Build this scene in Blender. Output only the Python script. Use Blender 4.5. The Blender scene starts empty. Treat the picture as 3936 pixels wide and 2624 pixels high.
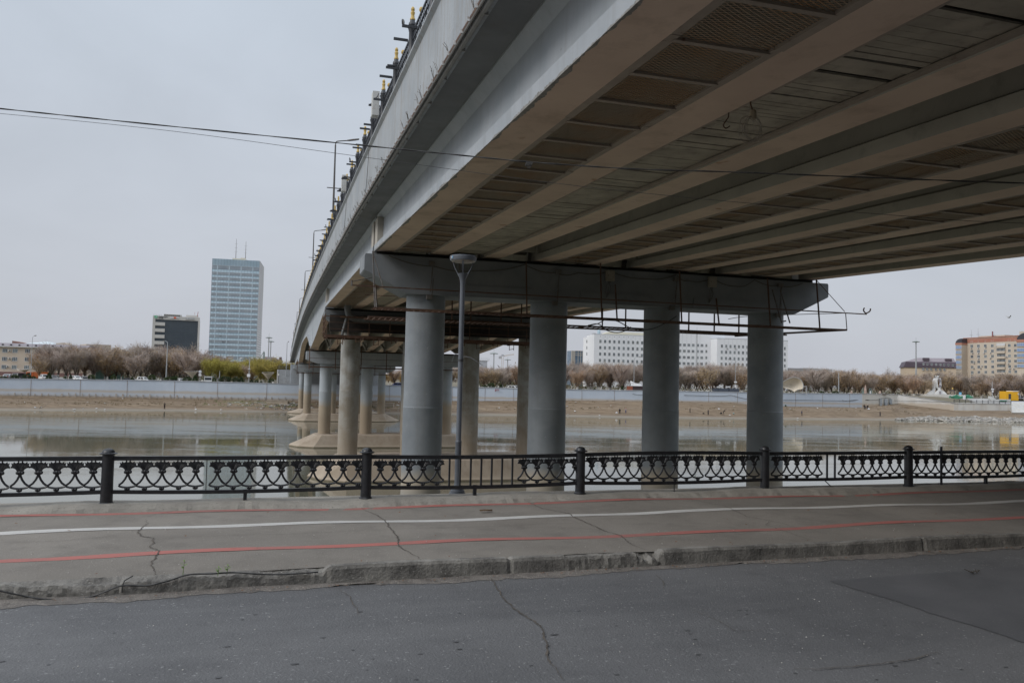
import bpy, math, random
from mathutils import Vector, Matrix
V = Vector
R_ = math.radians
scene = bpy.context.scene
col = scene.collection
rnd = random.Random(7)

# ------------------------------------------------------------------ camera (28 mm, slight roll), measured on the photograph
FPX = 3061.0
PITCH = math.atan(FPX / 63300.0)
ROLL = 0.0231
HC = 9.8
CAM = V((0, 0, HC))
_F = V((0, math.cos(PITCH), math.sin(PITCH)))
_R0 = V((1, 0, 0)); _U0 = V((0, -math.sin(PITCH), math.cos(PITCH)))
_R = _R0 * math.cos(ROLL) + _U0 * math.sin(ROLL)
_U = _U0 * math.cos(ROLL) - _R0 * math.sin(ROLL)
cd = bpy.data.cameras.new("camera"); cam = bpy.data.objects.new("camera", cd); col.objects.link(cam)
cd.sensor_width = 36.0; cd.lens = 36.0 * FPX / 3936.0; cd.clip_start = 0.1; cd.clip_end = 12000
mw = Matrix((( _R.x, _U.x, -_F.x, 0), (_R.y, _U.y, -_F.y, 0), (_R.z, _U.z, -_F.z, HC), (0, 0, 0, 1)))
cam.matrix_world = mw
scene.camera = cam

def ray(x, y): return _F + _R * ((x - 1968) / FPX) + _U * ((1312 - y) / FPX)
def at(x, y, Y): d = ray(x, y); return CAM + d * (Y / d.y)
def onz(x, y, z): d = ray(x, y); return CAM + d * ((z - HC) / d.z)
def proj(P):
    v = P - CAM; z = v.dot(_F)
    return 1968 + FPX * v.dot(_R) / z, 1312 - FPX * v.dot(_U) / z
# bridge frame: s across, t along the bridge (away from the camera)
ET = V((-.2803, .9599, 0)); ES = V((.9599, .2803, 0)); BO = V((-4.21, 38.4, 0))
def B(s, t, z): return BO + ES * s + ET * t + V((0, 0, z))
# path frame: a along the embankment (to the right), b towards the river, from the white line
ZP = 7.7
PA = onz(0, 2050, ZP); PU = (onz(3936, 1924.5, ZP) - PA); PU.z = 0; PU.normalize(); PV = V((-PU.y, PU.x, 0))
def P(a, b, z): return V((PA.x, PA.y, 0)) + PU * a + PV * b + V((0, 0, z))
def interp(tab, x):
    if x <= tab[0][0]: return tab[0][1]
    for (x0, y0), (x1, y1) in zip(tab, tab[1:]):
        if x <= x1: return y0 + (y1 - y0) * (x - x0) / (x1 - x0)
    return tab[-1][1]
def sm(x): x = max(0, min(1, x)); return x * x * (3 - 2 * x)

# ------------------------------------------------------------------ objects
ORG = {}
def tag(o, label=None, cat=None, group=None, kind=None):
    if label: o["label"] = label
    if cat: o["category"] = cat
    if group: o["group"] = group
    if kind: o["kind"] = kind
    return o
def thing(name, label, cat, loc=(0, 0, 0), group=None):
    o = bpy.data.objects.new(name, None); col.objects.link(o)
    o.empty_display_size = .1; o.location = V(loc); ORG[o.name] = V(loc)
    return tag(o, label, cat, group)
class MB:
    def __init__(s): s.v = []; s.f = []; s.m = []; s.uv = {}
    def add(s, vs, fs, m=0):
        n = len(s.v); s.v += [V(p) for p in vs]
        for f in fs: s.f.append([n + i for i in f]); s.m.append(m)
        return s
    def quad(s, a, b, c, d, m=0, uv=None):
        s.add([a, b, c, d], [(0, 1, 2, 3)], m)
        if uv: s.uv[len(s.f) - 1] = uv
        return s
    def obox(s, c, ex, ey, ez, m=0):      # half vectors
        c = V(c); vs = [c + ex * i + ey * j + ez * k for i in (-1, 1) for j in (-1, 1) for k in (-1, 1)]
        return s.add(vs, [(0, 1, 3, 2), (4, 6, 7, 5), (0, 4, 5, 1), (2, 3, 7, 6), (0, 2, 6, 4), (1, 5, 7, 3)], m)
    def box(s, x0, x1, y0, y1, z0, z1, m=0):
        return s.obox(((x0 + x1) / 2, (y0 + y1) / 2, (z0 + z1) / 2), V(((x1 - x0) / 2, 0, 0)), V((0, (y1 - y0) / 2, 0)), V((0, 0, (z1 - z0) / 2)), m)
    def bar(s, a, b, w, h=None, up=V((0, 0, 1)), m=0):
        a = V(a); b = V(b); h = w if h is None else h; d = b - a; L = d.length
        if L < 1e-6: return s
        d /= L; side = d.cross(up)
        if side.length < 1e-3: side = d.cross(V((1, 0, 0)))
        side.normalize(); u = side.cross(d)
        return s.obox((a + b) / 2, d * (L / 2), side * (w / 2), u * (h / 2), m)
    def tube(s, pts, r, n=8, m=0, cap=True):
        pts = [V(p) for p in pts]; rs = r if isinstance(r, (list, tuple)) else [r] * len(pts)
        base = len(s.v); prev = None
        for i, p in enumerate(pts):
            d = (pts[min(i + 1, len(pts) - 1)] - pts[max(i - 1, 0)])
            if d.length < 1e-9: d = V((0, 0, 1))
            d.normalize()
            if prev is None:
                side = d.cross(V((0, 0, 1)))
                if side.length < 1e-3: side = d.cross(V((0, 1, 0)))
            else: side = prev - d * prev.dot(d)
            side.normalize(); prev = side; u = side.cross(d)
            for k in range(n):
                a = 2 * math.pi * k / n
                s.v.append(p + (side * math.cos(a) + u * math.sin(a)) * rs[i])
        for i in range(len(pts) - 1):
            for k in range(n):
                s.f.append([base + i * n + k, base + i * n + (k + 1) % n, base + (i + 1) * n + (k + 1) % n, base + (i + 1) * n + k]); s.m.append(m)
        if cap:
            s.f.append([base + k for k in range(n)][::-1]); s.m.append(m)
            s.f.append([base + (len(pts) - 1) * n + k for k in range(n)]); s.m.append(m)
        return s
    def lathe(s, prof, o=(0, 0, 0), n=20, m=0):
        o = V(o); base = len(s.v)
        for r, z in prof:
            for k in range(n):
                a = 2 * math.pi * k / n; s.v.append(o + V((r * math.cos(a), r * math.sin(a), z)))
        for i in range(len(prof) - 1):
            for k in range(n):
                s.f.append([base + i * n + k, base + i * n + (k + 1) % n, base + (i + 1) * n + (k + 1) % n, base + (i + 1) * n + k]); s.m.append(m)
        s.f.append([base + k for k in range(n)][::-1]); s.m.append(m)
        s.f.append([base + (len(prof) - 1) * n + k for k in range(n)]); s.m.append(m)
        return s
    def prism(s, poly, ext, m=0):
        n = len(poly); poly = [V(p) for p in poly]; ext = V(ext)
        b = len(s.v); s.v += poly + [p + ext for p in poly]
        s.f.append([b + i for i in range(n)][::-1]); s.m.append(m)
        s.f.append([b + n + i for i in range(n)]); s.m.append(m)
        for i in range(n):
            j = (i + 1) % n; s.f.append([b + i, b + j, b + n + j, b + n + i]); s.m.append(m)
        return s
    def loft(s, rings, m=0, closed=True, cap=True):
        b = len(s.v); n = len(rings[0])
        for r in rings: s.v += [V(p) for p in r]
        for i in range(len(rings) - 1):
            for k in range(n if closed else n - 1):
                s.f.append([b + i * n + k, b + i * n + (k + 1) % n, b + (i + 1) * n + (k + 1) % n, b + (i + 1) * n + k]); s.m.append(m)
        if cap and closed:
            s.f.append([b + k for k in range(n)][::-1]); s.m.append(m)
            s.f.append([b + (len(rings) - 1) * n + k for k in range(n)]); s.m.append(m)
        return s
    def sphere(s, c, r, nu=10, nv=6, m=0, sc=(1, 1, 1)):
        c = V(c)
        rings = []
        for i in range(nv + 1):
            th = math.pi * (i / nv) ; rr = max(.001, math.sin(th)); zz = -math.cos(th)
            rings.append([c + V((r * sc[0] * rr * math.cos(2 * math.pi * k / nu), r * sc[1] * rr * math.sin(2 * math.pi * k / nu), r * sc[2] * zz)) for k in range(nu)])
        return s.loft(rings, m)
    def build(s, name, mats, parent=None, smooth=None, fix=True):
        me = bpy.data.meshes.new(name); org = V((0, 0, 0))
        if parent is not None: org = ORG[parent.name]
        me.from_pydata([tuple(p - org) for p in s.v], [], s.f)
        mats = mats if isinstance(mats, (list, tuple)) else [mats]
        for mm in mats: me.materials.append(mm)
        if len(mats) > 1: me.polygons.foreach_set("material_index", s.m)
        if s.uv:
            ul = me.uv_layers.new(name="UVMap")
            for fi, uvs in s.uv.items():
                for li, c in zip(me.polygons[fi].loop_indices, uvs): ul.data[li].uv = c
        me.update()
        if fix:
            import bmesh
            bm = bmesh.new(); bm.from_mesh(me); bmesh.ops.recalc_face_normals(bm, faces=bm.faces); bm.to_mesh(me); bm.free()
        if smooth:
            for p_ in me.polygons: p_.use_smooth = True
            try: me.set_sharp_from_angle(angle=R_(smooth))
            except Exception: pass
        o = bpy.data.objects.new(name, me); col.objects.link(o)
        if parent is not None: o.parent = parent
        ORG[o.name] = org
        return o
def copy_tree(o, parent=None):
    kids = list(o.children)
    c = o.copy(); col.objects.link(c)
    if parent is not None: c.parent = parent
    for k in kids: copy_tree(k, c)
    return c
def place(proto, used, loc, rz=0, label=None, sc=1.0, group=None):
    o = copy_tree(proto) if used else proto
    o.location = V(loc); o.rotation_euler = (0, 0, rz); o.scale = (sc, sc, sc) if not isinstance(sc, tuple) else sc
    if label: o["label"] = label
    if group: o["group"] = group
    return o
def struct(o, kind="structure"): o["kind"] = kind; return o

# ------------------------------------------------------------------ materials
def ntree(name):
    m = bpy.data.materials.new(name); m.use_nodes = True; nt = m.node_tree
    b = nt.nodes["Principled BSDF"]; return m, nt, b
def c4(c): return (c[0], c[1], c[2], 1)
def mix(nt, fac, a, b):
    n = nt.nodes.new("ShaderNodeMix"); n.data_type = 'RGBA'
    for sock, val in ((n.inputs[0], fac), (n.inputs[6], a), (n.inputs[7], b)):
        if hasattr(val, "links"): nt.links.new(val, sock)
        elif isinstance(val, (int, float)): sock.default_value = val
        else: sock.default_value = c4(val)
    return n.outputs[2]
def math_(nt, op, a, b=None, c=None):
    n = nt.nodes.new("ShaderNodeMath"); n.operation = op
    for i, val in enumerate((a, b, c)):
        if val is None: continue
        if hasattr(val, "links"): nt.links.new(val, n.inputs[i])
        else: n.inputs[i].default_value = val
    return n.outputs[0]
def posn(nt, obj=False):
    if obj:
        return nt.nodes.new("ShaderNodeTexCoord").outputs["Object"]
    return nt.nodes.new("ShaderNodeNewGeometry").outputs["Position"]
def scl(nt, vec, s):
    n = nt.nodes.new("ShaderNodeVectorMath"); n.operation = 'MULTIPLY'; nt.links.new(vec, n.inputs[0]); n.inputs[1].default_value = s; return n.outputs[0]
def noise(nt, vec, scale, detail=5, rough=.55, dist=0):
    n = nt.nodes.new("ShaderNodeTexNoise"); n.inputs["Scale"].default_value = scale; n.inputs["Detail"].default_value = detail
    n.inputs["Roughness"].default_value = rough; n.inputs["Distortion"].default_value = dist
    nt.links.new(vec, n.inputs["Vector"]); return n.outputs["Fac"]
def rng(nt, v, a, b, c=0, d=1):
    n = nt.nodes.new("ShaderNodeMapRange"); n.inputs[1].default_value = a; n.inputs[2].default_value = b; n.inputs[3].default_value = c; n.inputs[4].default_value = d
    nt.links.new(v, n.inputs[0]); return n.outputs[0]
def M(name, c1, c2=None, scale=1.0, rough=.8, detail=6, lo=.35, hi=.65, bump=0, bscale=30, metal=0, spec=.5,
      speck=None, streak=None, zstain=None, zstain2=None, objc=False, rand=0, blot=None):
    m, nt, b = ntree(name); p = posn(nt, objc)
    colr = c1
    if c2 is not None:
        colr = mix(nt, rng(nt, noise(nt, p, scale, detail), lo, hi), c1, c2)
    if streak:       # (colour, horizontal scale, amount)
        sv = scl(nt, p, (streak[1], streak[1], streak[1] * .06))
        colr = mix(nt, rng(nt, noise(nt, sv, 1, 6, .65), .5, .78, 0, streak[2]), colr, streak[0])
    if blot:         # (colour, scale, lo, hi, amount)
        colr = mix(nt, rng(nt, noise(nt, p, blot[1], 8, .7), blot[2], blot[3], 0, blot[4]), colr, blot[0])
    for zs in (zstain, zstain2):
        if zs:       # (colour, z_full, z_none, noise amplitude, noise scale)
            sp = nt.nodes.new("ShaderNodeSeparateXYZ"); nt.links.new(posn(nt), sp.inputs[0])
            nz = noise(nt, p, zs[4], 6, .6)
            zz = math_(nt, 'ADD', sp.outputs[2], math_(nt, 'MULTIPLY', math_(nt, 'SUBTRACT', nz, .5), zs[3]))
            colr = mix(nt, rng(nt, zz, zs[1], zs[2], zs[5] if len(zs) > 5 else 1, 0), colr, zs[0])
    if speck:        # (scale, colour, threshold, amount)
        colr = mix(nt, rng(nt, noise(nt, p, speck[0], 2), speck[2], speck[2] + .06, 0, speck[3]), colr, speck[1])
    if rand:
        oi = nt.nodes.new("ShaderNodeObjectInfo")
        hs = nt.nodes.new("ShaderNodeHueSaturation")
        nt.links.new(rng(nt, oi.outputs["Random"], 0, 1, 1 - rand, 1 + rand), hs.inputs["Value"])
        rr = math_(nt, 'FRACT', math_(nt, 'MULTIPLY', oi.outputs["Random"], 7.31))
        nt.links.new(rng(nt, rr, 0, 1, .5 - rand * .06, .5 + rand * .05), hs.inputs["Hue"])
        if hasattr(colr, "links"): nt.links.new(colr, hs.inputs["Color"])
        else: hs.inputs["Color"].default_value = c4(colr)
        colr = hs.outputs[0]
    if hasattr(colr, "links"): nt.links.new(colr, b.inputs["Base Color"])
    else: b.inputs["Base Color"].default_value = c4(colr)
    b.inputs["Roughness"].default_value = rough; b.inputs["Metallic"].default_value = metal
    b.inputs["Specular IOR Level"].default_value = spec
    if bump:
        bn = nt.nodes.new("ShaderNodeBump"); bn.inputs["Strength"].default_value = bump; bn.inputs["Distance"].default_value = .02
        nt.links.new(noise(nt, p, bscale, 6, .6), bn.inputs["Height"]); nt.links.new(bn.outputs[0], b.inputs["Normal"])
    return m

# ------------------------------------------------------------------ world: overcast sky over a Nishita base, soft sun
SUN_EL, SUN_AZ = 36, 238           # degrees; azimuth clockwise from +Y
w = bpy.data.worlds.new("World"); scene.world = w; w.use_nodes = True
nt = w.node_tree; bg = nt.nodes["Background"]
sky = nt.nodes.new("ShaderNodeTexSky"); sky.sky_type = 'NISHITA'; sky.sun_disc = False
sky.sun_elevation = R_(SUN_EL); sky.sun_rotation = R_(SUN_AZ); sky.dust_density = 3; sky.air_density = 1.2
tc = nt.nodes.new("ShaderNodeTexCoord"); gen = tc.outputs["Generated"]
sp = nt.nodes.new("ShaderNodeSeparateXYZ"); nt.links.new(gen, sp.inputs[0])
elev = rng(nt, sp.outputs[2], -.02, .75, 0, 1)
cr = nt.nodes.new("ShaderNodeValToRGB"); nt.links.new(elev, cr.inputs[0])
els = cr.color_ramp.elements
els[0].position = 0; els[0].color = (5.45, 5.65, 6.25, 1)
els[1].position = 1; els[1].color = (13.0, 14.0, 15.4, 1)
e = els.new(.22); e.color = (5.6, 5.95, 6.6, 1)
e = els.new(.62); e.color = (5.9, 6.6, 7.5, 1)
cv = scl(nt, gen, (1, 1, 2.6))
cl = noise(nt, cv, 2.3, 5, .5, .6)
# the cloud is thinner, brighter, towards the left of the view
lr = rng(nt, sp.outputs[0], -.55, .55, 1.0, .985)
gain = math_(nt, 'MULTIPLY', rng(nt, cl, .3, .7, .925, 1.065), lr)
vm = nt.nodes.new("ShaderNodeVectorMath"); vm.operation = 'SCALE'
nt.links.new(cr.outputs[0], vm.inputs[0]); nt.links.new(gain, vm.inputs["Scale"])
out = mix(nt, .93, sky.outputs[0], vm.outputs[0])
nt.links.new(out, bg.inputs[0]); bg.inputs[1].default_value = .1
sd = bpy.data.lights.new("sun", 'SUN'); sd.energy = 1.5; sd.angle = R_(20); sd.color = (1, .965, .92)
so = bpy.data.objects.new("sun", sd); col.objects.link(so)
a_ = R_(SUN_AZ); dirn = V((math.sin(a_) * math.cos(R_(SUN_EL)), math.cos(a_) * math.cos(R_(SUN_EL)), math.sin(R_(SUN_EL))))
so.rotation_euler = dirn.to_track_quat('Z', 'Y').to_euler(); so.location = (0, 0, 60)
vs = scene.view_settings; vs.view_transform = 'Standard'; vs.look = 'None'; vs.exposure = 0; vs.gamma = 1
scene.render.engine = 'CYCLES'
cy = scene.cycles
cy.max_bounces = 8; cy.diffuse_bounces = 5; cy.glossy_bounces = 4; cy.transparent_max_bounces = 12; cy.caustics_reflective = False; cy.caustics_refractive = False
cy.use_denoising = True
try: cy.denoiser = 'OPENIMAGEDENOISE'
except Exception: pass
# ------------------------------------------------------------------ NEAR: road, path, kerb, river fence, lamp, cables
ASPH = M("road_asphalt", (.092, .093, .097), (.142, .142, .145), .45, .75, 10, lo=.3, hi=.7, bump=.6, bscale=45, speck=(30, (.4, .4, .4), .655, .6), blot=((.055, .055, .058), 2.2, .5, .75, .5))
nt = ASPH.node_tree; b_ = nt.nodes["Principled BSDF"]; src = b_.inputs["Base Color"].links[0].from_socket; vm2 = nt.nodes.new("ShaderNodeVectorRotate"); vm2.rotation_type = "Z_AXIS"; vm2.inputs["Angle"].default_value = -math.atan2(PU.y, PU.x); nt.links.new(posn(nt), vm2.inputs["Vector"])
c_ = mix(nt, rng(nt, noise(nt, scl(nt, vm2.outputs[0], (.12, 1.6, 1)), 1, 5, .6), .42, .68, 0, .42), src, (.17, .17, .172))
c_ = mix(nt, rng(nt, noise(nt, posn(nt), 95, 3, .7), .4, .62, .0, .35), c_, (.05, .05, .052))
nt.links.new(c_, b_.inputs["Base Color"])
PATCH = M("asphalt_patch", (.07, .071, .075), (.1, .1, .105), .9, .7, 8, bump=.3, bscale=60, speck=(50, (.3, .3, .3), .68, .4))
PATHM = M("path_asphalt", (.155, .139, .12), (.21, .19, .165), .7, .85, 10, lo=.3, hi=.7, bump=.5, bscale=50, speck=(42, (.36, .34, .31), .65, .5), blot=((.085, .076, .066), 1.7, .5, .75, .5))
KERBM = M("kerb_concrete", (.125, .117, .107), (.235, .222, .2), 2.6, .9, 8, bump=.8, bscale=34, speck=(48, (.45, .43, .4), .64, .45), blot=((.05, .047, .043), 5, .48, .7, .8))
PLINM = M("plinth_concrete", (.22, .205, .18), (.31, .29, .255), 2, .9, 8, bump=.8, bscale=25, speck=(30, (.16, .14, .12), .62, .6))
DIRTM = M("gutter_dirt", (.12, .108, .098), (.19, .172, .155), 6, .95, 8, bump=.7, bscale=50, speck=(40, (.34, .3, .26), .62, .6))
def paint(name, c, under, a=.55):
    m = M(name, c, None); nt = m.node_tree; b = nt.nodes["Principled BSDF"]; p = posn(nt)
    f1 = rng(nt, noise(nt, p, .7, 3), .35, .72, .18, .8)
    f2 = rng(nt, noise(nt, p, 34, 6, .7), .5, .72, 0, .75)
    f = math_(nt, 'MINIMUM', math_(nt, 'ADD', math_(nt, 'MULTIPLY', f1, a), math_(nt, 'MULTIPLY', f2, a)), 1)
    nt.links.new(mix(nt, f, c, under), b.inputs["Base Color"]); return m
REDP = paint("red_paint", (.4, .115, .095), (.15, .13, .115), .66)
WHTP = paint("white_paint", (.52, .51, .49), (.22, .205, .185), .5)
CRACKM = M("crack", (.06, .05, .042), (.11, .094, .078), 6, .95)

def sheet(name, a0, a1, b0, b1, zf, mat, na=60, nb=1):
    mb = MB(); vs = []
    for i in range(na + 1):
        for j in range(nb + 1):
            a = a0 + (a1 - a0) * i / na; b = b0 + (b1 - b0) * j / nb
            vs.append(P(a, b, zf(a, b) if callable(zf) else zf))
    fs = [(i * (nb + 1) + j, (i + 1) * (nb + 1) + j, (i + 1) * (nb + 1) + j + 1, i * (nb + 1) + j + 1) for i in range(na) for j in range(nb)]
    mb.add(vs, fs); return struct(mb.build(name, mat))
def pz(a, b): return ZP + .012 * math.sin(a * .7 + b) + .01 * math.sin(a * 1.9 + 2 * b)
ZR = 7.55
sheet("road", -90, 130, -45, -2.86, ZR, ASPH, 40, 6)
sheet("cycle_path", -90, 130, -2.70, 1.56, pz, PATHM, 400, 8)
def stripe(name, b0, w_, mat, wob, brk=()):
    mb = MB(); n = 800; row = []
    for i in range(n + 1):
        a = -30 + 100 * i / n; bb = b0 + wob(a)
        hw = w_ / 2 * (1 + .06 * math.sin(a * 5.1) + .05 * math.sin(a * 13.7))
        row.append((P(a, bb - hw, pz(a, bb - hw) + .004), P(a, bb + hw, pz(a, bb + hw) + .004)))
    for (p0, p1), (q0, q1) in zip(row, row[1:]): mb.quad(p0, q0, q1, p1)
    return struct(mb.build(name, mat))
stripe("white_line", 0, .19, WHTP, lambda a: .004 * math.sin(a * .9) + .04 * math.exp(-((a - 9.7) / .6) ** 2))
stripe("red_line", 1.27, .17, REDP, lambda a: .008 * math.sin(a * .6))
stripe("red_line", -1.58, .17, REDP, lambda a: -.05 * math.exp(-((a - 7) / 4) ** 2) + .006 * math.sin(a))
# cracks: thin sunken ribbons along measured polylines (image points laid on the ground plane)
def crack(pts, w0, zfun, name="path_crack", jit=.012):
    pts3 = []
    for x, y in pts:
        q = onz(x, y, ZP if name == "path_crack" else ZR); pts3.append(q)
    fine = []
    for p, q in zip(pts3, pts3[1:]):
        n = max(2, int((q - p).length / .03))
        for i in range(n):
            t = i / n; fine.append(p + (q - p) * t)
    mb = MB(); prev = None; L = len(fine); dz = 0
    off = 0
    for i, p in enumerate(fine):
        d = fine[min(i + 1, L - 1)] - fine[max(i - 1, 0)]; d.z = 0
        if d.length < 1e-6: continue
        d.normalize(); s = V((-d.y, d.x, 0)); off += rnd.uniform(-jit, jit); off *= .93
        w = w0 * .8 * rnd.uniform(.35, 1.25) * min(1, .25 + 4 * min(i, L - i) / L)
        z = zfun(p)
        a = V((p.x, p.y, z)) + s * (off - w); b = V((p.x, p.y, z)) + s * (off + w)
        if prev: mb.quad(prev[0], a, b, prev[1])
        prev = (a, b)
    return struct(mb.build(name, CRACKM, fix=False))
def zpath(p):
    q = p - PA; return pz(q.dot(PU), q.dot(PV)) + .008
for pts, w0 in (([(560, 1998), (575, 2010), (555, 2028), (525, 2050), (545, 2062), (598, 2072), (585, 2102), (626, 2118), (580, 2165), (592, 2190), (595, 2214)], .011),
                ([(0, 2082), (250, 2078), (530, 2058)], .004), ([(600, 2072), (900, 2056), (1300, 2046), (1500, 2038)], .004),
                ([(490, 2002), (560, 1985), (660, 1967), (740, 1955)], .004),
                ([(1385, 1945), (1470, 1990), (1505, 2040), (1530, 2075), (1520, 2092), (1560, 2118), (1600, 2140), (1618, 2157)], .012),
                ([(1500, 2036), (1760, 2024), (2050, 2012), (2265, 2008)], .005),
                ([(2010, 1917), (2090, 1952), (2180, 1972), (2245, 2002), (2300, 2025), (2340, 2040), (2390, 2055), (2425, 2085), (2480, 2115)], .012),
                ([(2620, 1910), (2790, 1950), (2870, 1985), (3010, 2010), (3080, 2030)], .007), ([(2955, 2000), (2945, 2015), (2975, 2022), (3125, 2075)], .006),
                ):
    crack(pts, w0, zpath)
for pts, w0 in (([(1885, 2215), (1905, 2260), (1960, 2330), (2040, 2385), (2085, 2420), (2105, 2480), (2125, 2550), (2150, 2600), (2170, 2624)], .011),
                ([(1300, 2264), (1350, 2310), (1392, 2370)], .006), ([(2520, 2205), (2548, 2235), (2550, 2268)], .005),
                ([(3050, 2575), (3150, 2580), (3350, 2555), (3640, 2510)], .009), ([(2650, 2340), (2740, 2380), (2830, 2430), (2960, 2425)], .004)):
    crack(pts, w0, lambda p: ZR + .012, "road_crack")
# darker repair patch on the road, right
mb = MB(); q = [onz(3190, 2232, ZR), onz(3936, 2178, ZR), onz(4700, 2118, ZR), onz(5200, 2700, ZR), onz(3936, 2470, ZR), onz(3560, 2350, ZR)]; qq = []
for i in range(6):
    p, p2 = q[i], q[(i + 1) % 6]; n_ = max(2, int((p2 - p).length / .05))
    for k in range(n_): qq.append(p + (p2 - p) * (k / n_) + V((rnd.uniform(-.012, .012) + .02 * math.sin(k * .21), rnd.uniform(-.012, .012), .006)))
cq = sum(qq, V((0, 0, 0))) / len(qq); mb.add(qq + [cq], [(i, (i + 1) % len(qq), len(qq)) for i in range(len(qq))]); struct(mb.build("road_patch", PATCH))
# oil spots and pale scuffs
mb = MB()
for i in range(46):
    x = rnd.uniform(0, 3900); y = rnd.uniform(2330, 2610); c = onz(x, y, ZR + .005); r = rnd.uniform(.005, .013) * rnd.choice((1, 1, 1.6)); k = rnd.uniform(1.2, 2.4)
    mb.add([c + PU * (r * k * math.cos(t)) + PV * (r * math.sin(t)) for t in [j * .785 for j in range(8)]], [tuple(range(8))])
struct(mb.build("road_spots", M("oil_spot", (.06, .06, .062), (.085, .085, .088), 9, .6), fix=False))
mb = MB()
for i in range(150):
    x = rnd.uniform(0, 3900); y = rnd.choice((rnd.uniform(2290, 2620), rnd.uniform(2010, 2240)))
    zz = (ZP + .03) if y < 2240 - x * .04 else ZR
    c = onz(x, y, zz); r = rnd.uniform(.004, .009); h = r * .6
    mb.sphere(c + V((0, 0, h * .4)), r, 5, 3, 0, (1, rnd.uniform(.7, 1), .6))
struct(mb.build("pebbles", M("pebble", (.3, .29, .27), (.5, .48, .45), 30, .9)), "stuff")
# kerb: stones of uneven height, worn and rubbly on the left
def kerb():
    mb = MB(); a = -40.0; seg = []
    Ljoint = {3.85: 1}
    def ztop(a):
        if a < 3.82: return ZP + .005 + .018 * math.sin(a * 3.1) + .012 * math.sin(a * 11) - .02 * sm((3.82 - a) / 1.2)
        if 7.55 < a < 7.85: return ZP - .05 + .03 * math.sin(a * 40)
        return ZP + .045 + .008 * math.sin(a * 1.7) - (.02 if 6.6 < a < 7.55 else 0)
    n = 2600; prof_prev = None
    for i in range(n + 1):
        a = -40 + 110 * i / n
        zt = ztop(a); rough = .010 if a < 3.82 or 6.6 < a < 7.9 else .003
        r = lambda s=1: rnd.uniform(-rough, rough) * s
        bw = -2.875 + (.02 * math.sin(a * 2.3) + .025 * sm((3.82 - a) / 1) if a < 3.82 else 0)
        jt = 0
        for ja in (3.83, 5.9, 7.62, 7.85, 9.9, 11.9, 13.9, 1.8, -.2):
            if abs(a - ja) < .018: jt = .02
        pr = [P(a, bw - .015 + jt + r(), ZR - .05), P(a, bw + jt + r(), ZR + .06 + r()), P(a, bw + .012 + jt + r(), zt - .03 + r() - jt), P(a, bw + .035 + r(), zt + r() - jt), P(a, -2.74 + r(), zt + r() * .5 - jt), P(a, -2.665 + r(2), ZP + .004), P(a, -2.64, ZP - .05)]
        if prof_prev:
            for u, v_ in zip(range(6), range(1, 7)): mb.quad(prof_prev[u], pr[u], pr[v_], prof_prev[v_])
        prof_prev = pr
    return struct(mb.build("kerb", KERBM, smooth=50))
kerb()
mb = MB(); prev = None
for i in range(900):
    a = -30 + 80 * i / 900; w0 = .11 + .05 * math.sin(a * 1.3) + .03 * math.sin(a * 4.1) + rnd.uniform(-.04, .04)
    pr = (P(a, -2.84, ZR + .03), P(a, -2.92, ZR + .016), P(a, -2.9 - w0, ZR + .004))
    if prev:
        mb.quad(prev[0], pr[0], pr[1], prev[1]); mb.quad(prev[1], pr[1], pr[2], prev[2])
    prev = pr
struct(mb.build("gutter_dirt", DIRTM))
# fallen leaves and crumbs along the kerb and path
LEAFM = M("fallen_leaf", (.2, .09, .035), (.12, .06, .03), 40, .9)
mb = MB()
def leafat(c, r):
    t = rnd.uniform(0, 6.28); e1 = V((math.cos(t), math.sin(t), rnd.uniform(-.2, .2))) * r; e2 = V((-math.sin(t), math.cos(t), rnd.uniform(-.4, .4))) * r * .45
    mb.add([c - e1, c + e2, c + e1, c - e2], [(0, 1, 2, 3)])
for i in range(420):
    a = rnd.uniform(-3, 22); k = rnd.random()
    if k < .62: c = P(a, -2.92 - abs(rnd.gauss(0, .06)), ZR + .03); r = rnd.uniform(.008, .022)
    elif k < .8: c = P(a, rnd.uniform(-2.6, 1.5), ZP + .035); r = rnd.uniform(.012, .028)
    else: c = P(a, -2.68 + rnd.gauss(0, .04), ZP + .05); r = rnd.uniform(.008, .022)
    leafat(c, r)
struct(mb.build("fallen_leaves", LEAFM, fix=False), "stuff")
mb = MB(); c = onz(1868, 1961, ZP + .03); pts = []
mb.loft([[c + PU * (x * .1) + PV * (y * .035 * (1 - abs(x) * .5)) + V((0, 0, z * .012 + .01 * rnd.random())) for y, z in ((-1, -1), (1, -1), (.9, 1), (-.8, 1))] for x in (-1, -.5, .1, .6, 1)])
tag(mb.build("bark_piece", M("bark", (.09, .055, .035), (.15, .1, .06), 30, .9)), "dry brown strip of bark lying on the grey cycle path below the lamp", "bark")
mb = MB(); c = onz(3745, 2200, ZR + .02)
for i in range(9): mb.tube([c + V((rnd.uniform(-.05, .05), rnd.uniform(-.03, .03), 0)), c + PU * rnd.uniform(-.13, .13) + PV * rnd.uniform(-.05, .05) + V((0, 0, rnd.uniform(0, .04)))], .004, 4)
tag(mb.build("dry_twig", M("twig_dry", (.05, .04, .03), None)), "small dry twig bundle lying on the dark road at right", "twig")
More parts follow.
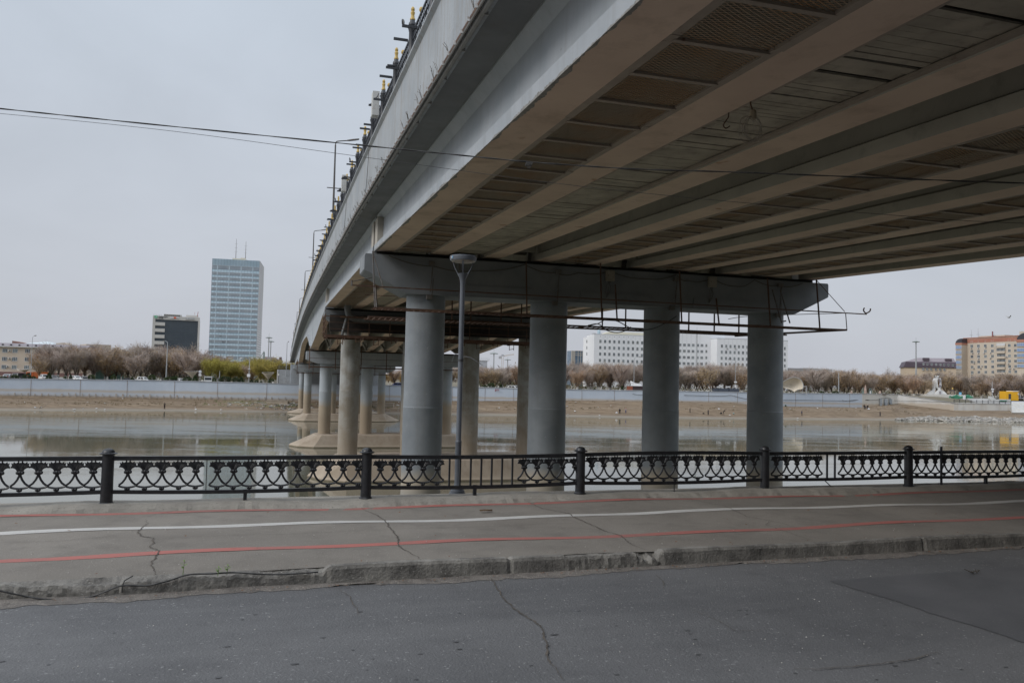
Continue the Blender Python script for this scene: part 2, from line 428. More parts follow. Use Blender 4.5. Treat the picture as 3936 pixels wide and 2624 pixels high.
# weeds by the kerb
WEEDM = M("weed_leaf", (.09, .17, .03), (.14, .22, .05), 20, .7)
for i, (x, y, h, lab) in enumerate(((703, 2208, .15, "tallest green weed sprouting behind the worn kerb"), (837, 2212, .09, "small green weed by the kerb, middle of three"), (872, 2208, .1, "small green weed by the kerb, rightmost of three"))):
    t = thing("weed", lab, "weed", onz(x, y, ZP + .01), "weeds behind the worn kerb"); o = ORG[t.name]
    mb = MB(); mb.tube([o, o + V((.01, 0, h))], [.004, .002], 5); mb.build("stem", WEEDM, t)
    mb = MB()
    for k in range(7):
        z = h * (.3 + .1 * k); an = k * 2.4; d = V((math.cos(an), math.sin(an), .5)); L = .05 * (1 - .06 * k); s = d.cross(V((0, 0, 1))).normalized() * L * .28
        b0 = o + V((.005, 0, z)); mb.add([b0, b0 + d * L * .5 + s, b0 + d * L, b0 + d * L * .5 - s], [(0, 1, 2, 3)])
    mb.build("leaves", WEEDM, t, fix=False)
# black cable sagging along the worn kerb
CABM = M("black_rubber", (.02, .02, .021), (.05, .048, .046), 12, .6)
pts = [(-40, 2270), (40, 2290), (120, 2302), (220, 2302), (330, 2290), (420, 2265), (470, 2252), (560, 2250), (640, 2236), (720, 2220), (810, 2208), (900, 2212), (1000, 2212), (1100, 2212), (1220, 2205)]
mb = MB(); line = []
for x, y in pts:
    yk = interp([(0, 2262), (600, 2222), (1230, 2195)], x); f = (y - yk) / 60
    line.append(P((onz(x, y, 7.66) - PA).dot(PU), -2.89, 7.735 - max(0, f) * .19) if f > .1 else P((onz(x, y, 7.72) - PA).dot(PU), -2.86, 7.735))
def smooth(pts, n=6):
    out = []
    for i in range(len(pts) - 1):
        p0 = pts[max(i - 1, 0)]; p1 = pts[i]; p2 = pts[i + 1]; p3 = pts[min(i + 2, len(pts) - 1)]
        for k in range(n):
            t = k / n; out.append(.5 * ((2 * p1) + (p2 - p0) * t + (2 * p0 - 5 * p1 + 4 * p2 - p3) * t * t + (3 * p1 - p0 - 3 * p2 + p3) * t ** 3))
    out.append(pts[-1]); return out
mb.tube(smooth(line), .0085, 6)
j = line[6]; mb.tube([j + V((0, 0, -.07)), j, j + PU * .02 + V((0, 0, .05)) , j + PU * .09 + PV * .03 + V((0, 0, .085))], .007, 6)
tag(mb.build("loose_cable", CABM, smooth=60), "black cable draped along the worn left stretch of kerb", "cable")

# near embankment: plinth under the fence, ledge, river wall
mb = MB(); prev = None
for i in range(1500):
    a = -60 + 160 * i / 1500; g = .012 * math.sin(a * 1.1) + .01 * math.sin(a * 2.7) + rnd.uniform(-.004, .004); fr = rnd.uniform(-.02, .02) + .03 * math.sin(a * .8)
    pr = [P(a, 1.36 + fr, ZP - .03), P(a, 1.44 + fr * .8, ZP + .035 + g + rnd.uniform(-.006, .006)), P(a, 1.56 + fr * .4, ZP + .085 + g), P(a, 2.02, ZP + .08 + g), P(a, 2.06, ZP - .03)]
    if prev:
        for u in range(4): mb.quad(prev[u], pr[u], pr[u + 1], prev[u + 1])
    prev = pr
struct(mb.build("fence_plinth", PLINM, smooth=50))
mb = MB(); mb.quad(P(-120, 2.0, ZP - .02), P(160, 2.0, ZP - .02), P(160, 2.75, ZP - .02), P(-120, 2.75, ZP - .02)); mb.quad(P(-120, 2.75, ZP - .02), P(160, 2.75, ZP - .02), P(160, 3.6, -3), P(-120, 3.6, -3))
mb.quad(P(-120, -60, 7.3), P(160, -60, 7.3), P(160, 2.7, 7.3), P(-120, 2.7, 7.3))
struct(mb.build("embankment", PLINM))
# added unseen mound behind the camera, shaped to shade the bridge from low sky
SHADEM = M("shading_hill_dark", (.06, .058, .035), (.095, .085, .055), .2, .95, 8)
mb = MB(); mb.loft([[P(a, -17, 7.4), P(a, -26, 13), P(a, -48, 27 + 2 * math.sin(a * .05)), P(a, -90, 27), P(a, -90, 7)] for a in range(-160, 181, 20)]); struct(mb.build("shading_hill", SHADEM))

# ---- ornamental cast iron fence
IRON = M("black_iron_paint", (.012, .013, .016), (.024, .025, .029), 14, .38, bump=.25, bscale=40, spec=.5, blot=((.05, .045, .04), 18, .62, .8, .5))
FB = 1.76
fence = thing("river_fence", "low black cast iron fence with leaf ornament along the river edge", "fence", P(8.7, FB, ZP + .08)); FZ = ZP + .08
def fz(a): return interp([(-10, FZ), (1, FZ), (4.9, FZ - .005), (8.8, FZ), (12.7, FZ), (16.3, FZ), (40, FZ)], a)
posts = [-6.9, -2.95, .93, 4.84, 8.70, 12.62, 16.15, 20.0, 23.9, 27.8]
for a in posts:
    o = P(a, FB, 0) + V((0, 0, fz(a)))
    mb = MB(); mb.lathe([(.108, -.03), (.108, .01), (.09, .03), (.086, .4), (.086, .755)], o, 20); po = mb.build("post", IRON, fence, smooth=40)
    mb = MB(); mb.lathe([(.09, .752), (.124, .755), (.126, .768), (.092, .778), (.086, .80), (.066, .825), (.026, .84), (.003, .843)], o, 20); mb.build("post_cap", IRON, po, smooth=40)
def sag(a0, a1, a, k): t = (a - a0) / (a1 - a0); return -k * 4 * t * (1 - t)
ZT, ZB = .69, .185            # rail centre heights above the plinth
secs = list(zip(posts, posts[1:]))
kts = [.0, .0, .004, .02, -.028, -.0, -.006, 0, 0]; kbs = [0, .02, .03, .035, .03, .02, .03, 0, 0]
for (a0, a1), kt, kb in zip(secs, kts, kbs):
    for nm, z0, k, hh in (("top_rail", ZT, kt, .064), ("bottom_rail", ZB, kb, .058)):
        mb = MB(); n = 14; prev = None
        for i in range(n + 1):
            a = a0 + .05 + (a1 - a0 - .1) * i / n; c = P(a, FB, fz(a) + z0 + sag(a0, a1, a, k))
            rg = [c + PV * (sx * .03) + V((0, 0, sz * hh / 2)) for sx, sz in ((-1, -1), (1, -1), (1, 1), (-1, 1))]
            if prev: mb.loft([prev, rg], cap=(i in (1, n)))
            prev = rg
        mb.build(nm, IRON, fence)
# one motif, x in [-.12,.12] m, z measured from the bottom rail top (0) to the top rail underside (.46)
def flat(mb, poly, th, X): mb.prism([X(x, z) - PV * (th / 2) for x, z in poly], PV * th)
def stroke(mb, pts, w, X, n=5):
    q = [X(x, z) for x, z in pts]; mb.tube(q, w, n)
def panel(a0, n, zb, zt, last=True, gap=False):
    mb = MB(); pit = .243
    H = (zt - zb)
    for i in range(n):
        ac = a0 + pit * (i + .5)
        X = lambda x, z, ac=ac: P(ac + x, FB, zb + z / .46 * H)
        # hanging loop
        stroke(mb, [(-.026, .46), (-.023, .43), (-.012, .405), (0, .4), (.012, .405), (.023, .43), (.026, .46)], .011, X)
        # leaf crown
        pts = [(.04, .305), (.055, .335), (.08, .352), (.105, .358), (.123, .352), (.123, .376), (.108, .392), (.118, .432), (.092, .418), (.088, .448), (.06, .425), (.04, .44), (.022, .415), (0, .44)]
        poly = [(x, z) for x, z in pts] + [(-x, z) for x, z in reversed(pts[:-1])]
        flat(mb, poly, .022, X)
        for s in (-1, 1):
            for k in range(3): stroke(mb, [(s * (.008 + .004 * k), .325), (s * (.025 + .014 * k), .37 - .004 * k), (s * (.045 + .024 * k), .405 - .01 * k)], .007, lambda x, z: X(x, z) - PV * .011, 4)
        # triple ball
        for x in (-.032, 0, .032): mb.sphere(X(x, .285 + (.004 if x == 0 else 0)), .028 if x else .031, 8, 5)
        flat(mb, [(-.028, .255), (.028, .255), (.044, .32), (-.044, .32)], .03, X)
        # two legs
        for s in (-1, 1):
            lg = [(s * .006, .275), (s * .012, .235), (s * .034, .18), (s * .072, .125), (s * .118, .088)]
            stroke(mb, lg, .0172, X)
        # bowed foot and bottom ball
        stroke(mb, [(-.121, .085), (-.105, .068), (-.06, .056), (0, .05), (.06, .056), (.105, .068), (.121, .085)], .0165, X)
        for x in (-.018, .018): mb.sphere(X(x, .026), .024, 7, 5)
        flat(mb, [(-.012, 0), (.012, 0), (.015, .05), (-.015, .05)], .02, X)
    return mb.build("cast_panel", IRON, fence, smooth=45)
def zb_(a, i): a0, a1 = secs[i]; return fz(a) + ZB + .029 + sag(a0, a1, a, kbs[i])
def zt_(a, i): a0, a1 = secs[i]; return fz(a) + ZT - .032 + sag(a0, a1, a, kts[i])
def vb(a, i, w=.03):
    mb = MB(); mb.bar(P(a, FB, zb_(a, i) - .01), P(a, FB, zt_(a, i) + .01), w, w, up=PV); mb.build("bar", IRON, fence)
def pn(a0, n, i): am = a0 + n * .1215; panel(a0, n, zb_(am, i), zt_(am, i))
for i in (0, 1):
    a0 = secs[i][0]
    for k in range(3): pn(a0 + .13 + k * 1.23, 5, i)
a0 = secs[2][0]
pn(a0 + .16, 5, 2); pn(a0 + 1.45, 5, 2); pn(a0 + 2.68, 5, 2); vb(a0 + 1.41, 2, .012)
a0 = secs[3][0]; pn(a0 + .11, 5, 3)
for k in range(7): vb(a0 + 1.42 + k * .19, 3)
pn(a0 + 2.66, 5, 3)
a0 = secs[4][0]; pn(a0 + .1, 5, 4); pn(a0 + 1.33, 5, 4); pn(a0 + 2.58, 5, 4)
a0 = secs[5][0]; pn(a0 + .14, 5, 5); vb(a0 + 1.47, 5); vb(a0 + 1.66, 5); pn(a0 + 1.74, 4, 5); pn(a0 + 2.68, 3, 5)
for i in (6, 7, 8):
    a0 = secs[i][0]
    for k in range(3): pn(a0 + .1 + k * 1.23, 5, i)
# short support feet and the odd extra post
for i, a in ((2, 2.93), (3, 6.72), (6, 18.25)):
    mb = MB(); mb.bar(P(a, FB, FZ - .02), P(a, FB, FZ + ZB), .055, .055, up=PV); mb.build("foot", IRON, fence)
mb = MB(); mb.bar(P(10.62, FB, FZ - .02), P(10.62, FB, FZ + ZB), .014, .014, up=PV); mb.build("foot", IRON, fence)
mb = MB(); mb.bar(P(13.98, FB - .03, FZ + .17), P(14.10, FB - .1, FZ + .04), .014, .014, up=PV); mb.build("bent_bar", IRON, fence)
mb = MB(); mb.bar(P(16.97, FB - .05, FZ), P(16.97, FB - .05, FZ + .82), .035, .035, up=PV); mb.build("bar", IRON, fence)

# ---- pedestrian lamp on the embankment ledge, in front of the first pier
LAMPM = M("lamp_grey_paint", (.085, .095, .112), (.115, .125, .145), 3, .45, 4, blot=((.2, .2, .2), 30, .66, .8, .4), spec=.5)
LO = onz(1757, 1905, 7.7)
lamp = thing("pedestrian_lamp", "grey post top lamp with flat ring head standing behind the black fence", "street lamp", LO)
mb = MB(); mb.lathe([(.15, 0), (.15, .02), (.145, .03), (.143, .06), (.132, .065), (.13, .1), (.115, .105), (.11, .14), (.09, .15), (.08, .18), (.062, .19), (.055, .23)], LO, 28); mb.build("base", LAMPM, lamp, smooth=30)
mb = MB(); mb.lathe([(.055, .2), (.055, .95), (.057, .955), (.057, .98), (.050, .99), (.047, 1.0), (.044, 3.86)], LO, 24); pole = mb.build("pole", LAMPM, lamp, smooth=40)
mb = MB(); mb.lathe([(.048, 3.83), (.049, 3.86), (.055, 3.90), (.072, 3.95), (.098, 4.0), (.101, 4.01), (.06, 4.01)], LO, 28); mb.build("collar", LAMPM, lamp, smooth=40)
mb = MB(); HZ = 4.275
mb.lathe([(.225, HZ - .035), (.236, HZ - .03), (.244, HZ + .02), (.243, HZ + .045), (.235, HZ + .055), (.1, HZ + .075), (.01, HZ + .08)], LO, 40); mb.build("lamp_head", LAMPM, lamp, smooth=35)
LENS = M("dusty_lens", (.42, .39, .34), (.24, .2, .165), 9, .35, spec=.6, bump=.5, bscale=60)
mb = MB(); mb.lathe([(.205, HZ - .05), (.2, HZ - .052), (.01, HZ - .058)], LO, 32); mb.lathe([(.222, HZ - .03), (.205, HZ - .05), (.2, HZ - .045), (.21, HZ - .03)], LO, 32); mb.build("lens", LENS, lamp, smooth=35)
for k in range(3):
    an = R_(-88) + k * 2.0944; d = V((math.cos(an), math.sin(an), 0)); s = V((-d.y, d.x, 0))
    mb = MB(); prof = [(.085, 3.97), (.1, 4.01), (.138, 4.07), (.172, 4.13), (.196, 4.19), (.204, 4.245)]
    mb.loft([[LO + d * (r + q) + s * ww + V((0, 0, z)) for q, ww in ((-.006, -.014), (.006, -.014), (.006, .014), (-.006, .014))] for r, z in prof]); mb.build("arm", LAMPM, lamp)
mb = MB(); an = R_(-143)
for k, (c0, c1, mi) in enumerate(((-.09, .03, 0), (.05, .12, 1))):
    pts = [LO + V((math.cos(an + t) * .2465, math.sin(an + t) * .2465, 0)) for t in (c0, (c0 + c1) / 2, c1)]
    for p, q in zip(pts, pts[1:]): mb.quad(p + V((0, 0, HZ - .005)), q + V((0, 0, HZ - .005)), q + V((0, 0, HZ + .032)), p + V((0, 0, HZ + .032)), mi)
mb.build("sticker", [M("sticker_white", (.6, .6, .6), (.4, .42, .45), 60, .5), M("sticker_blue", (.1, .35, .6), None)], lamp)
mb = MB()
for z in (2.43, 2.455): mb.tube([LO + V((.052 * math.cos(t), .052 * math.sin(t), z + .008 * math.sin(t))) for t in [i * .524 for i in range(13)]], .006, 5)
mb.build("cable_tie", CABM, lamp)
mb = MB(); b0 = LO + V((.045, -.02, 2.5))
mb.tube(smooth([b0, b0 + V((.07, -.03, .0)), b0 + V((.17, -.03, -.03)), b0 + V((.3, -.02, -.11)), b0 + V((.36, -.02, -.15))]), .0055, 5)
b1 = LO + V((-.045, -.02, 2.53)); mb.tube(smooth([b1, b1 + V((-.05, 0, .02)), b1 + V((-.09, 0, -.05)), b1 + V((-.11, 0, -.14))]), .003, 5)
mb.build("loose_wire", M("wire_grey", (.25, .27, .3), (.12, .12, .12), 30, .5), lamp)

# ---- two overhead cables crossing below the bridge
def ohc(name, pts, Y0, Y1, r, lab):
    line = [at(x, y, Y0 + (Y1 - Y0) * (x / 3936)) for x, y in pts]
    if name == "twist":
        sp_ = smooth(line, 40); mb = MB()
        for ph in (0, math.pi):
            mb.tube([p + V((0, math.cos(i * .22 + ph), math.sin(i * .22 + ph))) * r * .8 for i, p in enumerate(sp_)], r, 5)
    else:
        mb = MB(); mb.tube(smooth(line, 12), r, 5)
    return tag(mb.build("overhead_cable", CABM, smooth=60), lab, "cable")
S_ = 3936 / 2352
big = [(-900, 330), (-300, 387), (0, 418), (300 * S_, 281 * S_), (800 * S_, 331 * S_), (1020 * S_, 353 * S_), (1215 * S_, 372 * S_), (1450 * S_, 388 * S_), (1700 * S_, 396 * S_), (2050 * S_, 410 * S_), (2352 * S_, 421 * S_), (2700 * S_, 430 * S_), (3300 * S_, 436 * S_)]
ohc("twist", big, 10.9, 10.2, .0062, "thick twisted black overhead cable with a coiled splice, upper of two below the bridge")
thin = [(-900, 372), (-300, 415), (0, 437), (400 * S_, 302 * S_), (850 * S_, 363 * S_), (1300 * S_, 424 * S_), (1700 * S_, 465 * S_), (2100 * S_, 498 * S_), (2352 * S_, 513 * S_), (3300 * S_, 545 * S_)]
ohc("plain", thin, 11.2, 10.5, .0034, "thin black overhead wire, lower of the two cables below the bridge")
mb = MB(); c = at(1216 * S_, 376 * S_, 10.9 - .7 * (1216 * S_ / 3936))
for k in range(7): mb.tube([c + V((-.045 + .013 * k + .01 * math.cos(t), .015 * math.sin(t), .03 * math.cos(t) - .005)) for t in [i * .6 for i in range(11)]], .004, 4)
mb.tube([c + V((.025, 0, -.025)), c + V((.01, 0, -.05)), c + V((-.015, 0, -.06)), c + V((-.025, 0, -.04))], .005, 5)
tag(mb.build("cable_splice", M("splice", (.04, .04, .042), (.12, .12, .12), 40, .5)), "coiled wire splice hanging on the thick overhead cable", "cable splice")
# ------------------------------------------------------------------ BRIDGE
def bt(px, py, t):
    d = ray(px, py); k = (t - (CAM - BO).dot(ET)) / d.dot(ET); return CAM + d * k
def bs(px, py, s):
    d = ray(px, py); k = (s - (CAM - BO).dot(ES)) / d.dot(ES); return CAM + d * k
def st(p): q = p - BO; return q.dot(ES), q.dot(ET)
DBT = [(-62, 13.2), (-42, 13.98), (0, 15.72), (20, 16.22), (41.5, 16.66), (60, 16.9), (77, 16.97), (95, 16.8), (110, 16.45), (125, 15.98), (141, 15.35), (160, 14.55), (176, 13.8), (200, 12.55), (230, 10.9)]
def db(t): return interp(DBT, t)
GREY = (.315, .345, .385)
STRK = ((.17, .135, .105), 5.0, .55)
FASC = M("fascia_paint", (.30, .325, .35), (.385, .41, .435), .5, .75, 8, streak=((.24, .2, .16), 6, .95), bump=.4, bscale=14, blot=((.3, .28, .25), 2.2, .5, .75, .5))
GIRD = M("girder_paint", (.33, .36, .39), (.40, .425, .455), .9, .6, 8, bump=.25, bscale=12, streak=((.2, .185, .17), 4, .35), speck=(9, (.1, .1, .1), .72, .5))
GIRI = M("girder_concrete", (.42, .39, .345), (.5, .465, .41), .7, .85, 8, bump=.3, bscale=14, blot=((.15, .13, .11), 1.6, .55, .8, .6))
SOFF = M("soffit_concrete", (.60, .455, .37), (.72, .56, .455), .35, .9, 8, bump=.3, bscale=10, blot=((.40, .29, .22), .9, .52, .75, .75), speck=(1.1, (.34, .15, .06), .69, .7))
SLAB = M("slab_concrete", (.16, .165, .17), (.21, .215, .22), .8, .9, 6, blot=((.13, .11, .095), 1, .5, .8, .5))
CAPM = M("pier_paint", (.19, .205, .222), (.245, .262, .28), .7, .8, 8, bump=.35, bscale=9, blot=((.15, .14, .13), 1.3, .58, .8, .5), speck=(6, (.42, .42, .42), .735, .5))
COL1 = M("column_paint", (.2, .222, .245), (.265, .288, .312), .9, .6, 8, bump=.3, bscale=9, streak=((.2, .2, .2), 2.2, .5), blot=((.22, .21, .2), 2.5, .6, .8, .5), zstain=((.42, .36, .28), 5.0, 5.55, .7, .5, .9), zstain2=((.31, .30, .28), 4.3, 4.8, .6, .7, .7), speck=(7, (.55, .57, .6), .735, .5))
COL2 = M("column_worn", (.38, .385, .375), (.27, .25, .215), .8, .85, 8, lo=.42, hi=.62, bump=.5, bscale=7, zstain=((.33, .27, .2), 2.5, 9.5, 2.0, .5, .8), speck=(9, (.1, .085, .07), .66, .7), streak=((.16, .135, .11), 2.5, .6))
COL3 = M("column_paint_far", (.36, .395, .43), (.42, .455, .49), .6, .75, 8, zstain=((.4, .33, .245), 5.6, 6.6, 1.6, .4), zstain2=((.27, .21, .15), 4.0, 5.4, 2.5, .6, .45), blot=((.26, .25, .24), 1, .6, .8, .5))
FOOTM = M("footing_concrete", (.33, .265, .2), (.4, .335, .265), .6, .9, 8, bump=.7, bscale=7, streak=((.2, .15, .11), 2, .5), zstain=((.42, .35, .27), .25, .6, .3, 1, .7), zstain2=((.12, .1, .06), .02, .22, .1, 1, .9))
RUST = M("rusty_steel", (.075, .037, .024), (.13, .075, .05), 3, .9, 8, blot=((.17, .155, .14), 4, .56, .7, .7))
STEEL = M("grey_steel", (.15, .15, .15), (.1, .075, .06), 5, .7)
PLANK = M("weathered_plank", (.46, .41, .34), (.32, .285, .235), 1.5, .9, 8, streak=None, blot=((.12, .1, .085), 3, .55, .8, .7))
FRAME = M("mesh_frame_steel", (.36, .3, .25), (.3, .25, .21), 3, .85, 6, blot=((.13, .06, .035), 3, .62, .7, .8))
# expanded metal: real holes cut by a procedural alpha
mm, nt, b_ = ntree("expanded_metal"); uvn = nt.nodes.new("ShaderNodeUVMap").outputs[0]
spx = nt.nodes.new("ShaderNodeSeparateXYZ"); nt.links.new(uvn, spx.inputs[0])
def absin(v, k): return math_(nt, 'ABSOLUTE', math_(nt, 'SINE', math_(nt, 'MULTIPLY', v, k)))
U_, V_ = spx.outputs[0], spx.outputs[1]
d1 = absin(math_(nt, 'ADD', math_(nt, 'MULTIPLY', U_, 1.0), math_(nt, 'MULTIPLY', V_, 1.9)), math.pi / .145)
d2 = absin(math_(nt, 'SUBTRACT', math_(nt, 'MULTIPLY', U_, 1.0), math_(nt, 'MULTIPLY', V_, 1.9)), math.pi / .145)
al = math_(nt, 'LESS_THAN', math_(nt, 'MINIMUM', d1, d2), .34)
nt.links.new(al, b_.inputs["Alpha"]); p = posn(nt)
nt.links.new(mix(nt, rng(nt, noise(nt, p, .9, 5), .42, .6), (.38, .285, .205), (.42, .24, .12)), b_.inputs["Base Color"]); b_.inputs["Roughness"].default_value = .9
MESHM = mm
bridge = thing("road_bridge", "long grey concrete girder bridge on round columns crossing the river overhead", "bridge", B(9.5, 0, 0))
GS = [-2.16 + 2.594 * k for k in range(10)]
def girder(k, tz, inner=False):
    """tz: list of (t, bottom z); the top follows the deck."""
    s0 = GS[k]; mb = MB(); rings = []
    for t, zb in tz:
        zt = db(t) + 1.77; H = zt - zb
        fl = .3; web = .17
        pts = [(-.43, 0), (.43, 0), (.43, fl), (web, fl + .14), (web, H - .28), (.5, H - .1), (.5, H), (-.5, H), (-.5, H - .1), (-web - .08, H - .3), (-web - .08, fl + .1), (-.43, fl)]
        if k == 0: pts[9] = (-.13, H - .3); pts[10] = (-.16, fl + .04); pts[8] = (-.34, H - .06); pts[7] = (-.34, H)
        rings.append([B(s0 + x, t, zb + z) for x, z in pts])
    mb.loft(rings)
    n = len(rings[0])
    for i in range(len(rings) - 1): mb.m[i * n] = 1
    return mb.build("girder", [GIRD if k == 0 else GIRI, SOFF], bridge)
def lin(t0, z0, t1, z1, n): return [(t0 + (t1 - t0) * i / n, z0 + (z1 - z0) * i / n) for i in range(n + 1)]
gbz0 = lambda t: interp(SP1, t)
SP1 = [(-41.7, 14.02), (-.3, 15.71)]; SP2 = [(.3, 15.74), (41.1, 16.45)]
for k in range(10):
    girder(k, [(-47.5, 13.8), (-42.2, 14.0)])
    girder(k, lin(*SP1[0], *SP1[1], 4)); girder(k, lin(*SP2[0], *SP2[1], 4))
    girder(k, [(41.7, 16.3), (46, 15.95), (52, 15.35), (60, 14.6), (68, 14.0), (76.7, 13.5)])
    girder(k, [(77.2, 13.5), (80, 14.0), (85, 14.95), (90, 15.7), (94, 16.05), (105, 16.12), (118, 15.9), (124, 15.5), (129, 14.8), (135, 13.6), (140.7, 12.45)])
    girder(k, [(141.3, 12.45), (146, 12.9), (152, 13.15), (165, 13.1), (175.7, 12.7)])
    girder(k, [(176.3, 12.7), (199, 11.5)])
for (ta, tb) in ((-1.25, -.3), (.3, 1.2), (40.2, 41.1)):       # end diaphragms between the girders over the caps
    mb = MB()
    for k in range(10):
        s0 = GS[k]; tm = (ta + tb) / 2; zb = interp([SP1[0], SP1[1]], tm) if tm < 0 else interp([SP2[0], SP2[1]], tm)
        mb.obox(B(s0, tm, (zb + .31 + db(tm) + 1.5) / 2), ES * .41, ET * ((tb - ta) / 2), V((0, 0, (db(tm) + 1.5 - zb - .31) / 2)))
        if k < 9: mb.obox(B(s0 + 1.297, tm, zb + 1.05), ES * .87, ET * .16, V((0, 0, .62)))
    mb.build("diaphragm", GIRI, bridge)
# ragged broken concrete along the outer bottom edge
mb = MB(); prev = None; wv = .03
for i in range(900):
    t = -41 + 41 * i / 900; wv = max(.004, min(.13, wv + rnd.uniform(-.02, .02))); hv = wv * rnd.uniform(.3, .8); z = gbz0(t)
    pr = [B(GS[0] - .434, t, z + hv), B(GS[0] - .436, t, z - .002), B(GS[0] - .43 + wv, t, z - .004)]
    if prev: mb.quad(prev[0], pr[0], pr[1], prev[1]); mb.quad(prev[1], pr[1], pr[2], prev[2])
    prev = pr
mb.build("spalled_edge", M("spalled_concrete", (.2, .195, .185), (.33, .32, .3), 6, .95, bump=1, bscale=30), bridge, fix=False)
# deck slab with overhangs
ts = [-62, -52, -42, -30, -20, -10, 0, 10, 20, 30, 41.5, 50, 60, 70, 77, 86, 95, 103, 110, 118, 125, 133, 141, 150, 160, 168, 176, 188, 200, 214]
mb = MB(); mb.loft([[B(s, t, db(t) + z) for s, z in ((-3.42, 1.79), (-2.7, 1.775), (-2.2, 1.72), (22.0, 1.74), (22.4, 1.79), (22.4, 2.15), (-3.42, 2.15))] for t in ts]); mb.build("deck_slab", SLAB, bridge)
mb = MB(); mb.loft([[B(s, t, db(t) + z) for s, z in ((-3.44, 1.76), (-3.25, 1.76), (-3.25, 3.62), (-3.18, 3.62), (-3.18, 3.76), (-3.54, 3.76), (-3.54, 3.70), (-3.50, 3.66), (-3.44, 3.60), (-3.44, 2.35), (-3.455, 2.33))] for t in ts]); mb.build("fascia", FASC, bridge)
mb = MB(); mb.loft([[B(s, t, db(t) + z) for s, z in ((22.42, 1.76), (22.6, 1.76), (22.6, 3.7), (22.42, 3.7))] for t in ts]); mb.build("fascia", FASC, bridge)
mb = MB(); mb.loft([[B(s, t, db(t) + z) for s, z in ((-3.1, 2.152), (22.35, 2.152), (22.35, 3.1), (-3.1, 3.1))] for t in ts]); mb.build("road_surface", ASPH, bridge)
# rusty drip edge with clips and a conduit along the fascia foot
mb = MB(); mb.loft([[B(s, t, db(t) + z) for s, z in ((-3.53, 1.82), (-3.46, 1.82), (-3.46, 1.745), (-3.53, 1.76))] for t in ts]); mb.build("drip_edge", RUST, bridge)
mb = MB(); mb.tube([B(-3.40, t, db(t) + 1.70) for t in ts], .055, 8)
mb.tube([B(-3.51, t, db(t) + 1.73) for t in ts], .03, 6); mb.build("conduit", M("conduit_grey", (.27, .27, .265), (.2, .19, .18), 3, .7), bridge)
mb = MB()
for i in range(120):
    t = -30 + i * .62; c = B(-3.55, t, db(t) + 1.78); mb.bar(c + ET * -.04 + V((0, 0, -.07)), c + ET * .05 + V((0, 0, .06)), .04, .015)
    if i % 3 == 0: mb.bar(B(-3.37, t, db(t) + 1.62), B(-3.37, t + .06, db(t) + 1.8), .09, .02)
struct(mb.build("edge_clips", M("clip_white", (.42, .42, .42), (.22, .2, .18), 9, .7), bridge), "stuff")
mb = MB()
for k in range(46):          # dry weeds and wires poking from the edge
    t = rnd.uniform(-28, 40); c = B(-3.5, t, db(t) + 1.84)
    for j in range(3): mb.tube([c, c - ES * rnd.uniform(.02, .08) + ET * rnd.uniform(-.12, .12) + V((0, 0, rnd.uniform(.08, .28))), c - ES * rnd.uniform(.05, .12) + ET * rnd.uniform(-.2, .2) + V((0, 0, rnd.uniform(.1, .34)))], .005, 3, cap=False)
struct(mb.build("dry_weeds", M("dry_weed", (.14, .11, .08), (.07, .06, .05), 20, .9), bridge), "stuff")
mb = MB(); mb.tube(smooth([B(-3.47, -5.2, db(-5) + 3.7), B(-3.5, -5.3, db(-5) + 3.0), B(-3.5, -4.9, db(-5) + 2.2), B(-3.5, -4.2, db(-5) + 1.85), B(-3.48, -3.8, db(-4) + 1.8)]), .012, 5)
mb.tube(smooth([B(-3.47, 6.2, db(6) + 3.6), B(-3.5, 6.2, db(6) + 2.8), B(-3.5, 6.9, db(6) + 2.0), B(-3.48, 7.4, db(7) + 1.85)]), .012, 5)
mb.build("hanging_wire", STEEL, bridge)
# piers
BEARM = M("bearing_dark", (.03, .028, .026), None)
def cap(t, zb, zt, ze, s0, s1, k0, k1, hw, mat):
    poly = [B(s, t - hw, z) for s, z in ((s0 + .05, zt), (s0, zt - .08), (s0, ze + .06), (s0 + .06, ze), (k0, zb), (k1, zb), (s1 - .06, ze), (s1, ze + .06), (s1, zt - .08), (s1 - .05, zt))]
    mb = MB(); mb.prism(poly, ET * (2 * hw)); return mb.build("pier_cap", mat, bridge)
def column(s, t, z0, z1, r, mat):
    mb = MB(); zj = 8.4 if z1 > 12.5 else 7.6; mb.lathe([(r + .012, z0), (r + .012, zj - .02), (r + .018, zj), (r, zj + .03), (r, z1)], B(s, t, 0), 40); return mb.build("column", mat, bridge, smooth=30)
def footing(t, s0, s1, zt, hwb, hwt, ins):
    def ring(z, a0, a1, hw, nose): return [B(s, t + q, z) for s, q in ((a0, 0), (a0 + nose * .35, -hw * .62), (a0 + nose, -hw), (a1 - nose, -hw), (a1 - nose * .35, -hw * .62), (a1, 0), (a1 - nose * .35, hw * .62), (a1 - nose, hw), (a0 + nose, hw), (a0 + nose * .35, hw * .62))]
    mb = MB(); mb.loft([ring(-2, s0, s1, hwb, 3.2), ring(.16, s0, s1, hwb, 3.2), ring(.32, s0 + .15, s1 - .15, hwb - .12, 3.2), ring(zt - .1, s0 + ins, s1 - ins, hwt, 1.2), ring(zt, s0 + ins + .15, s1 - ins - .15, hwt - .15, 1.1)])
    return mb.build("footing", FOOTM, bridge)
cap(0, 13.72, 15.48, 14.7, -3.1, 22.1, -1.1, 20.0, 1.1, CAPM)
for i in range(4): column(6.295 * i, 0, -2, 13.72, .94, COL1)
for i in range(3):
    mb = MB(); a, b = 6.295 * i + 1.25, 6.295 * (i + 1) - 1.25
    mb.obox(B((a + b) / 2, -1.12, 14.02), ES * ((b - a) / 2), ET * .03, V((0, 0, .24)))
    mb.build("cap_panel", CAPM, bridge)
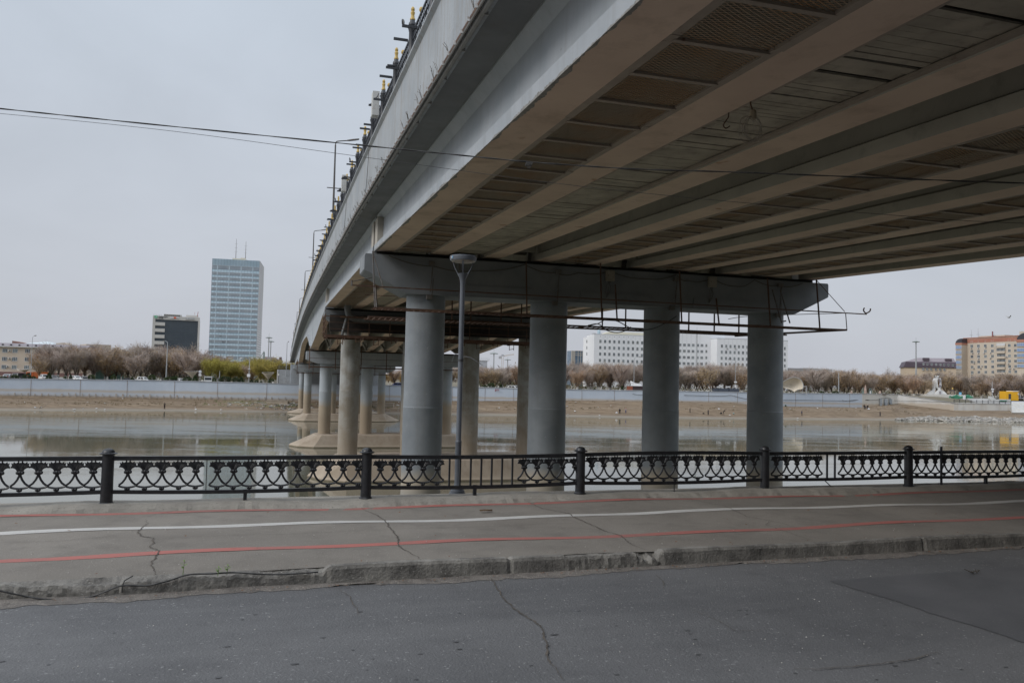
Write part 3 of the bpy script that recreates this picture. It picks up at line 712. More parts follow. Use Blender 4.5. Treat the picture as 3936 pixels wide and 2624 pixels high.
cap(41.5, 14.2, 16.15, 15.45, -2.65, 21.5, -1.0, 19.3, 1.1, CAPM)
for s in (0, 6.1, 12.1, 18.2): column(s, 41.5, 1.5, 14.2, .94, COL2)
footing(41.8, -3.7, 22, 2.0, 4.9, 4.1, 2.2)
cap(77, 11.45, 13.15, 12.0, -3.1, 20, -1.4, 18.4, 1.15, GIRD)
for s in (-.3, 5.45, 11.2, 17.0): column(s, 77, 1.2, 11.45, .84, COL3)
footing(77, -5.0, 22, 1.7, 3.7, 3.05, 3.0)
cap(141, 10.75, 12.2, 11.4, -2.9, 18.3, -1.5, 16.8, 1.15, GIRD)
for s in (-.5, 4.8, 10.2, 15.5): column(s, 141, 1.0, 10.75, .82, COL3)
footing(141, -4.4, 19.6, 1.6, 3.6, 3.0, 2.8)
cap(176, 10.6, 12.45, 11.5, -2.9, 18.3, -1.5, 16.8, 1.1, GIRD)
for s in (-.8, 4.6, 10, 15.4): column(s, 176, .9, 10.6, .7, COL3)
footing(176, -4.2, 19, 1.2, 3.4, 2.9, 2.6)
for t, zc in ((0, 15.48), (41.5, 16.15), (77, 13.15), (141, 12.2), (176, 12.45)):
    mb = MB(); mb.obox(B(9.5, t, zc + .1), ES * 12.0, ET * .55, V((0, 0, .11))); mb.build("bearing_shelf", BEARM, bridge)
# near abutment, unseen and added to block light from behind; far abutment
mb = MB(); mb.obox(B(9.5, -54.6, 10.0), ES * 13.4, ET * 7.0, V((0, 0, 4.9))); mb.build("abutment", SLAB, bridge)
mb = MB(); mb.obox(B(9.5, 202, 6.5), ES * 12.9, ET * 3, V((0, 0, 6.3))); mb.obox(B(-1.2, 199.4, 8.8), ES * 2.0, ET * 1.5, V((0, 0, 3.4))); mb.build("abutment", GIRD, bridge)
# bay linings
def gbz(t):
    return interp([SP1[0], SP1[1], SP2[0], SP2[1]], t)
def meshbay(k, t0, t1, step, seed):
    r2 = random.Random(seed); sL = GS[k] + .43; sR = GS[k + 1] - .43; mb = MB(); fr = MB(); t = t0
    for (sa, sb) in ((sL - .02, sL + .13), (sR - .13, sR + .02)):
        tt = t0
        while tt < t1:
            te = min(tt + 4.2, t1); dz = r2.uniform(-.012, .012)
            fr.obox(B((sa + sb) / 2, (tt + te) / 2, (gbz(tt) + gbz(te)) / 2 + .03 + dz), ES * ((sb - sa) / 2), (ET * (te - tt) + V((0, 0, gbz(te) - gbz(tt)))) * .498, V((0, 0, .03))); tt = te
    while t < t1:
        te = min(t + step, t1); z0 = gbz(t) + .05; z1 = gbz(te) + .05; sg = r2.uniform(0, .035)
        n = 3
        for i in range(n):
            a = sL + (sR - sL) * i / n; b = sL + (sR - sL) * (i + 1) / n; za = -sg * math.sin(math.pi * i / n); zb = -sg * math.sin(math.pi * (i + 1) / n)
            mb.quad(B(a, t, z0 + za), B(b, t, z0 + zb), B(b, te, z1 + zb), B(a, te, z1 + za), 0, [(a, t), (b, t), (b, te), (a, te)])
        fr.obox(B((sL + sR) / 2, te, z1 - .045), ES * ((sR - sL) / 2 - .1), ET * .05, V((0, 0, .02)))
        t = te
    mb.build("mesh_lining", MESHM, bridge, fix=False); fr.build("mesh_frame", FRAME, bridge)
for k in (0, 3, 5, 7):
    meshbay(k, -41, -1.4, 1.42, k); meshbay(k, 1.4, 40, 1.42, k + 20)
def plankbay(k, t0, t1, seed):
    r2 = random.Random(seed); sL = GS[k] + .38; sR = GS[k + 1] - .38; mb = MB(); t = t0
    while t < t1:
        w_ = r2.uniform(.14, .2); g = r2.choice((.006, .012, .02, .03, .035)) + (.09 if r2.random() < .06 else 0)
        dz = r2.uniform(0, .035); tw = r2.uniform(-.012, .012); z = gbz(t) + .12 + dz
        mb.obox(B((sL + sR) / 2, t + w_ / 2, z), ES * ((sR - sL) / 2) + ET * tw, ET * (w_ / 2), V((0, 0, .018)))
        t += w_ + g
    mb.build("plank_lining", PLANK, bridge)
    fr = MB()
    for (sa, sb) in ((sL + .05, sL + .17), (sR - .17, sR - .05)): fr.obox(B((sa + sb) / 2, (t0 + t1) / 2, (gbz(t0) + gbz(t1)) / 2 + .065), ES * ((sb - sa) / 2), (ET * (t1 - t0) + V((0, 0, gbz(t1) - gbz(t0)))) * .5, V((0, 0, .03)))
    fr.build("plank_batten", FRAME, bridge)
plankbay(1, -41, -1.3, 3); plankbay(1, 1.4, 40, 4); plankbay(4, 8, 40, 5)
# ---- things hung on the bridge
o = bs(2885, 400, GS[1] + .45); s_, t_ = st(o)
COILM = M("coil_wire", (.5, .46, .4), (.3, .27, .24), 20, .7)
coil = thing("wire_coil", "coiled pale wire hanging from the plank lined bay of the bridge", "wire coil", o)
mb = MB(); top = bt(2895, 435, t_)
mb.tube([o + V((0, 0, .1)), o, top], .014, 6); mb.build("hook", RUST, coil)
mb = MB(); mb.lathe([(.02, -.1), (.055, -.08), (.06, 0), (.05, .06), (.02, .08)], top + V((0, 0, -.02)), 10); mb.build("insulator", M("porcelain", (.34, .3, .22), None), coil, smooth=50)
mb = MB()
for i in range(13):
    rx = rnd.uniform(.12, .21); rz = rnd.uniform(.19, .25); cx = rnd.uniform(-.04, .02) - (.09 if i < 4 else 0); c = top + ES * cx + V((0, 0, -.06 - rz))
    mb.tube([c + ES * (rx * math.sin(a)) + V((0, 0, rz * math.cos(a))) + ET * (.03 * math.sin(2 * a + i)) for a in [j * .2618 for j in range(25)]], .0032, 4)
mb.build("loops", COILM, coil)
mb = MB(); h0 = bs(2800, 438, GS[1] + .45); mb.tube(smooth([h0 + V((0, 0, .12)), h0 + V((0, 0, -.05)), h0 + V((0, 0, -.12)) - ES * .04, h0 + V((0, 0, -.22)) - ES * .1, h0 + V((0, 0, -.27)) - ES * .05, h0 + V((0, 0, -.22)) + ES * .03]), .011, 6)
tag(mb.build("hook", RUST), "rusty bent steel hook hanging from the girder left of the wire coil", "hook")
mb = MB(); mb.tube(smooth([bs(2865, 420, 1.3), bs(2800, 450, 1.25), bs(2760, 475, 1.2), bs(2700, 500, 1.15), bs(2600, 540, 1.1), bs(2480, 590, 1.05)]), .006, 4)
tag(mb.build("loose_wire", COILM), "loose pale wire strung along the girder edge beside the wire coil", "wire")
# electrical boxes on the first pier cap
BOXM = M("beige_enamel", (.36, .33, .28), (.3, .27, .23), 8, .6)
for px, py, lab in ((2345, 1060, "beige electrical box on the pier cap between the second and third near columns"), (2738, 1084, "beige electrical box on the pier cap between the third and fourth near columns")):
    c = bt(px, py, -1.26); t = thing("electrical_box", lab, "electrical box", c, "electrical boxes on the first pier cap")
    mb = MB(); mb.obox(c, ES * .21, ET * .11, V((0, 0, .27))); mb.build("case", BOXM, t)
    mb = MB(); mb.obox(c - ET * .118, ES * .19, ET * .008, V((0, 0, .25))); d = mb.build("door", BOXM, t)
    mb = MB(); mb.obox(c - ET * .13 - ES * .14, ES * .012, ET * .008, V((0, 0, .03))); mb.build("handle", RUST, d)
    mb = MB()
    for k in range(3): mb.tube(smooth([c + ES * (-.1 + .06 * k) + V((0, 0, -.27)), c + ES * (-.11 + .05 * k) + V((0, 0, -.4)), c + ES * (-.06 + .1 * (k - 1)) + V((0, 0, -.5 - .08 * k)), c + ES * (-.12) + V((0, 0, -1.1)) + ET * .1]), .016, 5)
    mb.build("cables", STEEL, t)
for px, py, lab in ((1660, 1012, "small vented floodlight high on the pier cap above the first near column"), (2146, 1044, "small vented floodlight high on the pier cap above the second near column"), (2598, 1074, "small vented floodlight high on the pier cap above the third near column"), (3000, 1096, "small vented floodlight high on the pier cap above the fourth near column"),
                    (1650, 1142, "small vented floodlight below the cap at the top of the first near column"), (2132, 1166, "small vented floodlight below the cap at the top of the second near column"), (2582, 1184, "small vented floodlight below the cap at the top of the third near column"), (2990, 1212, "small vented floodlight below the cap at the top of the fourth near column")):
    lowr = py > 1120; c = bt(px, py, -1.24 if not lowr else -1.1)
    t = thing("floodlight", lab, "floodlight", c, "floodlights on the first pier")
    mb = MB(); mb.obox(c, ES * .14, ET * .08, V((0, 0, .1))); mb.build("housing", STEEL, t)
    mb = MB()
    for k in range(4): mb.obox(c - ET * .088 + V((0, 0, -.07 + .045 * k)), ES * .13, ET * .01, V((0, 0, .009)))
    mb.build("fins", M("fin_light", (.25, .24, .22), None) if not bpy.data.materials.get("fin_light") else bpy.data.materials["fin_light"], t)
    mb = MB()
    if lowr: mb.tube(smooth([c + ES * .1, c + ES * .12 + V((0, 0, .25)) - ET * .1, c + ES * .16 + V((0, 0, .9)) - ET * .06]), .018, 5)
    else: mb.tube([c + ES * .05 + V((0, 0, -.1)), c + V((0, 0, -.9)), c - ES * .04 + V((0, 0, -1.35))], .03, 5)
    mb.build("conduit", STEEL, t)
mb = MB()
sw = [(-2.0, 15.42), (.2, 15.05), (2.2, 14.98), (4.6, 15.42), (6.2, 15.1), (7.4, 15.2), (9.1, 15.38), (11, 15.1), (12.8, 15.42), (13.4, 15.14), (14.9, 15.35), (16.4, 15.0), (17.4, 15.42), (18.9, 15.18), (20.4, 15.4)]
for (s0, z0), (s1, z1) in zip(sw, sw[1:]): mb.tube([B(s0 + (s1 - s0) * i / 8, -1.18, z0 + (z1 - z0) * i / 8 - .12 * math.sin(math.pi * i / 8)) for i in range(9)], .018, 4)
tag(mb.build("swagged_cable", M("cable_brown", (.1, .085, .07), None)), "thin cable swagged along the top of the nearest pier cap", "cable")
# ---- catwalks
def catwalk1():
    t = thing("inspection_catwalk", "rusty hanging catwalk of thin angle bars around the nearest pier", "catwalk", B(9.5, 0, 12.9), "catwalks on the bridge piers")
    mb = MB()
    for tt in (-2.35, -1.55): mb.bar(B(-2.75, tt, 12.88), B(22.3 if tt < -2 else 21.6, tt, 12.88), .06, .075)
    mb.build("front_chord", RUST, t)
    mb = MB(); mb.bar(B(-3.75, -2.3, 13.83), B(23.6, -2.3, 13.78), .05, .055); mb.build("front_rail", RUST, t)
    mb = MB()
    for i in range(84): s = -2.6 + i * .29; mb.bar(B(s, -2.35, 12.86), B(s, -1.55, 12.86), .03)
    mb.build("front_rungs", RUST, t)
    mb = MB()
    for tt in (1.5, 3.3): mb.bar(B(-2.6, tt, 12.75), B(21.3, tt, 12.75), .07, .08)
    mb.build("back_chord", RUST, t)
    mb = MB()
    for i in range(82): s = -2.5 + i * .29; mb.bar(B(s, 1.5, 12.75), B(s + .05, 3.3, 12.75), .035)
    mb.build("back_rungs", RUST, t)
    mb = MB(); mb.bar(B(-2.6, 3.3, 14.0), B(21.3, 3.3, 14.0), .03); mb.build("back_rail", RUST, t)
    for s, zt in ((-2.8, 15.5), (1.15, 15.6), (4.4, 15.4), (9.0, 14.6), (8.2, 15.6), (14.6, 14.2), (12.5, 15.5), (17.6, 15.4), (20.6, 15.5)):
        mb = MB(); mb.bar(B(s, -2.05 if s > -2 else -1.7, zt), B(s + (.1 if s < 0 else 0), -2.35, 12.88), .055, .065); mb.build("hanger", STEEL if s < 2 else RUST, t)
    for s in (2.0, 4.7, 10.6, 16.0, 19.3):
        mb = MB(); mb.bar(B(s, 3.3, 14.05), B(s, 3.3, 12.75), .07); mb.bar(B(s + .6, 1.5, 13.9), B(s + .6, 1.5, 12.75), .07); mb.build("stanchion", RUST, t)
    mb = MB(); mb.tube([B(-2.8, -1.7, 15.45), B(-2.35, -2.3, 13.8)], .025, 5); mb.bar(B(-2.7, -2.3, 13.8), B(-2.62, -2.35, 12.9), .09, .06); mb.tube([B(-2.8, -1.7, 14.3), B(-3.7, -2.3, 14.0)], .02, 5); mb.bar(B(-3.75, -2.3, 13.8), B(-3.75, -2.3, 14.05), .07)
    mb.build("end_brace", STEEL, t)
    mb = MB(); mb.bar(B(22.3, -2.35, 12.88), B(22.25, -2.3, 13.8), .04); mb.bar(B(22.3, -2.35, 12.88), B(18.6, 2.6, 12.65), .09, .1); mb.bar(B(21.5, -1.6, 12.82), B(18.2, 1.6, 12.68), .3, .03)
    mb.tube([B(20.6, -2.1, 15.45), B(22.2, -2.3, 13.85)], .02, 4); mb.tube(smooth([B(18.4, 3, 13.65), B(19.4, 2, 13.8), B(22.2, -2.3, 13.78)]), .018, 4)
    mb.tube(smooth([B(23.45, -2.3, 14.12), B(23.4, -2.3, 13.98), B(23.55, -2.3, 13.84), B(23.8, -2.3, 13.95), B(23.85, -2.3, 14.1)]), .035, 6)
    mb.build("end_brace", RUST, t)
    mb = MB()
    for i in range(2):
        s = 18.2 + i * .5
        mb.bar(B(s, -1.6, 14.9), B(s + .1, -2.3, 13.1), .05)
    mb.bar(B(18.3, -2.3, 13.15), B(18.9, -1.8, 13.25), .06); mb.build("ladder", STEEL, t)
catwalk1()
mb = MB(); tz = -2.2
mb.tube(smooth([bt(2200, 1262, 2.4), bt(2290, 1246, 2), bt(2330, 1228, -2.2), bt(2375, 1235, -2.2), bt(2430, 1262, -2), bt(2500, 1265, -2), bt(2560, 1240, -1.5), bt(2600, 1215, -1.2)]), .024, 6)
mb.tube(smooth([bt(2260, 1250, 2.2), bt(2300, 1245, 2.2), bt(2330, 1268, 2.2), bt(2372, 1278, 2.2), bt(2410, 1268, 2.2), bt(2425, 1256, 2.2)]), .026, 6)
tag(mb.build("drooping_cable", CABM, smooth=60), "thick black cable drooping in loops below the catwalk between second and third near columns", "cable")
def catwalk2():
    t = thing("inspection_catwalk", "deep rusty platform with railings around the second pier", "catwalk", B(9.5, 38, 13.6), "catwalks on the bridge piers")
    mb = MB(); mb.obox(B(8, 38.6, 13.55), ES * 10.6, ET * 1.5, V((0, 0, .05))); mb.build("deck", RUST, t)
    mb = MB()
    for tt in (37.0, 40.1): mb.bar(B(-2.7, tt, 13.45), B(18.7, tt, 13.45), .14, .24)
    for s in [-2.6 + 1.65 * i for i in range(13)]: mb.bar(B(s, 36.7, 13.35), B(s + .2, 40.4, 13.35), .14, .14)
    mb.build("beams", RUST, t)
    mb = MB()
    for i in range(13):
        s = -1.6 + 1.65 * i
        for ds in (0, .45): mb.bar(B(s + ds, 36.9, 13.3), B(s + ds, 36.9, 12.7 + .25 * (i % 2)), .06)
        mb.bar(B(s, 36.9, 12.75 + .25 * (i % 2)), B(s + .45, 36.9, 12.85 + .25 * (i % 2)), .05)
    mb.build("brackets", RUST, t)
    mb = MB()
    for z in (14.15, 14.75, 15.3): mb.bar(B(-2.7, 37, z), B(18.7, 37, z), .045 if z < 15 else .07)
    mb.build("rail", RUST, t)
    for i in range(12):
        mb = MB(); s = -2.6 + 1.93 * i; mb.bar(B(s, 37, 13.5), B(s, 37, 15.4 if i % 2 else 14.9), .06); mb.build("stanchion", RUST, t)
    mb = MB()
    for z in (13.9, 14.4, 14.9, 15.3): mb.bar(B(-2.7, 37, z), B(-2.9, 40.4, z), .05)
    for q in (37, 38.7, 40.4): mb.bar(B(-2.75, q, 13.5), B(-2.75, q, 15.5), .06)
    mb.build("end_rail", RUST, t)
    mb = MB(); mb.obox(B(9, 39.9, 14.85), ES * 11.2, ET * .15, V((0, 0, .8))); mb.build("back_boards", M("dark_boards", (.05, .042, .036), (.028, .025, .023), 2, .9), t)
    mb = MB()
    for q in (36.3, 37.0): mb.bar(B(-1.4, q, 15.25), B(18.7, q, 15.25), .12, .12)
    for i in range(66): mb.bar(B(-1.2 + i * .3, 36.3, 15.22), B(-1.1 + i * .3, 37, 15.22), .035)
    mb.build("upper_ladder", RUST, t)
catwalk2()
mb = MB(); mb.tube(smooth([B(-.7, 37.7, 16.5), B(-.7, 37.7, 15.9), B(-.5, 37.7, 15.45), B(0, 37.8, 15.2), B(.8, 38, 15.15), B(6, 38, 15.15)]), .3, 12)
mb.tube([B(-.8, 37.2, 15.2), B(-1.2, 37.2, 13.6)], .14, 10)
tag(mb.build("drain_duct", M("duct_grey", (.2, .21, .22), (.15, .15, .15), 3, .6), smooth=50), "fat grey bent drain duct above the catwalk of the second pier", "duct")
def catwalk_far(t0, z, s0, s1, lab):
    t = thing("inspection_catwalk", lab, "catwalk", B((s0 + s1) / 2, t0, z), "catwalks on the bridge piers")
    mb = MB(); mb.bar(B(s0, t0 - 1.9, z), B(s1, t0 - 1.9, z), .12, .14); mb.bar(B(s0, t0 - 1.9, z + 2.3), B(s1, t0 - 1.9, z + 2.3), .07); mb.bar(B(s0, t0 - 1.9, z + 1.2), B(s1, t0 - 1.9, z + 1.2), .05); mb.bar(B(s0, t0 - 1.3, z), B(s1, t0 - 1.3, z), .12); mb.build("rail", RUST, t)
    n = int((s1 - s0) / 3.3)
    for i in range(n + 1):
        mb = MB(); s = s0 + (s1 - s0) * i / n; mb.bar(B(s, t0 - 1.9, z - .35), B(s, t0 - 1.9, z + 2.9), .1); mb.build("stanchion", RUST, t)
catwalk_far(77, 11.0, -2.7, 18.5, "thin rusty catwalk rails around the third pier cap"); catwalk_far(141, 10.3, -2.9, 17, "small rusty catwalk around the fourth pier cap beyond the arch")
# ---- railing on the deck edge
DKMET = M("railing_dark_paint", (.03, .033, .04), (.045, .048, .056), 4, .5, blot=((.1, .08, .07), 6, .66, .8, .4))
GOLD = M("gold_paint", (.58, .40, .10), (.45, .3, .08), 14, .45)
rail = thing("bridge_railing", "dark metal railing with gold finials along the left edge of the bridge", "railing", B(-3.36, 0, db(0) + 3.76))
tt = -28.9; pts_ = []
while tt < 198: pts_.append(tt); tt += 3.35
for i, t in enumerate(pts_):
    o = B(-3.36, t, db(t) + 3.74); far = t > 70
    mb = MB(); n = 8 if far else 14
    mb.lathe([(.11, 0), (.11, .1), (.096, .12), (.094, .95), (.104, .97), (.106, 1.0), (.125, 1.05), (.13, 1.09), (.105, 1.1), (.105, 1.13), (.118, 1.15), (.11, 1.2), (.075, 1.26), (.07, 1.3)], o, n); po = mb.build("railing_post", DKMET, rail, smooth=40)
    mb = MB(); mb.lathe([(.075, 1.3), (.08, 1.33), (.055, 1.38), (.05, 1.46), (.062, 1.5), (.062, 1.54), (.04, 1.57), (.055, 1.6), (.055, 1.64), (.03, 1.69), (.005, 1.71)], o, n); mb.build("finial", GOLD, po, smooth=40)
for i, (t0, t1) in enumerate(zip(pts_, pts_[1:])):
    f = lambda t, z: B(-3.33, t, db(t) + 3.74 + z)
    mb = MB()
    for z, h in ((.98, .06), (.72, .035), (.42, .035), (.12, .05)): mb.bar(f(t0 + .08, z), f(t1 - .08, z), .045, h)
    if t0 < 60:
        for k in range(1, 16):
            t = t0 + (t1 - t0) * k / 16; mb.bar(f(t, .12), f(t, .98), .022, .022)
            if k % 4 == 2: mb.bar(f(t - .18, .42), f(t + .18, .72), .02); mb.bar(f(t - .18, .72), f(t + .18, .42), .02)
    else:
        for k in range(1, 7): t = t0 + (t1 - t0) * k / 7; mb.bar(f(t, .12), f(t, .98), .035)
    mb.build("railing_panel", DKMET, rail)
    if t0 < 90:
        tm = (t0 + t1) / 2 + .35; o = f(tm, 1.01)
        mb = MB(); mb.lathe([(.03, 0), (.055, .04), (.06, .08), (.04, .13), (.01, .15)], o, 10); mb.build("gold_ball", GOLD, rail, smooth=50)
for i, t in enumerate([-27 + 1.72 * k for k in range(42)]):
    z = db(t) + 3.74 + (.9 if i % 2 else .62); o = B(-3.4, t, z); mb = MB()
    mb.bar(o, o - ES * .42, .065, .065); e = o - ES * .38
    v_ = rnd.choice((0, 3, 3, 2, 3, 1))
    if v_ == 0: mb.tube(smooth([e, e + V((0, 0, .12)), e + ES * -.02 + V((0, 0, .2)) + ET * .08, e + V((0, 0, .12)) + ET * .18]), .025, 5)
    elif v_ == 1: mb.bar(e + V((0, 0, .06)), e + V((0, 0, .07)) + ES * .25, .09, .05)
    elif v_ == 2: mb.tube(smooth([e, e + ES * .1 + V((0, 0, .12)), e + ES * .14 + V((0, 0, .22))]), .018, 4)
    mb.build("light_bracket", DKMET, rail)
UBM = M("utility_white", (.55, .55, .53), (.3, .22, .16), 7, .6, lo=.55, hi=.75)
for t, lab in ((-8.6, "white utility box fixed to a gold tipped bridge post near the top, larger one"), (6.4, "white utility box further along the bridge railing, smaller in view")):
    c = B(-3.62, t, db(t) + 3.74 + .78); bx = thing("utility_box", lab, "utility box", c)
    mb = MB(); mb.obox(c, ES * .12, ET * .2, V((0, 0, .45))); bb = mb.build("case", UBM, bx)
    mb = MB(); mb.obox(c - ES * .125, ES * .006, ET * .18, V((0, 0, .42))); mb.build("door", UBM, bx)
# ---- street lamps on the bridge
POLEM = M("bridge_pole", (.1, .1, .1), (.08, .065, .055), 3, .6)
ords = ["nearest and tallest looking", "second", "third", "fourth", "fifth", "sixth", "farthest"]
for i, (t, h) in enumerate(((26.3, 8.5), (66.4, 7.7), (100.2, 7.0), (133, 6.4), (156, 6.2), (176, 6), (194, 6))):
    o = B(-3.0, t, db(t) + 3.1); zt = h + .6
    lp = thing("street_lamp", f"{ords[i]} tall single arm street lamp on the bridge edge" + ("" if i in (0, 6) else ", counted from the camera"), "street lamp", o, "street lamps along the bridge")
    mb = MB(); mb.tube([o, o + V((0, 0, zt * .45)), o + V((0, 0, zt - .35))], [.11, .085, .06], 8); mb.tube(smooth([o + V((0, 0, zt - .4)), o + V((0, 0, zt - .1)) + ES * .05, o + V((0, 0, zt)) + ES * .3, o + V((0, 0, zt + .12)) + ES * 1.0]), .045, 6); mb.build("pole", POLEM, lp)
    mb = MB(); mb.loft([[o + ES * q + V((0, 0, zt + .1 + (q - .9) * .22 + z)) + ET * y for y, z in ((-w_, -.03), (w_, -.03), (w_ * .7, .06), (-w_ * .7, .06))] for q, w_ in ((.9, .06), (1.1, .15), (1.6, .17), (1.85, .08))]); mb.build("lamp_head", STEEL, lp)
    mb = MB(); mb.bar(o + V((0, 0, zt * .58)) - ES * .55, o + V((0, 0, zt * .58)) + ES * .55, .06); mb.build("crossarm", POLEM, lp)
# ------------------------------------------------------------------ WATER AND FAR BANK
mm, nt, b_ = ntree("river_water"); p = posn(nt)
b_.inputs["Base Color"].default_value = (.15, .145, .105, 1); b_.inputs["Roughness"].default_value = .04; b_.inputs["IOR"].default_value = 3.3
n1 = noise(nt, scl(nt, p, (.55, 1.2, 1)), 2.2, 3, .5); n2 = noise(nt, scl(nt, p, (.05, .16, 1)), .8, 4, .6)
amp = rng(nt, n2, .48, .66, .05, 1)
hh = math_(nt, 'MULTIPLY', n1, amp)
bn = nt.nodes.new("ShaderNodeBump"); bn.inputs["Strength"].default_value = .16; bn.inputs["Distance"].default_value = .10
nt.links.new(hh, bn.inputs["Height"]); nt.links.new(bn.outputs[0], b_.inputs["Normal"])
WATER = mm
mb = MB(); mb.quad(V((-900, -30, 0)), V((900, -30, 0)), V((900, 330, 0)), V((-900, 330, 0))); struct(mb.build("river_water", WATER))
BEDM = M("river_bed", (.08, .07, .05), None)
mb = MB(); mb.quad(V((-900, -60, -2.5)), V((900, -60, -2.5)), V((900, 400, -2.5)), V((-900, 400, -2.5))); struct(mb.build("river_bed", BEDM))
# columns of the far bank: px, water-edge Y, wall Y, wall top y (image), wall foot y (image)
COLS = [(-1600, 172, 190, 1420, 1490), (-400, 178, 197, 1446, 1512), (0, 184, 205, 1455, 1521), (300, 192, 211, 1458.5, 1525), (600, 201, 217, 1462, 1530), (1000, 207, 223.5, 1472, 1539), (1148, 209, 225.5, 1477, 1542),
        (1500, 214, 231, 1481, 1541), (1900, 219, 238, 1490, 1540), (2200, 222, 244, 1497, 1538), (2480, 226, 250, 1501, 1541), (2813, 232, 258, 1506.6, 1546), (2950, 235, 262, 1510, 1560), (3314, 246, 280, 1513, 1567),
        (3449, 249, 290, 1516, 1551), (3667, 252, 285, 1548, 1577), (3886, 256, 284, 1551, 1578), (4100, 262, 290, 1560, 1588), (5200, 300, 340, 1580, 1600)]
def ci(px, k): return interp([(c[0], c[k]) for c in COLS], px)
def bank_pt(px, f):
    """point of the bank surface: f = 0 water edge, 1 wall foot"""
    Ye, Yw = ci(px, 1), ci(px, 2); zb = at(px, ci(px, 4), Yw).z; Y = Ye + (Yw - Ye) * f
    two = sm((px - 1900) / 500) * (1 - sm((px - 3420) / 120))
    low = [(-.6, -1.2), (0, 0), (.12, .18), (.34, .55), (.40, .75), (.47, 1.25), (.62, 1.45), (.8, min(1.9, zb)), (1, zb), (1.3, zb)]
    top = [(-.6, -1.2), (0, 0), (.1, .2), (.24, .5), (.3, 1.0), (.42, zb * .52), (.66, zb * .6), (.74, zb * .8), (.86, zb * .97), (1, zb), (1.3, zb)]
    if px > 2900: top = [(-.6, -1.2), (0, 0), (.1, .2), (.24, .45), (.3, .8), (.45, zb * .72), (.7, zb * .9), (1, zb), (1.3, zb)]
    z = interp(low, f) * (1 - two) + interp(top, f) * two
    return at(px, 1500, Y), z
from mathutils import noise as mn
def bank_z(px, f):
    q, z = bank_pt(px, f); n = mn.fractal(V((q.x * .12, q.y * .3, 3)), 1, 2, 5) * .16 + mn.fractal(V((q.x * .7, q.y * .9, 9)), 1, 2, 3) * .05
    return q, z + n * min(1, max(0, f * 6)) * (0 if f > .97 else 1)
def shore(px, f):
    # the cliff line and water edge wander a little
    q, _ = bank_pt(px, 0); return f + .03 * math.sin(q.x * .11) + .02 * math.sin(q.x * .31 + 1) + .012 * math.sin(q.x * .83)
mm, nt, b_ = ntree("bank_soil"); p = posn(nt); spz = nt.nodes.new("ShaderNodeSeparateXYZ"); nt.links.new(p, spz.inputs[0])
pv = scl(nt, p, (.25, 1, 2.2)); nz = noise(nt, pv, .8, 8, .65)
cA = mix(nt, rng(nt, nz, .35, .65), (.14, .1, .064), (.235, .175, .115))
cA = mix(nt, rng(nt, noise(nt, scl(nt, p, (.12, .6, 2)), 1.2, 7, .7), .5, .66, 0, .9), cA, (.12, .08, .048))
gn = nt.nodes.new("ShaderNodeNewGeometry"); sn = nt.nodes.new("ShaderNodeSeparateXYZ"); nt.links.new(gn.outputs["Normal"], sn.inputs[0])
zj = math_(nt, 'ADD', spz.outputs[2], math_(nt, 'MULTIPLY', math_(nt, 'SUBTRACT', nz, .5), .35))
strat = noise(nt, scl(nt, p, (.02, .02, 7)), 1, 4, .6); cA = mix(nt, rng(nt, strat, .5, .62, 0, .55), cA, (.095, .065, .04))
cA = mix(nt, rng(nt, zj, .15, .5, .85, 0), cA, (.215, .19, .155))
cA = mix(nt, rng(nt, zj, -.02, .10, .9, 0), cA, (.13, .115, .09))
gr = rng(nt, noise(nt, scl(nt, p, (.2, .6, .6)), .35, 6, .6), .56, .68, 0, .75)
xm = rng(nt, spz.outputs[0], -95, -62, 0, 1); xm2 = rng(nt, spz.outputs[0], -30, -45, 0, 1)
gr = math_(nt, 'MULTIPLY', gr, math_(nt, 'MULTIPLY', xm, xm2)); gr = math_(nt, 'MULTIPLY', gr, rng(nt, spz.outputs[2], .9, 1.2, 0, 1))
cA = mix(nt, gr, cA, (.12, .15, .05))
nt.links.new(cA, b_.inputs["Base Color"]); b_.inputs["Roughness"].default_value = .95
bn = nt.nodes.new("ShaderNodeBump"); bn.inputs["Strength"].default_value = .8; bn.inputs["Distance"].default_value = .25; nt.links.new(noise(nt, pv, 1.6, 8, .65), bn.inputs["Height"]); nt.links.new(bn.outputs[0], b_.inputs["Normal"])
SOIL = mm
fs_ = [-.5, -.15, -.05, 0, .04, .1, .17, .24, .29, .33, .37, .41, .45, .5, .58, .66, .72, .78, .84, .9, .95, 1.0, 1.15]
pxs = [-1600, -1200, -800] + list(range(-400, 4000, 9)) + [4050, 4150, 4300, 4600, 5200]
mb = MB(); vs = []
for px in pxs:
    for f in fs_:
        q, z = bank_z(px, f); q2, _ = bank_pt(px, shore(px, f) if 0 <= f < .9 else f); vs.append(V((q2.x, q2.y, z)))
n = len(fs_)
mb.add(vs, [(i * n + j, (i + 1) * n + j, (i + 1) * n + j + 1, i * n + j + 1) for i in range(len(pxs) - 1) for j in range(n - 1)])
struct(mb.build("river_bank", SOIL, smooth=40))
def on_bank(px, y):
    best = None
    for i in range(0, 101):
        f = i / 100; q, z = bank_z(px, f); q = at(px, y, q.y); c = V((q.x, q.y, z)); d = abs(proj(c)[1] - y)
        if best is None or d < best[0]: best = (d, c)
    return best[1]
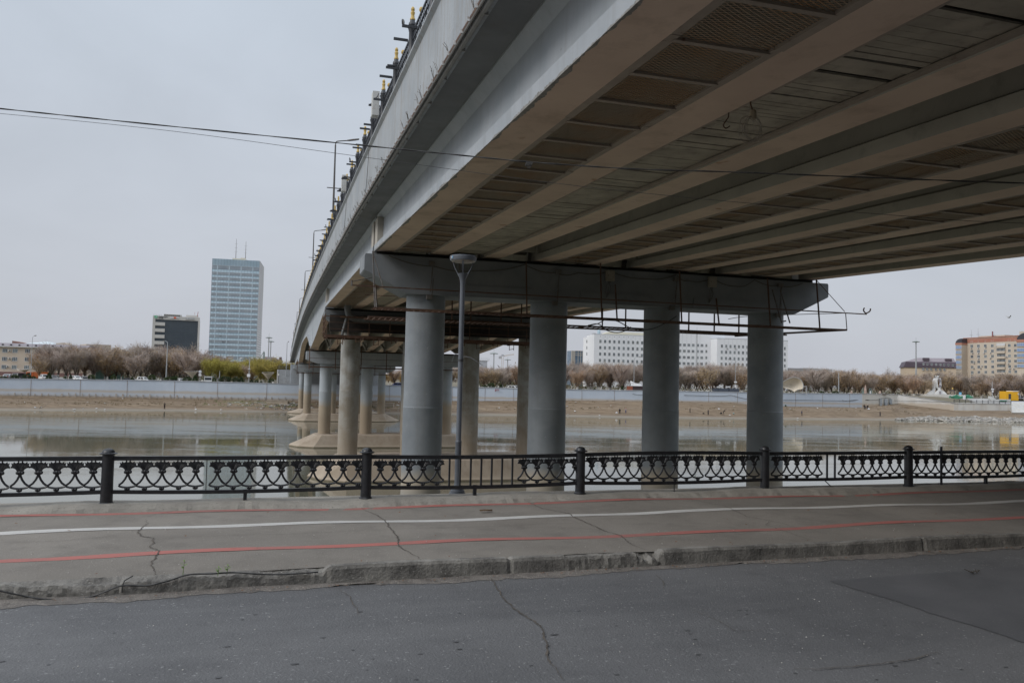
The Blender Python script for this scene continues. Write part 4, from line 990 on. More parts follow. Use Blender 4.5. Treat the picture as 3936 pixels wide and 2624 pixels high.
# ---- embankment wall (blue grey panels), with rust joints, and the pale part to the right
WALLM = M("wall_blue_paint", (.47, .53, .61), (.52, .58, .66), .25, .8, 6, streak=((.6, .63, .67), 1.4, .35), bump=0)
nt = WALLM.node_tree; b_ = nt.nodes["Principled BSDF"]; src = b_.inputs["Base Color"].links[0].from_socket; p = posn(nt); spz = nt.nodes.new("ShaderNodeSeparateXYZ"); nt.links.new(p, spz.inputs[0])
nb = noise(nt, scl(nt, p, (.25, .25, 1.2)), 1, 7, .7); zj = math_(nt, 'ADD', spz.outputs[2], math_(nt, 'MULTIPLY', math_(nt, 'SUBTRACT', nb, .5), .9))
band = math_(nt, 'MULTIPLY', rng(nt, zj, 3.85, 4.05), rng(nt, zj, 4.75, 4.5)); c_ = mix(nt, math_(nt, 'MULTIPLY', band, .72), src, (.48, .41, .33))
c_ = mix(nt, rng(nt, zj, 5.1, 3.2, 0, .4), c_, (.46, .43, .39)); c_ = mix(nt, rng(nt, zj, 3.25, 2.8, 0, .8), c_, (.33, .255, .18))
nt.links.new(c_, b_.inputs["Base Color"])
WHITEW = M("wall_cream", (.56, .54, .49), (.62, .60, .55), .3, .8, 6, streak=((.45, .38, .3), 1.2, .35), zstain=((.47, .36, .25), 3.9, 4.7, .8, .5, .85))
WHITE2 = M("wall_white", (.66, .655, .64), (.58, .56, .52), .4, .8, 8, blot=((.45, .4, .34), .8, .58, .75, .6), zstain=((.45, .37, .28), 4.4, 5.2, .9, .6, .8))
QUAYM = M("quay_concrete", (.53, .52, .49), (.43, .43, .42), .35, .85, 8, streak=((.4, .33, .25), 1.0, .7), bump=.3, bscale=3)
def wallrun(name, p0, p1, mat, lab, cat, parts=True, n=None, cope=True, zlo=-1):
    pl = [p0] + [c[0] for c in COLS if p0 < c[0] < p1] + [p1]
    w_ = thing(name, lab, cat, at((p0 + p1) / 2, 1500, ci((p0 + p1) / 2, 2)) * 1.0)
    mb = MB(); co = MB(); prev = None; run = []
    for a, b in zip(pl, pl[1:]):
        for k in range(8): run.append(a + (b - a) * k / 8)
    run.append(p1)
    for px in run:
        Yw = ci(px, 2); t = at(px, ci(px, 3), Yw); pr = (V((t.x, t.y, zlo)), t)
        if prev:
            d = (pr[1] - prev[1]); nrm = V((d.y, -d.x, 0)).normalized() * -1
            if nrm.y < 0: nrm = -nrm
            mb.add([prev[0], pr[0], pr[1], prev[1], prev[0] + nrm * .8, pr[0] + nrm * .8, pr[1] + nrm * .8, prev[1] + nrm * .8], [(0, 1, 2, 3), (4, 7, 6, 5), (3, 2, 6, 7)])
            if cope: co.obox((prev[1] + pr[1]) / 2 + nrm * .3 + V((0, 0, .05)), d * .5, nrm * .45, V((0, 0, .07)))
        prev = pr
    mb.build("wall_face", mat, w_)
    if cope: co.build("coping", M("coping_grey", (.4, .42, .45), None) if not bpy.data.materials.get("coping_grey") else bpy.data.materials["coping_grey"], w_)
    return w_
wl = wallrun("embankment_wall", -1600, 3314, WALLM, "long blue grey concrete embankment wall along the far river bank", "wall")
JOINT = M("rusty_joint", (.3, .22, .17), (.22, .165, .13), 2, .9)
mb = MB()
for px in (120, 310, 490, 672, 837, 1026, 1180, 1498, 1620, 1740, 1865, 1974, 2237, 2362, 2600, 2724, 2835, 3058, 3162, 3266):
    Yw = ci(px, 2) - .03; t = at(px, ci(px, 3) + 1, Yw); bo = at(px, ci(px, 4), Yw); w_ = .035
    mb.obox((t + V((t.x, t.y, bo.z))) / 2, V((w_, 0, 0)), V((0, .03, 0)), V((0, 0, (t.z - bo.z) / 2)))
mb.build("joints", JOINT, wl)
mb = MB()
for px in [30 + 26 * i for i in range(44)]:
    Yw = ci(px, 2) - .05; bo = at(px, ci(px, 4) - 7, Yw); h = rnd.uniform(.2, .6); mb.obox(bo, V((rnd.uniform(.06, .2), 0, 0)), V((0, .03, 0)), V((0, 0, h)))
mb.build("drain_stains", M("drain_stain", (.3, .24, .18), (.42, .41, .4), 1.2, .95), wl)
# small red mark and scribble on the wall behind the pier
mb = MB(); c = at(1904, 1499, ci(1904, 2) - .06)
mb.obox(c, V((.09, 0, 0)), V((0, .02, 0)), V((0, 0, .3)))
X = lambda x, z: c + V((.28 + x * .62, -.02, z * .5 - .22))
for pts in ([(.3, .95), (.05, 1), (.02, .6), (.25, .5), (.3, .15), (0, .05)], [(.45, .1), (.42, .8), (.5, .95), (.7, .95), (.72, .5), (.48, .45)], [(.9, .1), (.88, .9), (1.15, .1), (1.12, .95), (1.25, .9), (1.3, .2)]):
    mb.tube([X(*q) for q in pts], .035, 4)
tag(mb.build("painted_graffiti", M("graffiti_red", (.3, .03, .05), None)), "small dark red painted mark and scribble on the far blue grey wall", "graffiti")
wc = wallrun("embankment_wall", 3314, 3449, WHITEW, "cream coloured section of river wall with grey metal cabinets", "wall")
wr = wallrun("embankment_wall", 3449, 3667, WHITE2, "patchy white river wall sloping down towards the right", "wall")
# the white wall dips to the quay: its top follows the photographed line
QF = thing("quay", "weathered pale concrete quay wall jutting towards the river at right", "quay wall", at(3776, 1560, 284.5))
mb = MB(); a = at(3667, 1548, 285); b = at(3886, 1551, 284); a2 = a + V((3, 26, 0)); b2 = b + V((2, 26, 0))
mb.prism([V((a.x, a.y, -1)), V((b.x, b.y, -1)), V((b2.x, b2.y, -1)), V((a2.x, a2.y, -1))], V((0, 0, (a.z + b.z) / 2 + 1))); mb.build("quay_wall", QUAYM, QF)
mb = MB(); a3 = at(3652, 1577, 283.6); b3 = at(3903, 1580, 281.5); mb.prism([V((a3.x, a3.y, a3.z - .7)), V((b3.x, b3.y, a3.z - .7)), V((b3.x, b3.y + 2, a3.z - .7)), V((a3.x, a3.y + 2, a3.z - .7))], V((0, 0, .75))); mb.build("quay_foot", M("quay_foot", (.4, .33, .25), (.33, .27, .2), .5, .9), QF)
zq = (a.z + b.z) / 2
QFENCE = thing("quay_fence", "low dark railing with posts along the top of the pale quay", "fence", (a + b) / 2)
for i in range(11):
    q = a + (b - a) * (i / 10); q.z = zq; mb = MB(); mb.bar(q, q + V((0, 0, 1.05)), .16); mb.lathe([(.13, 1.05), (.05, 1.2)], q, 6); mb.build("post", DKMET, QFENCE)
mb = MB()
for z in (.12, .5, .92): mb.bar(V((a.x, a.y, zq + z)), V((b.x, b.y, zq + z)), .07)
for i in range(60):
    q = a + (b - a) * (i / 60); mb.bar(V((q.x, q.y, zq + .1)), V((q.x, q.y, zq + .92)), .035)
mb.build("rails", DKMET, QFENCE)
# sloped white paving beyond the quay
mb = MB(); s0 = at(3886, 1545, 286); s1 = at(4300, 1545, 300); s2 = at(4300, 1588, 270); s3 = at(3890, 1584, 280)
mb.prism([s0, s1, s2, s3], V((0, 1, -2))); tag(mb.build("slope_paving", QUAYM), "sloping pale concrete bank paving at the far right edge", "paving")
# cables along the wall
mb = MB(); L1 = [(2630, 1518), (2700, 1520), (2780, 1521), (2812, 1519), (2870, 1533), (2950, 1537), (3080, 1537), (3200, 1539), (3260, 1540), (3340, 1537), (3372, 1536), (3385, 1531), (3420, 1530), (3440, 1539), (3520, 1541), (3600, 1543), (3655, 1546), (3668, 1550), (3790, 1552), (3886, 1553)]
mb.tube(smooth([at(x, y, ci(x, 2) - .15) for x, y in L1], 4), .05, 4)
mb.tube(smooth([at(x, y, ci(x, 2) - .15) for x, y in [(3237, 1537), (3252, 1541), (3280, 1537), (3340, 1536)]], 4), .05, 4)
mb.tube(smooth([at(x, y, ci(x, 2) - .15) for x, y in [(2432, 1512), (2445, 1516), (2475, 1517)]], 4), .05, 4)
tag(mb.build("wall_cable", CABM), "long dark cable hung along the far river wall towards the right", "cable")
for i, (x, w_, y0, y1, lab) in enumerate(((3385, 7, 1532, 1562, "leftmost grey metal cabinet against the cream wall, tallest and narrowest"), (3404, 11, 1533, 1559, "middle grey metal cabinet against the cream wall with double doors"), (3422, 10, 1533, 1553, "rightmost grey metal cabinet against the cream wall, shortest"))):
    Yw = ci(x, 2) - .5; t = at(x, y0, Yw); bo = at(x, y1, Yw); hw = w_ / 2 / FPX * Yw; cb = thing("metal_cabinet", lab, "cabinet", V((t.x, t.y, bo.z)), "metal cabinets against the cream wall")
    mb = MB(); mb.obox(V((t.x, t.y, (t.z + bo.z) / 2)), V((hw, 0, 0)), V((0, .45, 0)), V((0, 0, (t.z - bo.z) / 2))); mb.build("body", M("cabinet_grey", (.3, .33, .36), (.24, .26, .28), 1, .6) if i == 0 else bpy.data.materials["cabinet_grey"], cb)
    mb = MB()
    for sx in (-.48, .48): mb.obox(V((t.x + hw * sx, t.y - .46, (t.z + bo.z) / 2)), V((hw * .42, 0, 0)), V((0, .03, 0)), V((0, 0, (t.z - bo.z) * .45)))
    mb.build("doors", bpy.data.materials["cabinet_grey"], cb)
# far ground behind the wall
GRASSM = M("park_ground", (.13, .11, .075), (.18, .155, .11), .08, .95, 6, blot=((.1, .12, .05), .05, .5, .7, .6))
mb = MB(); top = []
run = [-1600, -400, 0, 300, 600, 1000, 1148, 1500, 1900, 2200, 2480, 2813, 2950, 3314, 3449, 3667]
for px in run: t = at(px, ci(px, 3) + 1.2, ci(px, 2) + .6); top.append(t)
e0 = at(3667, 1521, 300); e0.z = 7.0; e1 = at(5200, 1500, 320); e1.z = 6.6
for t in top: pass
back = [V((t.x * 14, 4200, 7.0)) for t in top]
mid = [V((t.x * 1.06, t.y + 14, 7.0)) for t in top]
for i in range(len(top) - 1):
    mb.quad(top[i], top[i + 1], mid[i + 1], mid[i]); mb.quad(mid[i], mid[i + 1], back[i + 1], back[i])
mb.quad(top[-1], V((top[-1].x + 30, top[-1].y + 18, 6.2)), e1, mid[-1]); mb.quad(mid[-1], e1, V((9000, 4200, 7)), back[-1])
struct(mb.build("far_ground", GRASSM))
# bank litter, stones, rubble
mb = MB()
def block(mb, c, sx, sy, sz, az, tilt):
    R3 = Matrix.Rotation(az, 3, 'Z') @ Matrix.Rotation(tilt, 3, 'X') @ Matrix.Rotation(rnd.uniform(-.3, .3), 3, 'Y')
    pts = []
    for i in (-1, 1):
        for j in (-1, 1):
            for k in (-1, 1): pts.append(c + R3 @ V((i * sx * rnd.uniform(.75, 1.1), j * sy * rnd.uniform(.75, 1.1), k * sz * rnd.uniform(.8, 1.1))))
    mb.add(pts, [(0, 1, 3, 2), (4, 6, 7, 5), (0, 4, 5, 1), (2, 3, 7, 6), (0, 2, 6, 4), (1, 5, 7, 3)])
for i in range(1500):
    px = 3440 + 560 * (rnd.random() ** .75); f = rnd.uniform(.0, .42) * sm((px - 3380) / 200)
    q, z = bank_z(px, f); s = rnd.uniform(.15, .75) * (1.5 if rnd.random() < .07 else 1)
    block(mb, V((q.x, q.y, z + s * .15)), s, s * rnd.uniform(.4, .9), s * rnd.uniform(.12, .35), rnd.uniform(0, 3.14), rnd.uniform(-.5, .6))
for i in range(260):
    px = rnd.choice((rnd.uniform(880, 1140), rnd.uniform(1050, 1620))); f = rnd.uniform(.3, .85)
    q, z = bank_z(px, f); s = rnd.uniform(.1, .5); block(mb, V((q.x, q.y, z + s * .1)), s, s * .7, s * .3, rnd.uniform(0, 3), rnd.uniform(-.4, .4))
RUBM = M("rubble_stone", (.36, .34, .31), (.2, .19, .175), .9, .9, 4, rand=0, blot=((.52, .48, .42), .7, .55, .6, .8))
struct(mb.build("rubble", RUBM, fix=True), "stuff")
mb = MB()
for i in range(90):
    px = rnd.uniform(60, 3400); f = rnd.choice((rnd.uniform(.1, .4), rnd.uniform(.5, .95))); q, z = bank_z(px, f); s = rnd.uniform(.08, .22); block(mb, V((q.x, q.y, z + .05)), s * 1.3, s, s * .4, rnd.uniform(0, 3), 0)
struct(mb.build("litter", M("litter_white", (.62, .63, .64), None)), "stuff")
# dry scrub at the wall foot and green clumps near the bridge
mb = MB(); mg = MB()
for i in range(1300):
    px = rnd.uniform(-50, 3600); f = rnd.choice((rnd.uniform(.55, .98), rnd.uniform(.42, .55))); q, z = bank_z(px, f); h = rnd.uniform(.12, .5)
    g = mg if (780 < px < 1180 or 1400 < px < 1640) and rnd.random() < .75 else mb
    if g is mb and rnd.random() < .35: continue
    for k in range(6):
        dx = rnd.uniform(-.4, .4); c = V((q.x + dx, q.y, z)); t = c + V((rnd.uniform(-.25, .25), rnd.uniform(-.2, .2), h * rnd.uniform(.5, 1))); w_ = V((.05, 0, 0)); g.add([c - w_, c + w_, t], [(0, 1, 2)])
struct(mb.build("dry_scrub", M("dry_scrub", (.2, .15, .08), (.13, .1, .055), .5, .95), fix=False), "stuff")
struct(mg.build("green_scrub", M("green_scrub", (.09, .15, .035), (.13, .17, .05), .5, .95), fix=False), "stuff")
# concrete blocks and driftwood on the bank
CONB = M("bank_concrete", (.4, .34, .27), (.34, .29, .23), .5, .9)
for (x0, x1, y0, y1, Y, lab) in ((1021, 1105, 1541, 1556, 220, "long pale concrete block on the far bank left of the bridge columns"), (1434, 1512, 1549, 1562, 224, "long pale concrete block on the far bank between the bridge columns")):
    p0 = at(x0, y1, Y); p1 = at(x1, y1, Y); h = at(x0, y0, Y).z - p0.z; mb = MB(); d = p1 - p0; d.z = 0
    mb.obox((p0 + p1) / 2 + V((0, .8, h * .35)), d * .5, V((0, .8, 0)), V((0, 0, h * .7))); mb.obox((p0 + p1) / 2 + V((0, .8, h * 1.08)), d * .51, V((0, .9, 0)), V((0, 0, .06))); tag(mb.build("concrete_block", CONB), lab, "concrete block")
mb = MB(); q = on_bank(150, 1570)
for (dx, dz) in ((1.6, .9), (-1.9, .35), (.9, 1.7), (2.6, 1.9), (-.6, .7), (-3.0, .15)): mb.tube(smooth([q, q + V((dx * .5, 0, dz * .35)), q + V((dx, .2, dz))]), [.09, .08, .08, .07, .07, .06, .05, .05, .04, .04, .03, .03, .02], 5)
tag(mb.build("driftwood", M("driftwood", (.3, .26, .21), (.2, .17, .14), 3, .9)), "bare pale driftwood branches on the far shore at left", "driftwood")

# ------------------------------------------------------------------ people on the far shore
def skinm(name, chain, edges, mat, parent, subdiv=1):
    me = bpy.data.meshes.new(name); me.from_pydata([c[0] for c in chain], edges, []); me.materials.append(mat)
    o = bpy.data.objects.new(name, me); col.objects.link(o); o.parent = parent; ORG[o.name] = V((0, 0, 0))
    s = o.modifiers.new("skin", 'SKIN')
    for i, c in enumerate(chain):
        sv = me.skin_vertices[0].data[i]; sv.radius = (c[1], c[2] if len(c) > 2 else c[1]); sv.use_root = (i == 0)
    if subdiv: u = o.modifiers.new("sub", 'SUBSURF'); u.levels = u.render_levels = subdiv
    for p_ in me.polygons: p_.use_smooth = True
    return o
SKIN = M("skin", (.36, .22, .16), None); HAIR = M("hair_dark", (.02, .016, .013), None)
CLM = {}
def cloth(c):
    if c not in CLM: CLM[c] = M("cloth_%s" % ("abcdefghij"[len(CLM)]), c, tuple(x * .8 for x in c), 8, .9)
    return CLM[c]
def person(loc, rz, lab, jacket, trousers, pose="stand", hat=None, h=1.72):
    k = h / 1.75
    t = thing("person", lab, "person", loc, None); t.rotation_euler = (0, 0, rz); t.scale = (k, k, k)
    lean = 0; st_ = .05; kneel = 0
    if pose == "bend": lean = .75
    hip = .92 if pose != "sit" else .45
    def up(y, z): # torso rotated forward by lean about the hip
        return (0, y * math.cos(lean) - (z - hip) * math.sin(lean), hip + y * math.sin(lean) * 0 + (z - hip) * math.cos(lean))
    step = .16 if pose == "walk" else .02
    hipv = up(0, hip); ch = up(0, 1.3); nk = up(0, 1.5); hd = up(-.02, 1.6); tp = up(-.02, 1.74)
    arms = []
    for s in (-1, 1):
        sh = up(0, 1.42); sh = (s * .19, sh[1], sh[2])
        if pose == "fish": el = (s * .22, sh[1] - .1, sh[2] - .26); ha = (s * .1, sh[1] - .36, sh[2] - .18)
        elif pose == "bend": el = (s * .2, sh[1] - .05, sh[2] - .28); ha = (s * .16, sh[1] - .12, sh[2] - .5)
        else: el = (s * .25, sh[1] + .02, sh[2] - .28); ha = (s * .24, sh[1] - .08, sh[2] - .52)
        arms.append((sh, el, ha))
    ch_ = [(hipv, .12, .1), (ch, .15, .1), (nk, .06), (hd, .085, .1), (tp, .07)]
    ed = [(0, 1), (1, 2), (2, 3), (3, 4)]
    for sh, el, ha in arms:
        n = len(ch_); ch_ += [(sh, .06), (el, .045), (ha, .035), ((ha[0], ha[1] - .03, ha[2] - .09), .025)]; ed += [(1, n), (n, n + 1), (n + 1, n + 2), (n + 2, n + 3)]
    for i, s in enumerate((-1, 1)):
        n = len(ch_); sy = step * (1 if i else -1)
        if pose == "sit": kn = (s * .12, -.38, .42); ft = (s * .12, -.4, .06)
        else: kn = (s * .1, -.04 - sy * .6, .5); ft = (s * .1, sy * 1.2, .06)
        ch_ += [((s * .09, 0, hip - .05), .085), (kn, .06), (ft, .045), ((ft[0], ft[1] - .13, .04), .035)]; ed += [(0, n), (n, n + 1), (n + 1, n + 2), (n + 2, n + 3)]
    skinm("body", ch_, ed, SKIN, t)
    jc = [(up(0, hip - .06), .17, .13), (ch, .185, .135), (up(0, 1.46), .11)]; je = [(0, 1), (1, 2)]
    for sh, el, ha in arms:
        n = len(jc); jc += [(sh, .082), (el, .064), (tuple(e_ + (h_ - e_) * .92 for e_, h_ in zip(el, ha)), .052)]; je += [(1, n), (n, n + 1), (n + 1, n + 2)]
    skinm("jacket", jc, je, cloth(jacket), t)
    tc_ = [((0, 0, hip), .14, .115)]; te = []
    for i, s in enumerate((-1, 1)):
        n = len(tc_); sy = step * (1 if i else -1)
        if pose == "sit": kn = (s * .12, -.38, .42); ft = (s * .12, -.4, .12)
        else: kn = (s * .1, -.04 - sy * .6, .5); ft = (s * .1, sy * 1.2, .12)
        tc_ += [((s * .09, 0, hip - .06), .105), (kn, .08), (ft, .07)]; te += [(0, n), (n, n + 1), (n + 1, n + 2)]
    skinm("trousers", tc_, te, cloth(trousers), t)
    mb = MB(); mb.sphere((hd[0], hd[1] + .015, hd[2] + .05), .115, 10, 6, 0, (.92, 1.05, 1)); mb.build("hair" if hat is None else "hat", HAIR if hat is None else cloth(hat), None).parent = t
    return t
BLK = (.012, .012, .014); NAVY = (.02, .03, .09); DKG = (.05, .05, .055)
person(on_bank(632, 1573), .9, "lone person in black fishing at the left water's edge", BLK, (.035, .02, .018), "fish", BLK)
person(on_bank(2382, 1592), 2.9, "person in long black coat standing between the second and third near columns", BLK, BLK, "stand")
person(on_bank(2405, 1588), .4, "small person in blue trousers with a pink cap on the far shore", (.35, .33, .36), (.02, .03, .16), "walk", (.75, .16, .2), 1.45)
person(on_bank(2652, 1590), 1.6, "person in black walking along the far shore between third and fourth near columns", BLK, (.035, .035, .04), "walk")
person(on_bank(2722, 1596), .2, "person in dark jacket holding a rod at the water between third and fourth near columns", DKG, BLK, "fish")
person(on_bank(2781, 1592), 1.4, "person in black bending over bags on the far shore", BLK, BLK, "bend")
person(on_bank(3082, 1598), 1.7, "person in navy jacket walking on the shore right of the fourth near column", NAVY, BLK, "walk")
person(on_bank(3383, 1600), .1, "person in dark clothes fishing below the cream wall", DKG, (.03, .03, .05), "fish", BLK)
person(on_bank(3322, 1573), 2.4, "leftmost of the group of three below the cream wall, in black", BLK, BLK, "stand")
person(on_bank(3328, 1573.5), 2.9, "middle and smallest of the group of three below the cream wall, in blue", NAVY, BLK, "stand", None, 1.3)
person(on_bank(3335, 1574), 3.4, "rightmost of the group of three below the cream wall, in black with white hat", BLK, DKG, "stand", (.6, .58, .55), 1.8)
BAGW = M("bag_white", (.62, .63, .66), None)
for (x, y, s, m_, lab) in ((2370, 1589, .34, BAGW, "white bag beside the person in the long black coat"), (3339, 1574.5, .4, BAGW, "white bag held low beside the group of three below the cream wall"), (2772, 1590, .34, cloth(BLK), "dark bag on the shore beside the bending person"), (2704, 1590.5, .3, cloth(BLK), "small dark bag on the shore left of the person with the rod"), (2820, 1591, .3, M("bag_green", (.03, .14, .12), (.5, .5, .5), 3, .8), "green and white bag on the shore left of the fourth near column"), (3019, 1557, .4, M("bag_dkgreen", (.02, .06, .03), None), "dark green bundle at the wall foot right of the fourth near column")):
    c = on_bank(x, y); mb = MB(); mb.sphere(c + V((0, 0, s * .55)), s, 8, 6, 0, (1, .7, .75)); mb.sphere(c + V((s * .1, 0, s * 1.25)), s * .25, 6, 4); tag(mb.build("bag", m_), lab, "bag")
# ------------------------------------------------------------------ TREES AND SHRUBS
GZ = 7.0
BARK = M("tree_bark", (.075, .06, .048), (.12, .1, .085), 2, .95, 5, zstain=((.6, .59, .56), 8.0, 8.1, .3, 1))
TWIG = M("bare_twigs", (.3, .24, .2), (.43, .365, .325), .35, .9, 3, lo=.3, hi=.7, rand=.2)
TWIGO = M("rust_leaf", (.3, .18, .085), (.36, .25, .13), .5, .9, 3, rand=.22)
TWIGY = M("yellow_leaf", (.42, .27, .04), (.33, .19, .04), .5, .9, 3, rand=.15)
WILL = M("willow_leaf", (.29, .255, .05), (.36, .29, .065), .4, .9, 3, rand=.15)
def tree_proto(seed, kind):
    r = random.Random(seed); h = 10.0
    t = thing({"willow": "willow_tree"}.get(kind, "bare_tree" if kind in ("bare", "thin") else "autumn_tree"), "x", "tree"); mb = MB(); tips = []
    th = r.uniform(.14, .2) * h
    mb.tube([V((0, 0, -.3)), V((r.uniform(-.1, .1), 0, th * .6)), V((r.uniform(-.2, .2), r.uniform(-.2, .2), th))], [.26, .21, .19], 7)
    nl = r.randint(6, 9); segs = []
    for k in range(nl):
        an = k * 2 * math.pi / nl + r.uniform(-.4, .4); sp_ = r.uniform(.22, .72) if kind != "willow" else r.uniform(.3, .55)
        L = r.uniform(.48, .66) * h; d = V((math.cos(an) * sp_, math.sin(an) * sp_, 1)).normalized(); p0 = V((0, 0, th * r.uniform(.85, 1)))
        p1 = p0 + d * L * .45 + V((r.uniform(-.2, .2), r.uniform(-.2, .2), 0)); p2 = p1 + (d + V((math.cos(an) * .25, math.sin(an) * .25, .1))).normalized() * L * .5
        mb.tube([p0, p1, p2], [.13, .085, .035], 5); segs += [(p0, p1), (p1, p2), (p1, p2)]
        for j in range(6):
            q = p0 + (p1 - p0) * r.uniform(.35, 1) if j < 2 else p1 + (p2 - p1) * r.uniform(0, .8); a2 = an + r.uniform(-1.3, 1.3); d2 = V((math.cos(a2) * r.uniform(.4, .9), math.sin(a2) * r.uniform(.4, .9), r.uniform(.5, 1))).normalized(); l2 = r.uniform(.14, .26) * h
            mb.tube([q, q + d2 * l2 * .5, q + d2 * l2 + V((0, 0, .15))], [.055, .04, .015], 4); segs += [(q + d2 * l2 * .3, q + d2 * l2)] * 2
    mb.build("trunk", BARK, t, smooth=60)
    cm = MB(); N = {"bare": 5200, "thin": 2800, "rust": 5200, "willow": 6500, "yellow": 3600}[kind]
    vs = []; fcs = []; mats = []
    for i in range(N):
        a, b = segs[r.randrange(len(segs))]; q = a + (b - a) * r.random(); out = V((q.x, q.y, 0)); out = out.normalized() if out.length > .1 else V((1, 0, 0))
        leaf = r.random() < {"bare": .12, "thin": .05, "rust": .6, "willow": .8, "yellow": .75}[kind]
        if kind == "willow":
            q = q + V((r.gauss(0, .7), r.gauss(0, .7), r.gauss(0, .5))); d = V((out.x * .4 + r.gauss(0, .3), out.y * .4 + r.gauss(0, .3), r.uniform(-1, .5))).normalized(); L = r.uniform(.25, .8); w_ = r.uniform(.04, .085)
        elif leaf:
            q = q + V((r.gauss(0, .5), r.gauss(0, .5), r.gauss(0, .45))); d = V((r.gauss(0, 1), r.gauss(0, 1), r.gauss(0, .8))).normalized(); L = r.uniform(.18, .4); w_ = r.uniform(.07, .13)
        else:
            d = (out * r.uniform(0, 1) + V((r.gauss(0, .45), r.gauss(0, .45), r.uniform(.3, 1.1)))).normalized(); L = r.uniform(.5, 1.5); w_ = r.uniform(.022, .052)
            q = q + V((r.gauss(0, .38), r.gauss(0, .38), r.gauss(0, .35)))
        s = d.cross(V((r.gauss(0, 1), r.gauss(0, 1), r.gauss(0, 1))))
        if s.length < 1e-3: continue
        s = s.normalized() * w_ * .5; n = len(vs)
        vs += [q - s, q + s, q + d * L * .6 + s * .8, q + d * L, q + d * L * .6 - s * .8]; fcs.append((n, n + 1, n + 2, n + 3, n + 4)); mats.append(1 if leaf else 0)
    cm.v = vs; cm.f = [list(f) for f in fcs]; cm.m = mats
    lm = {"bare": TWIGO, "thin": TWIGO, "rust": TWIGO, "willow": WILL, "yellow": TWIGY}[kind]
    cm.build("crown", [TWIG if kind != "willow" else WILL, lm], t, fix=False)
    return t
PROT = {"bare": [tree_proto(s, "bare") for s in (1, 2, 3, 4)], "thin": [tree_proto(s, "thin") for s in (5, 6)], "rust": [tree_proto(s, "rust") for s in (7, 8, 9)], "willow": [tree_proto(s, "willow") for s in (10, 11, 12)], "yellow": [tree_proto(s, "yellow") for s in (13,)]}
USED = set()
TOPY = [(60, 1385), (130, 1350), (190, 1322), (260, 1330), (330, 1318), (400, 1335), (470, 1332), (560, 1322), (640, 1318), (700, 1321), (760, 1340), (810, 1366), (850, 1374), (900, 1390), (960, 1385), (1000, 1378), (1060, 1392), (1110, 1388), (1400, 1395), (1850, 1395), (1900, 1398), (1990, 1388), (2120, 1378), (2230, 1378), (2350, 1375), (2450, 1380), (2600, 1388), (2700, 1388), (2820, 1385), (2900, 1398), (2990, 1398), (3060, 1404), (3150, 1400), (3240, 1400), (3330, 1424), (3400, 1411), (3480, 1418), (3560, 1417), (3640, 1408), (3720, 1432), (3800, 1430), (3860, 1418), (3936, 1422), (4100, 1420)]
r3 = random.Random(21); plan = []
for row, (dy, step) in enumerate(((18, 44), (32, 47), (50, 55), (78, 60))):
    px = 150 + row * 13
    while px < 4080:
        Y = ci(px, 2) + dy + r3.uniform(-6, 6)
        if 1110 < px < 1390: px += step; continue
        if 1085 < px < 1500 and row == 0: px += step; continue
        if 800 <= px < 1110: k = r3.choice(("willow", "willow", "rust", "willow")) if row < 2 else "rust"
        elif 1380 < px < 1560: k = r3.choice(("yellow", "rust", "yellow"))
        elif 1830 < px < 2060: k = ("yellow" if row == 3 and r3.random() < .6 else r3.choice(("bare", "rust", "thin")))
        elif px > 3180: k = r3.choice(("bare", "rust", "thin", "rust"))
        else: k = r3.choice(("bare", "bare", "bare", "rust", "thin"))
        if not (3560 < px < 3760 and row == 0): plan.append((px, Y, k, row))
        px += step * r3.uniform(.8, 1.22)
zones = [(0, 360, "before the long brick building"), (360, 590, "right of the brick building"), (590, 800, "before the dark office block"), (800, 1130, "below the glass tower"), (1130, 1830, "under the bridge"), (1830, 2040, "left of the second near column"), (2040, 2480, "before the white left wing"), (2480, 2750, "before the white middle part"), (2750, 2960, "before the white right wing"), (2960, 3270, "around the shell canopy"), (3270, 3540, "above the cream river wall"), (3540, 3760, "behind the white monument"), (3760, 5000, "behind the yellow kiosk")]
KD = {"bare": "dense bare tree", "thin": "thin see-through bare tree", "rust": "rusty leaved tree", "willow": "yellow green willow", "yellow": "small bright yellow tree"}
ORD = ["first", "second", "third", "fourth", "fifth", "sixth", "seventh", "eighth", "ninth", "tenth", "eleventh", "twelfth", "thirteenth", "fourteenth"]
cnt = {}
for px, Y, k, row in sorted(plan):
    zn = next(z[2] for z in zones if z[0] <= px < z[1]); cnt.setdefault((zn, k, row), []).append(px)
seen = {}
for px, Y, k, row in sorted(plan):
    zn = next(z[2] for z in zones if z[0] <= px < z[1]); key = (zn, k, row); i = seen.get(key, 0); seen[key] = i + 1; n = len(cnt[key])
    rw = ("front row", "second row", "third row", "back row")[row]
    lab = f"{KD[k]} of the {rw} {zn}" if n == 1 else f"{ORD[i]} {KD[k]} of the {rw} {zn}"
    g = at(px, 1450, Y); top = at(px, interp(TOPY, px), Y).z
    h = (top - GZ) * (r3.uniform(.9, 1.1) if row else r3.uniform(.78, 1.05)); h *= 1.13 if px < 800 else (1.25 if px < 1110 else 1.0); h = max(4.0, h) * (.7 if k == "yellow" else 1)
    pr = r3.choice(PROT[k]); f = h / 9.9; wd = f * r3.uniform(.9, 1.2)
    place(pr, pr.name in USED, (g.x, g.y, GZ), r3.uniform(0, 6.28), lab, (wd, wd, f), "trees along the far bank"); USED.add(pr.name)
for L_ in PROT.values():
    for pr in L_:
        if pr.name not in USED:
            for ch in list(pr.children): bpy.data.objects.remove(ch)
            bpy.data.objects.remove(pr)
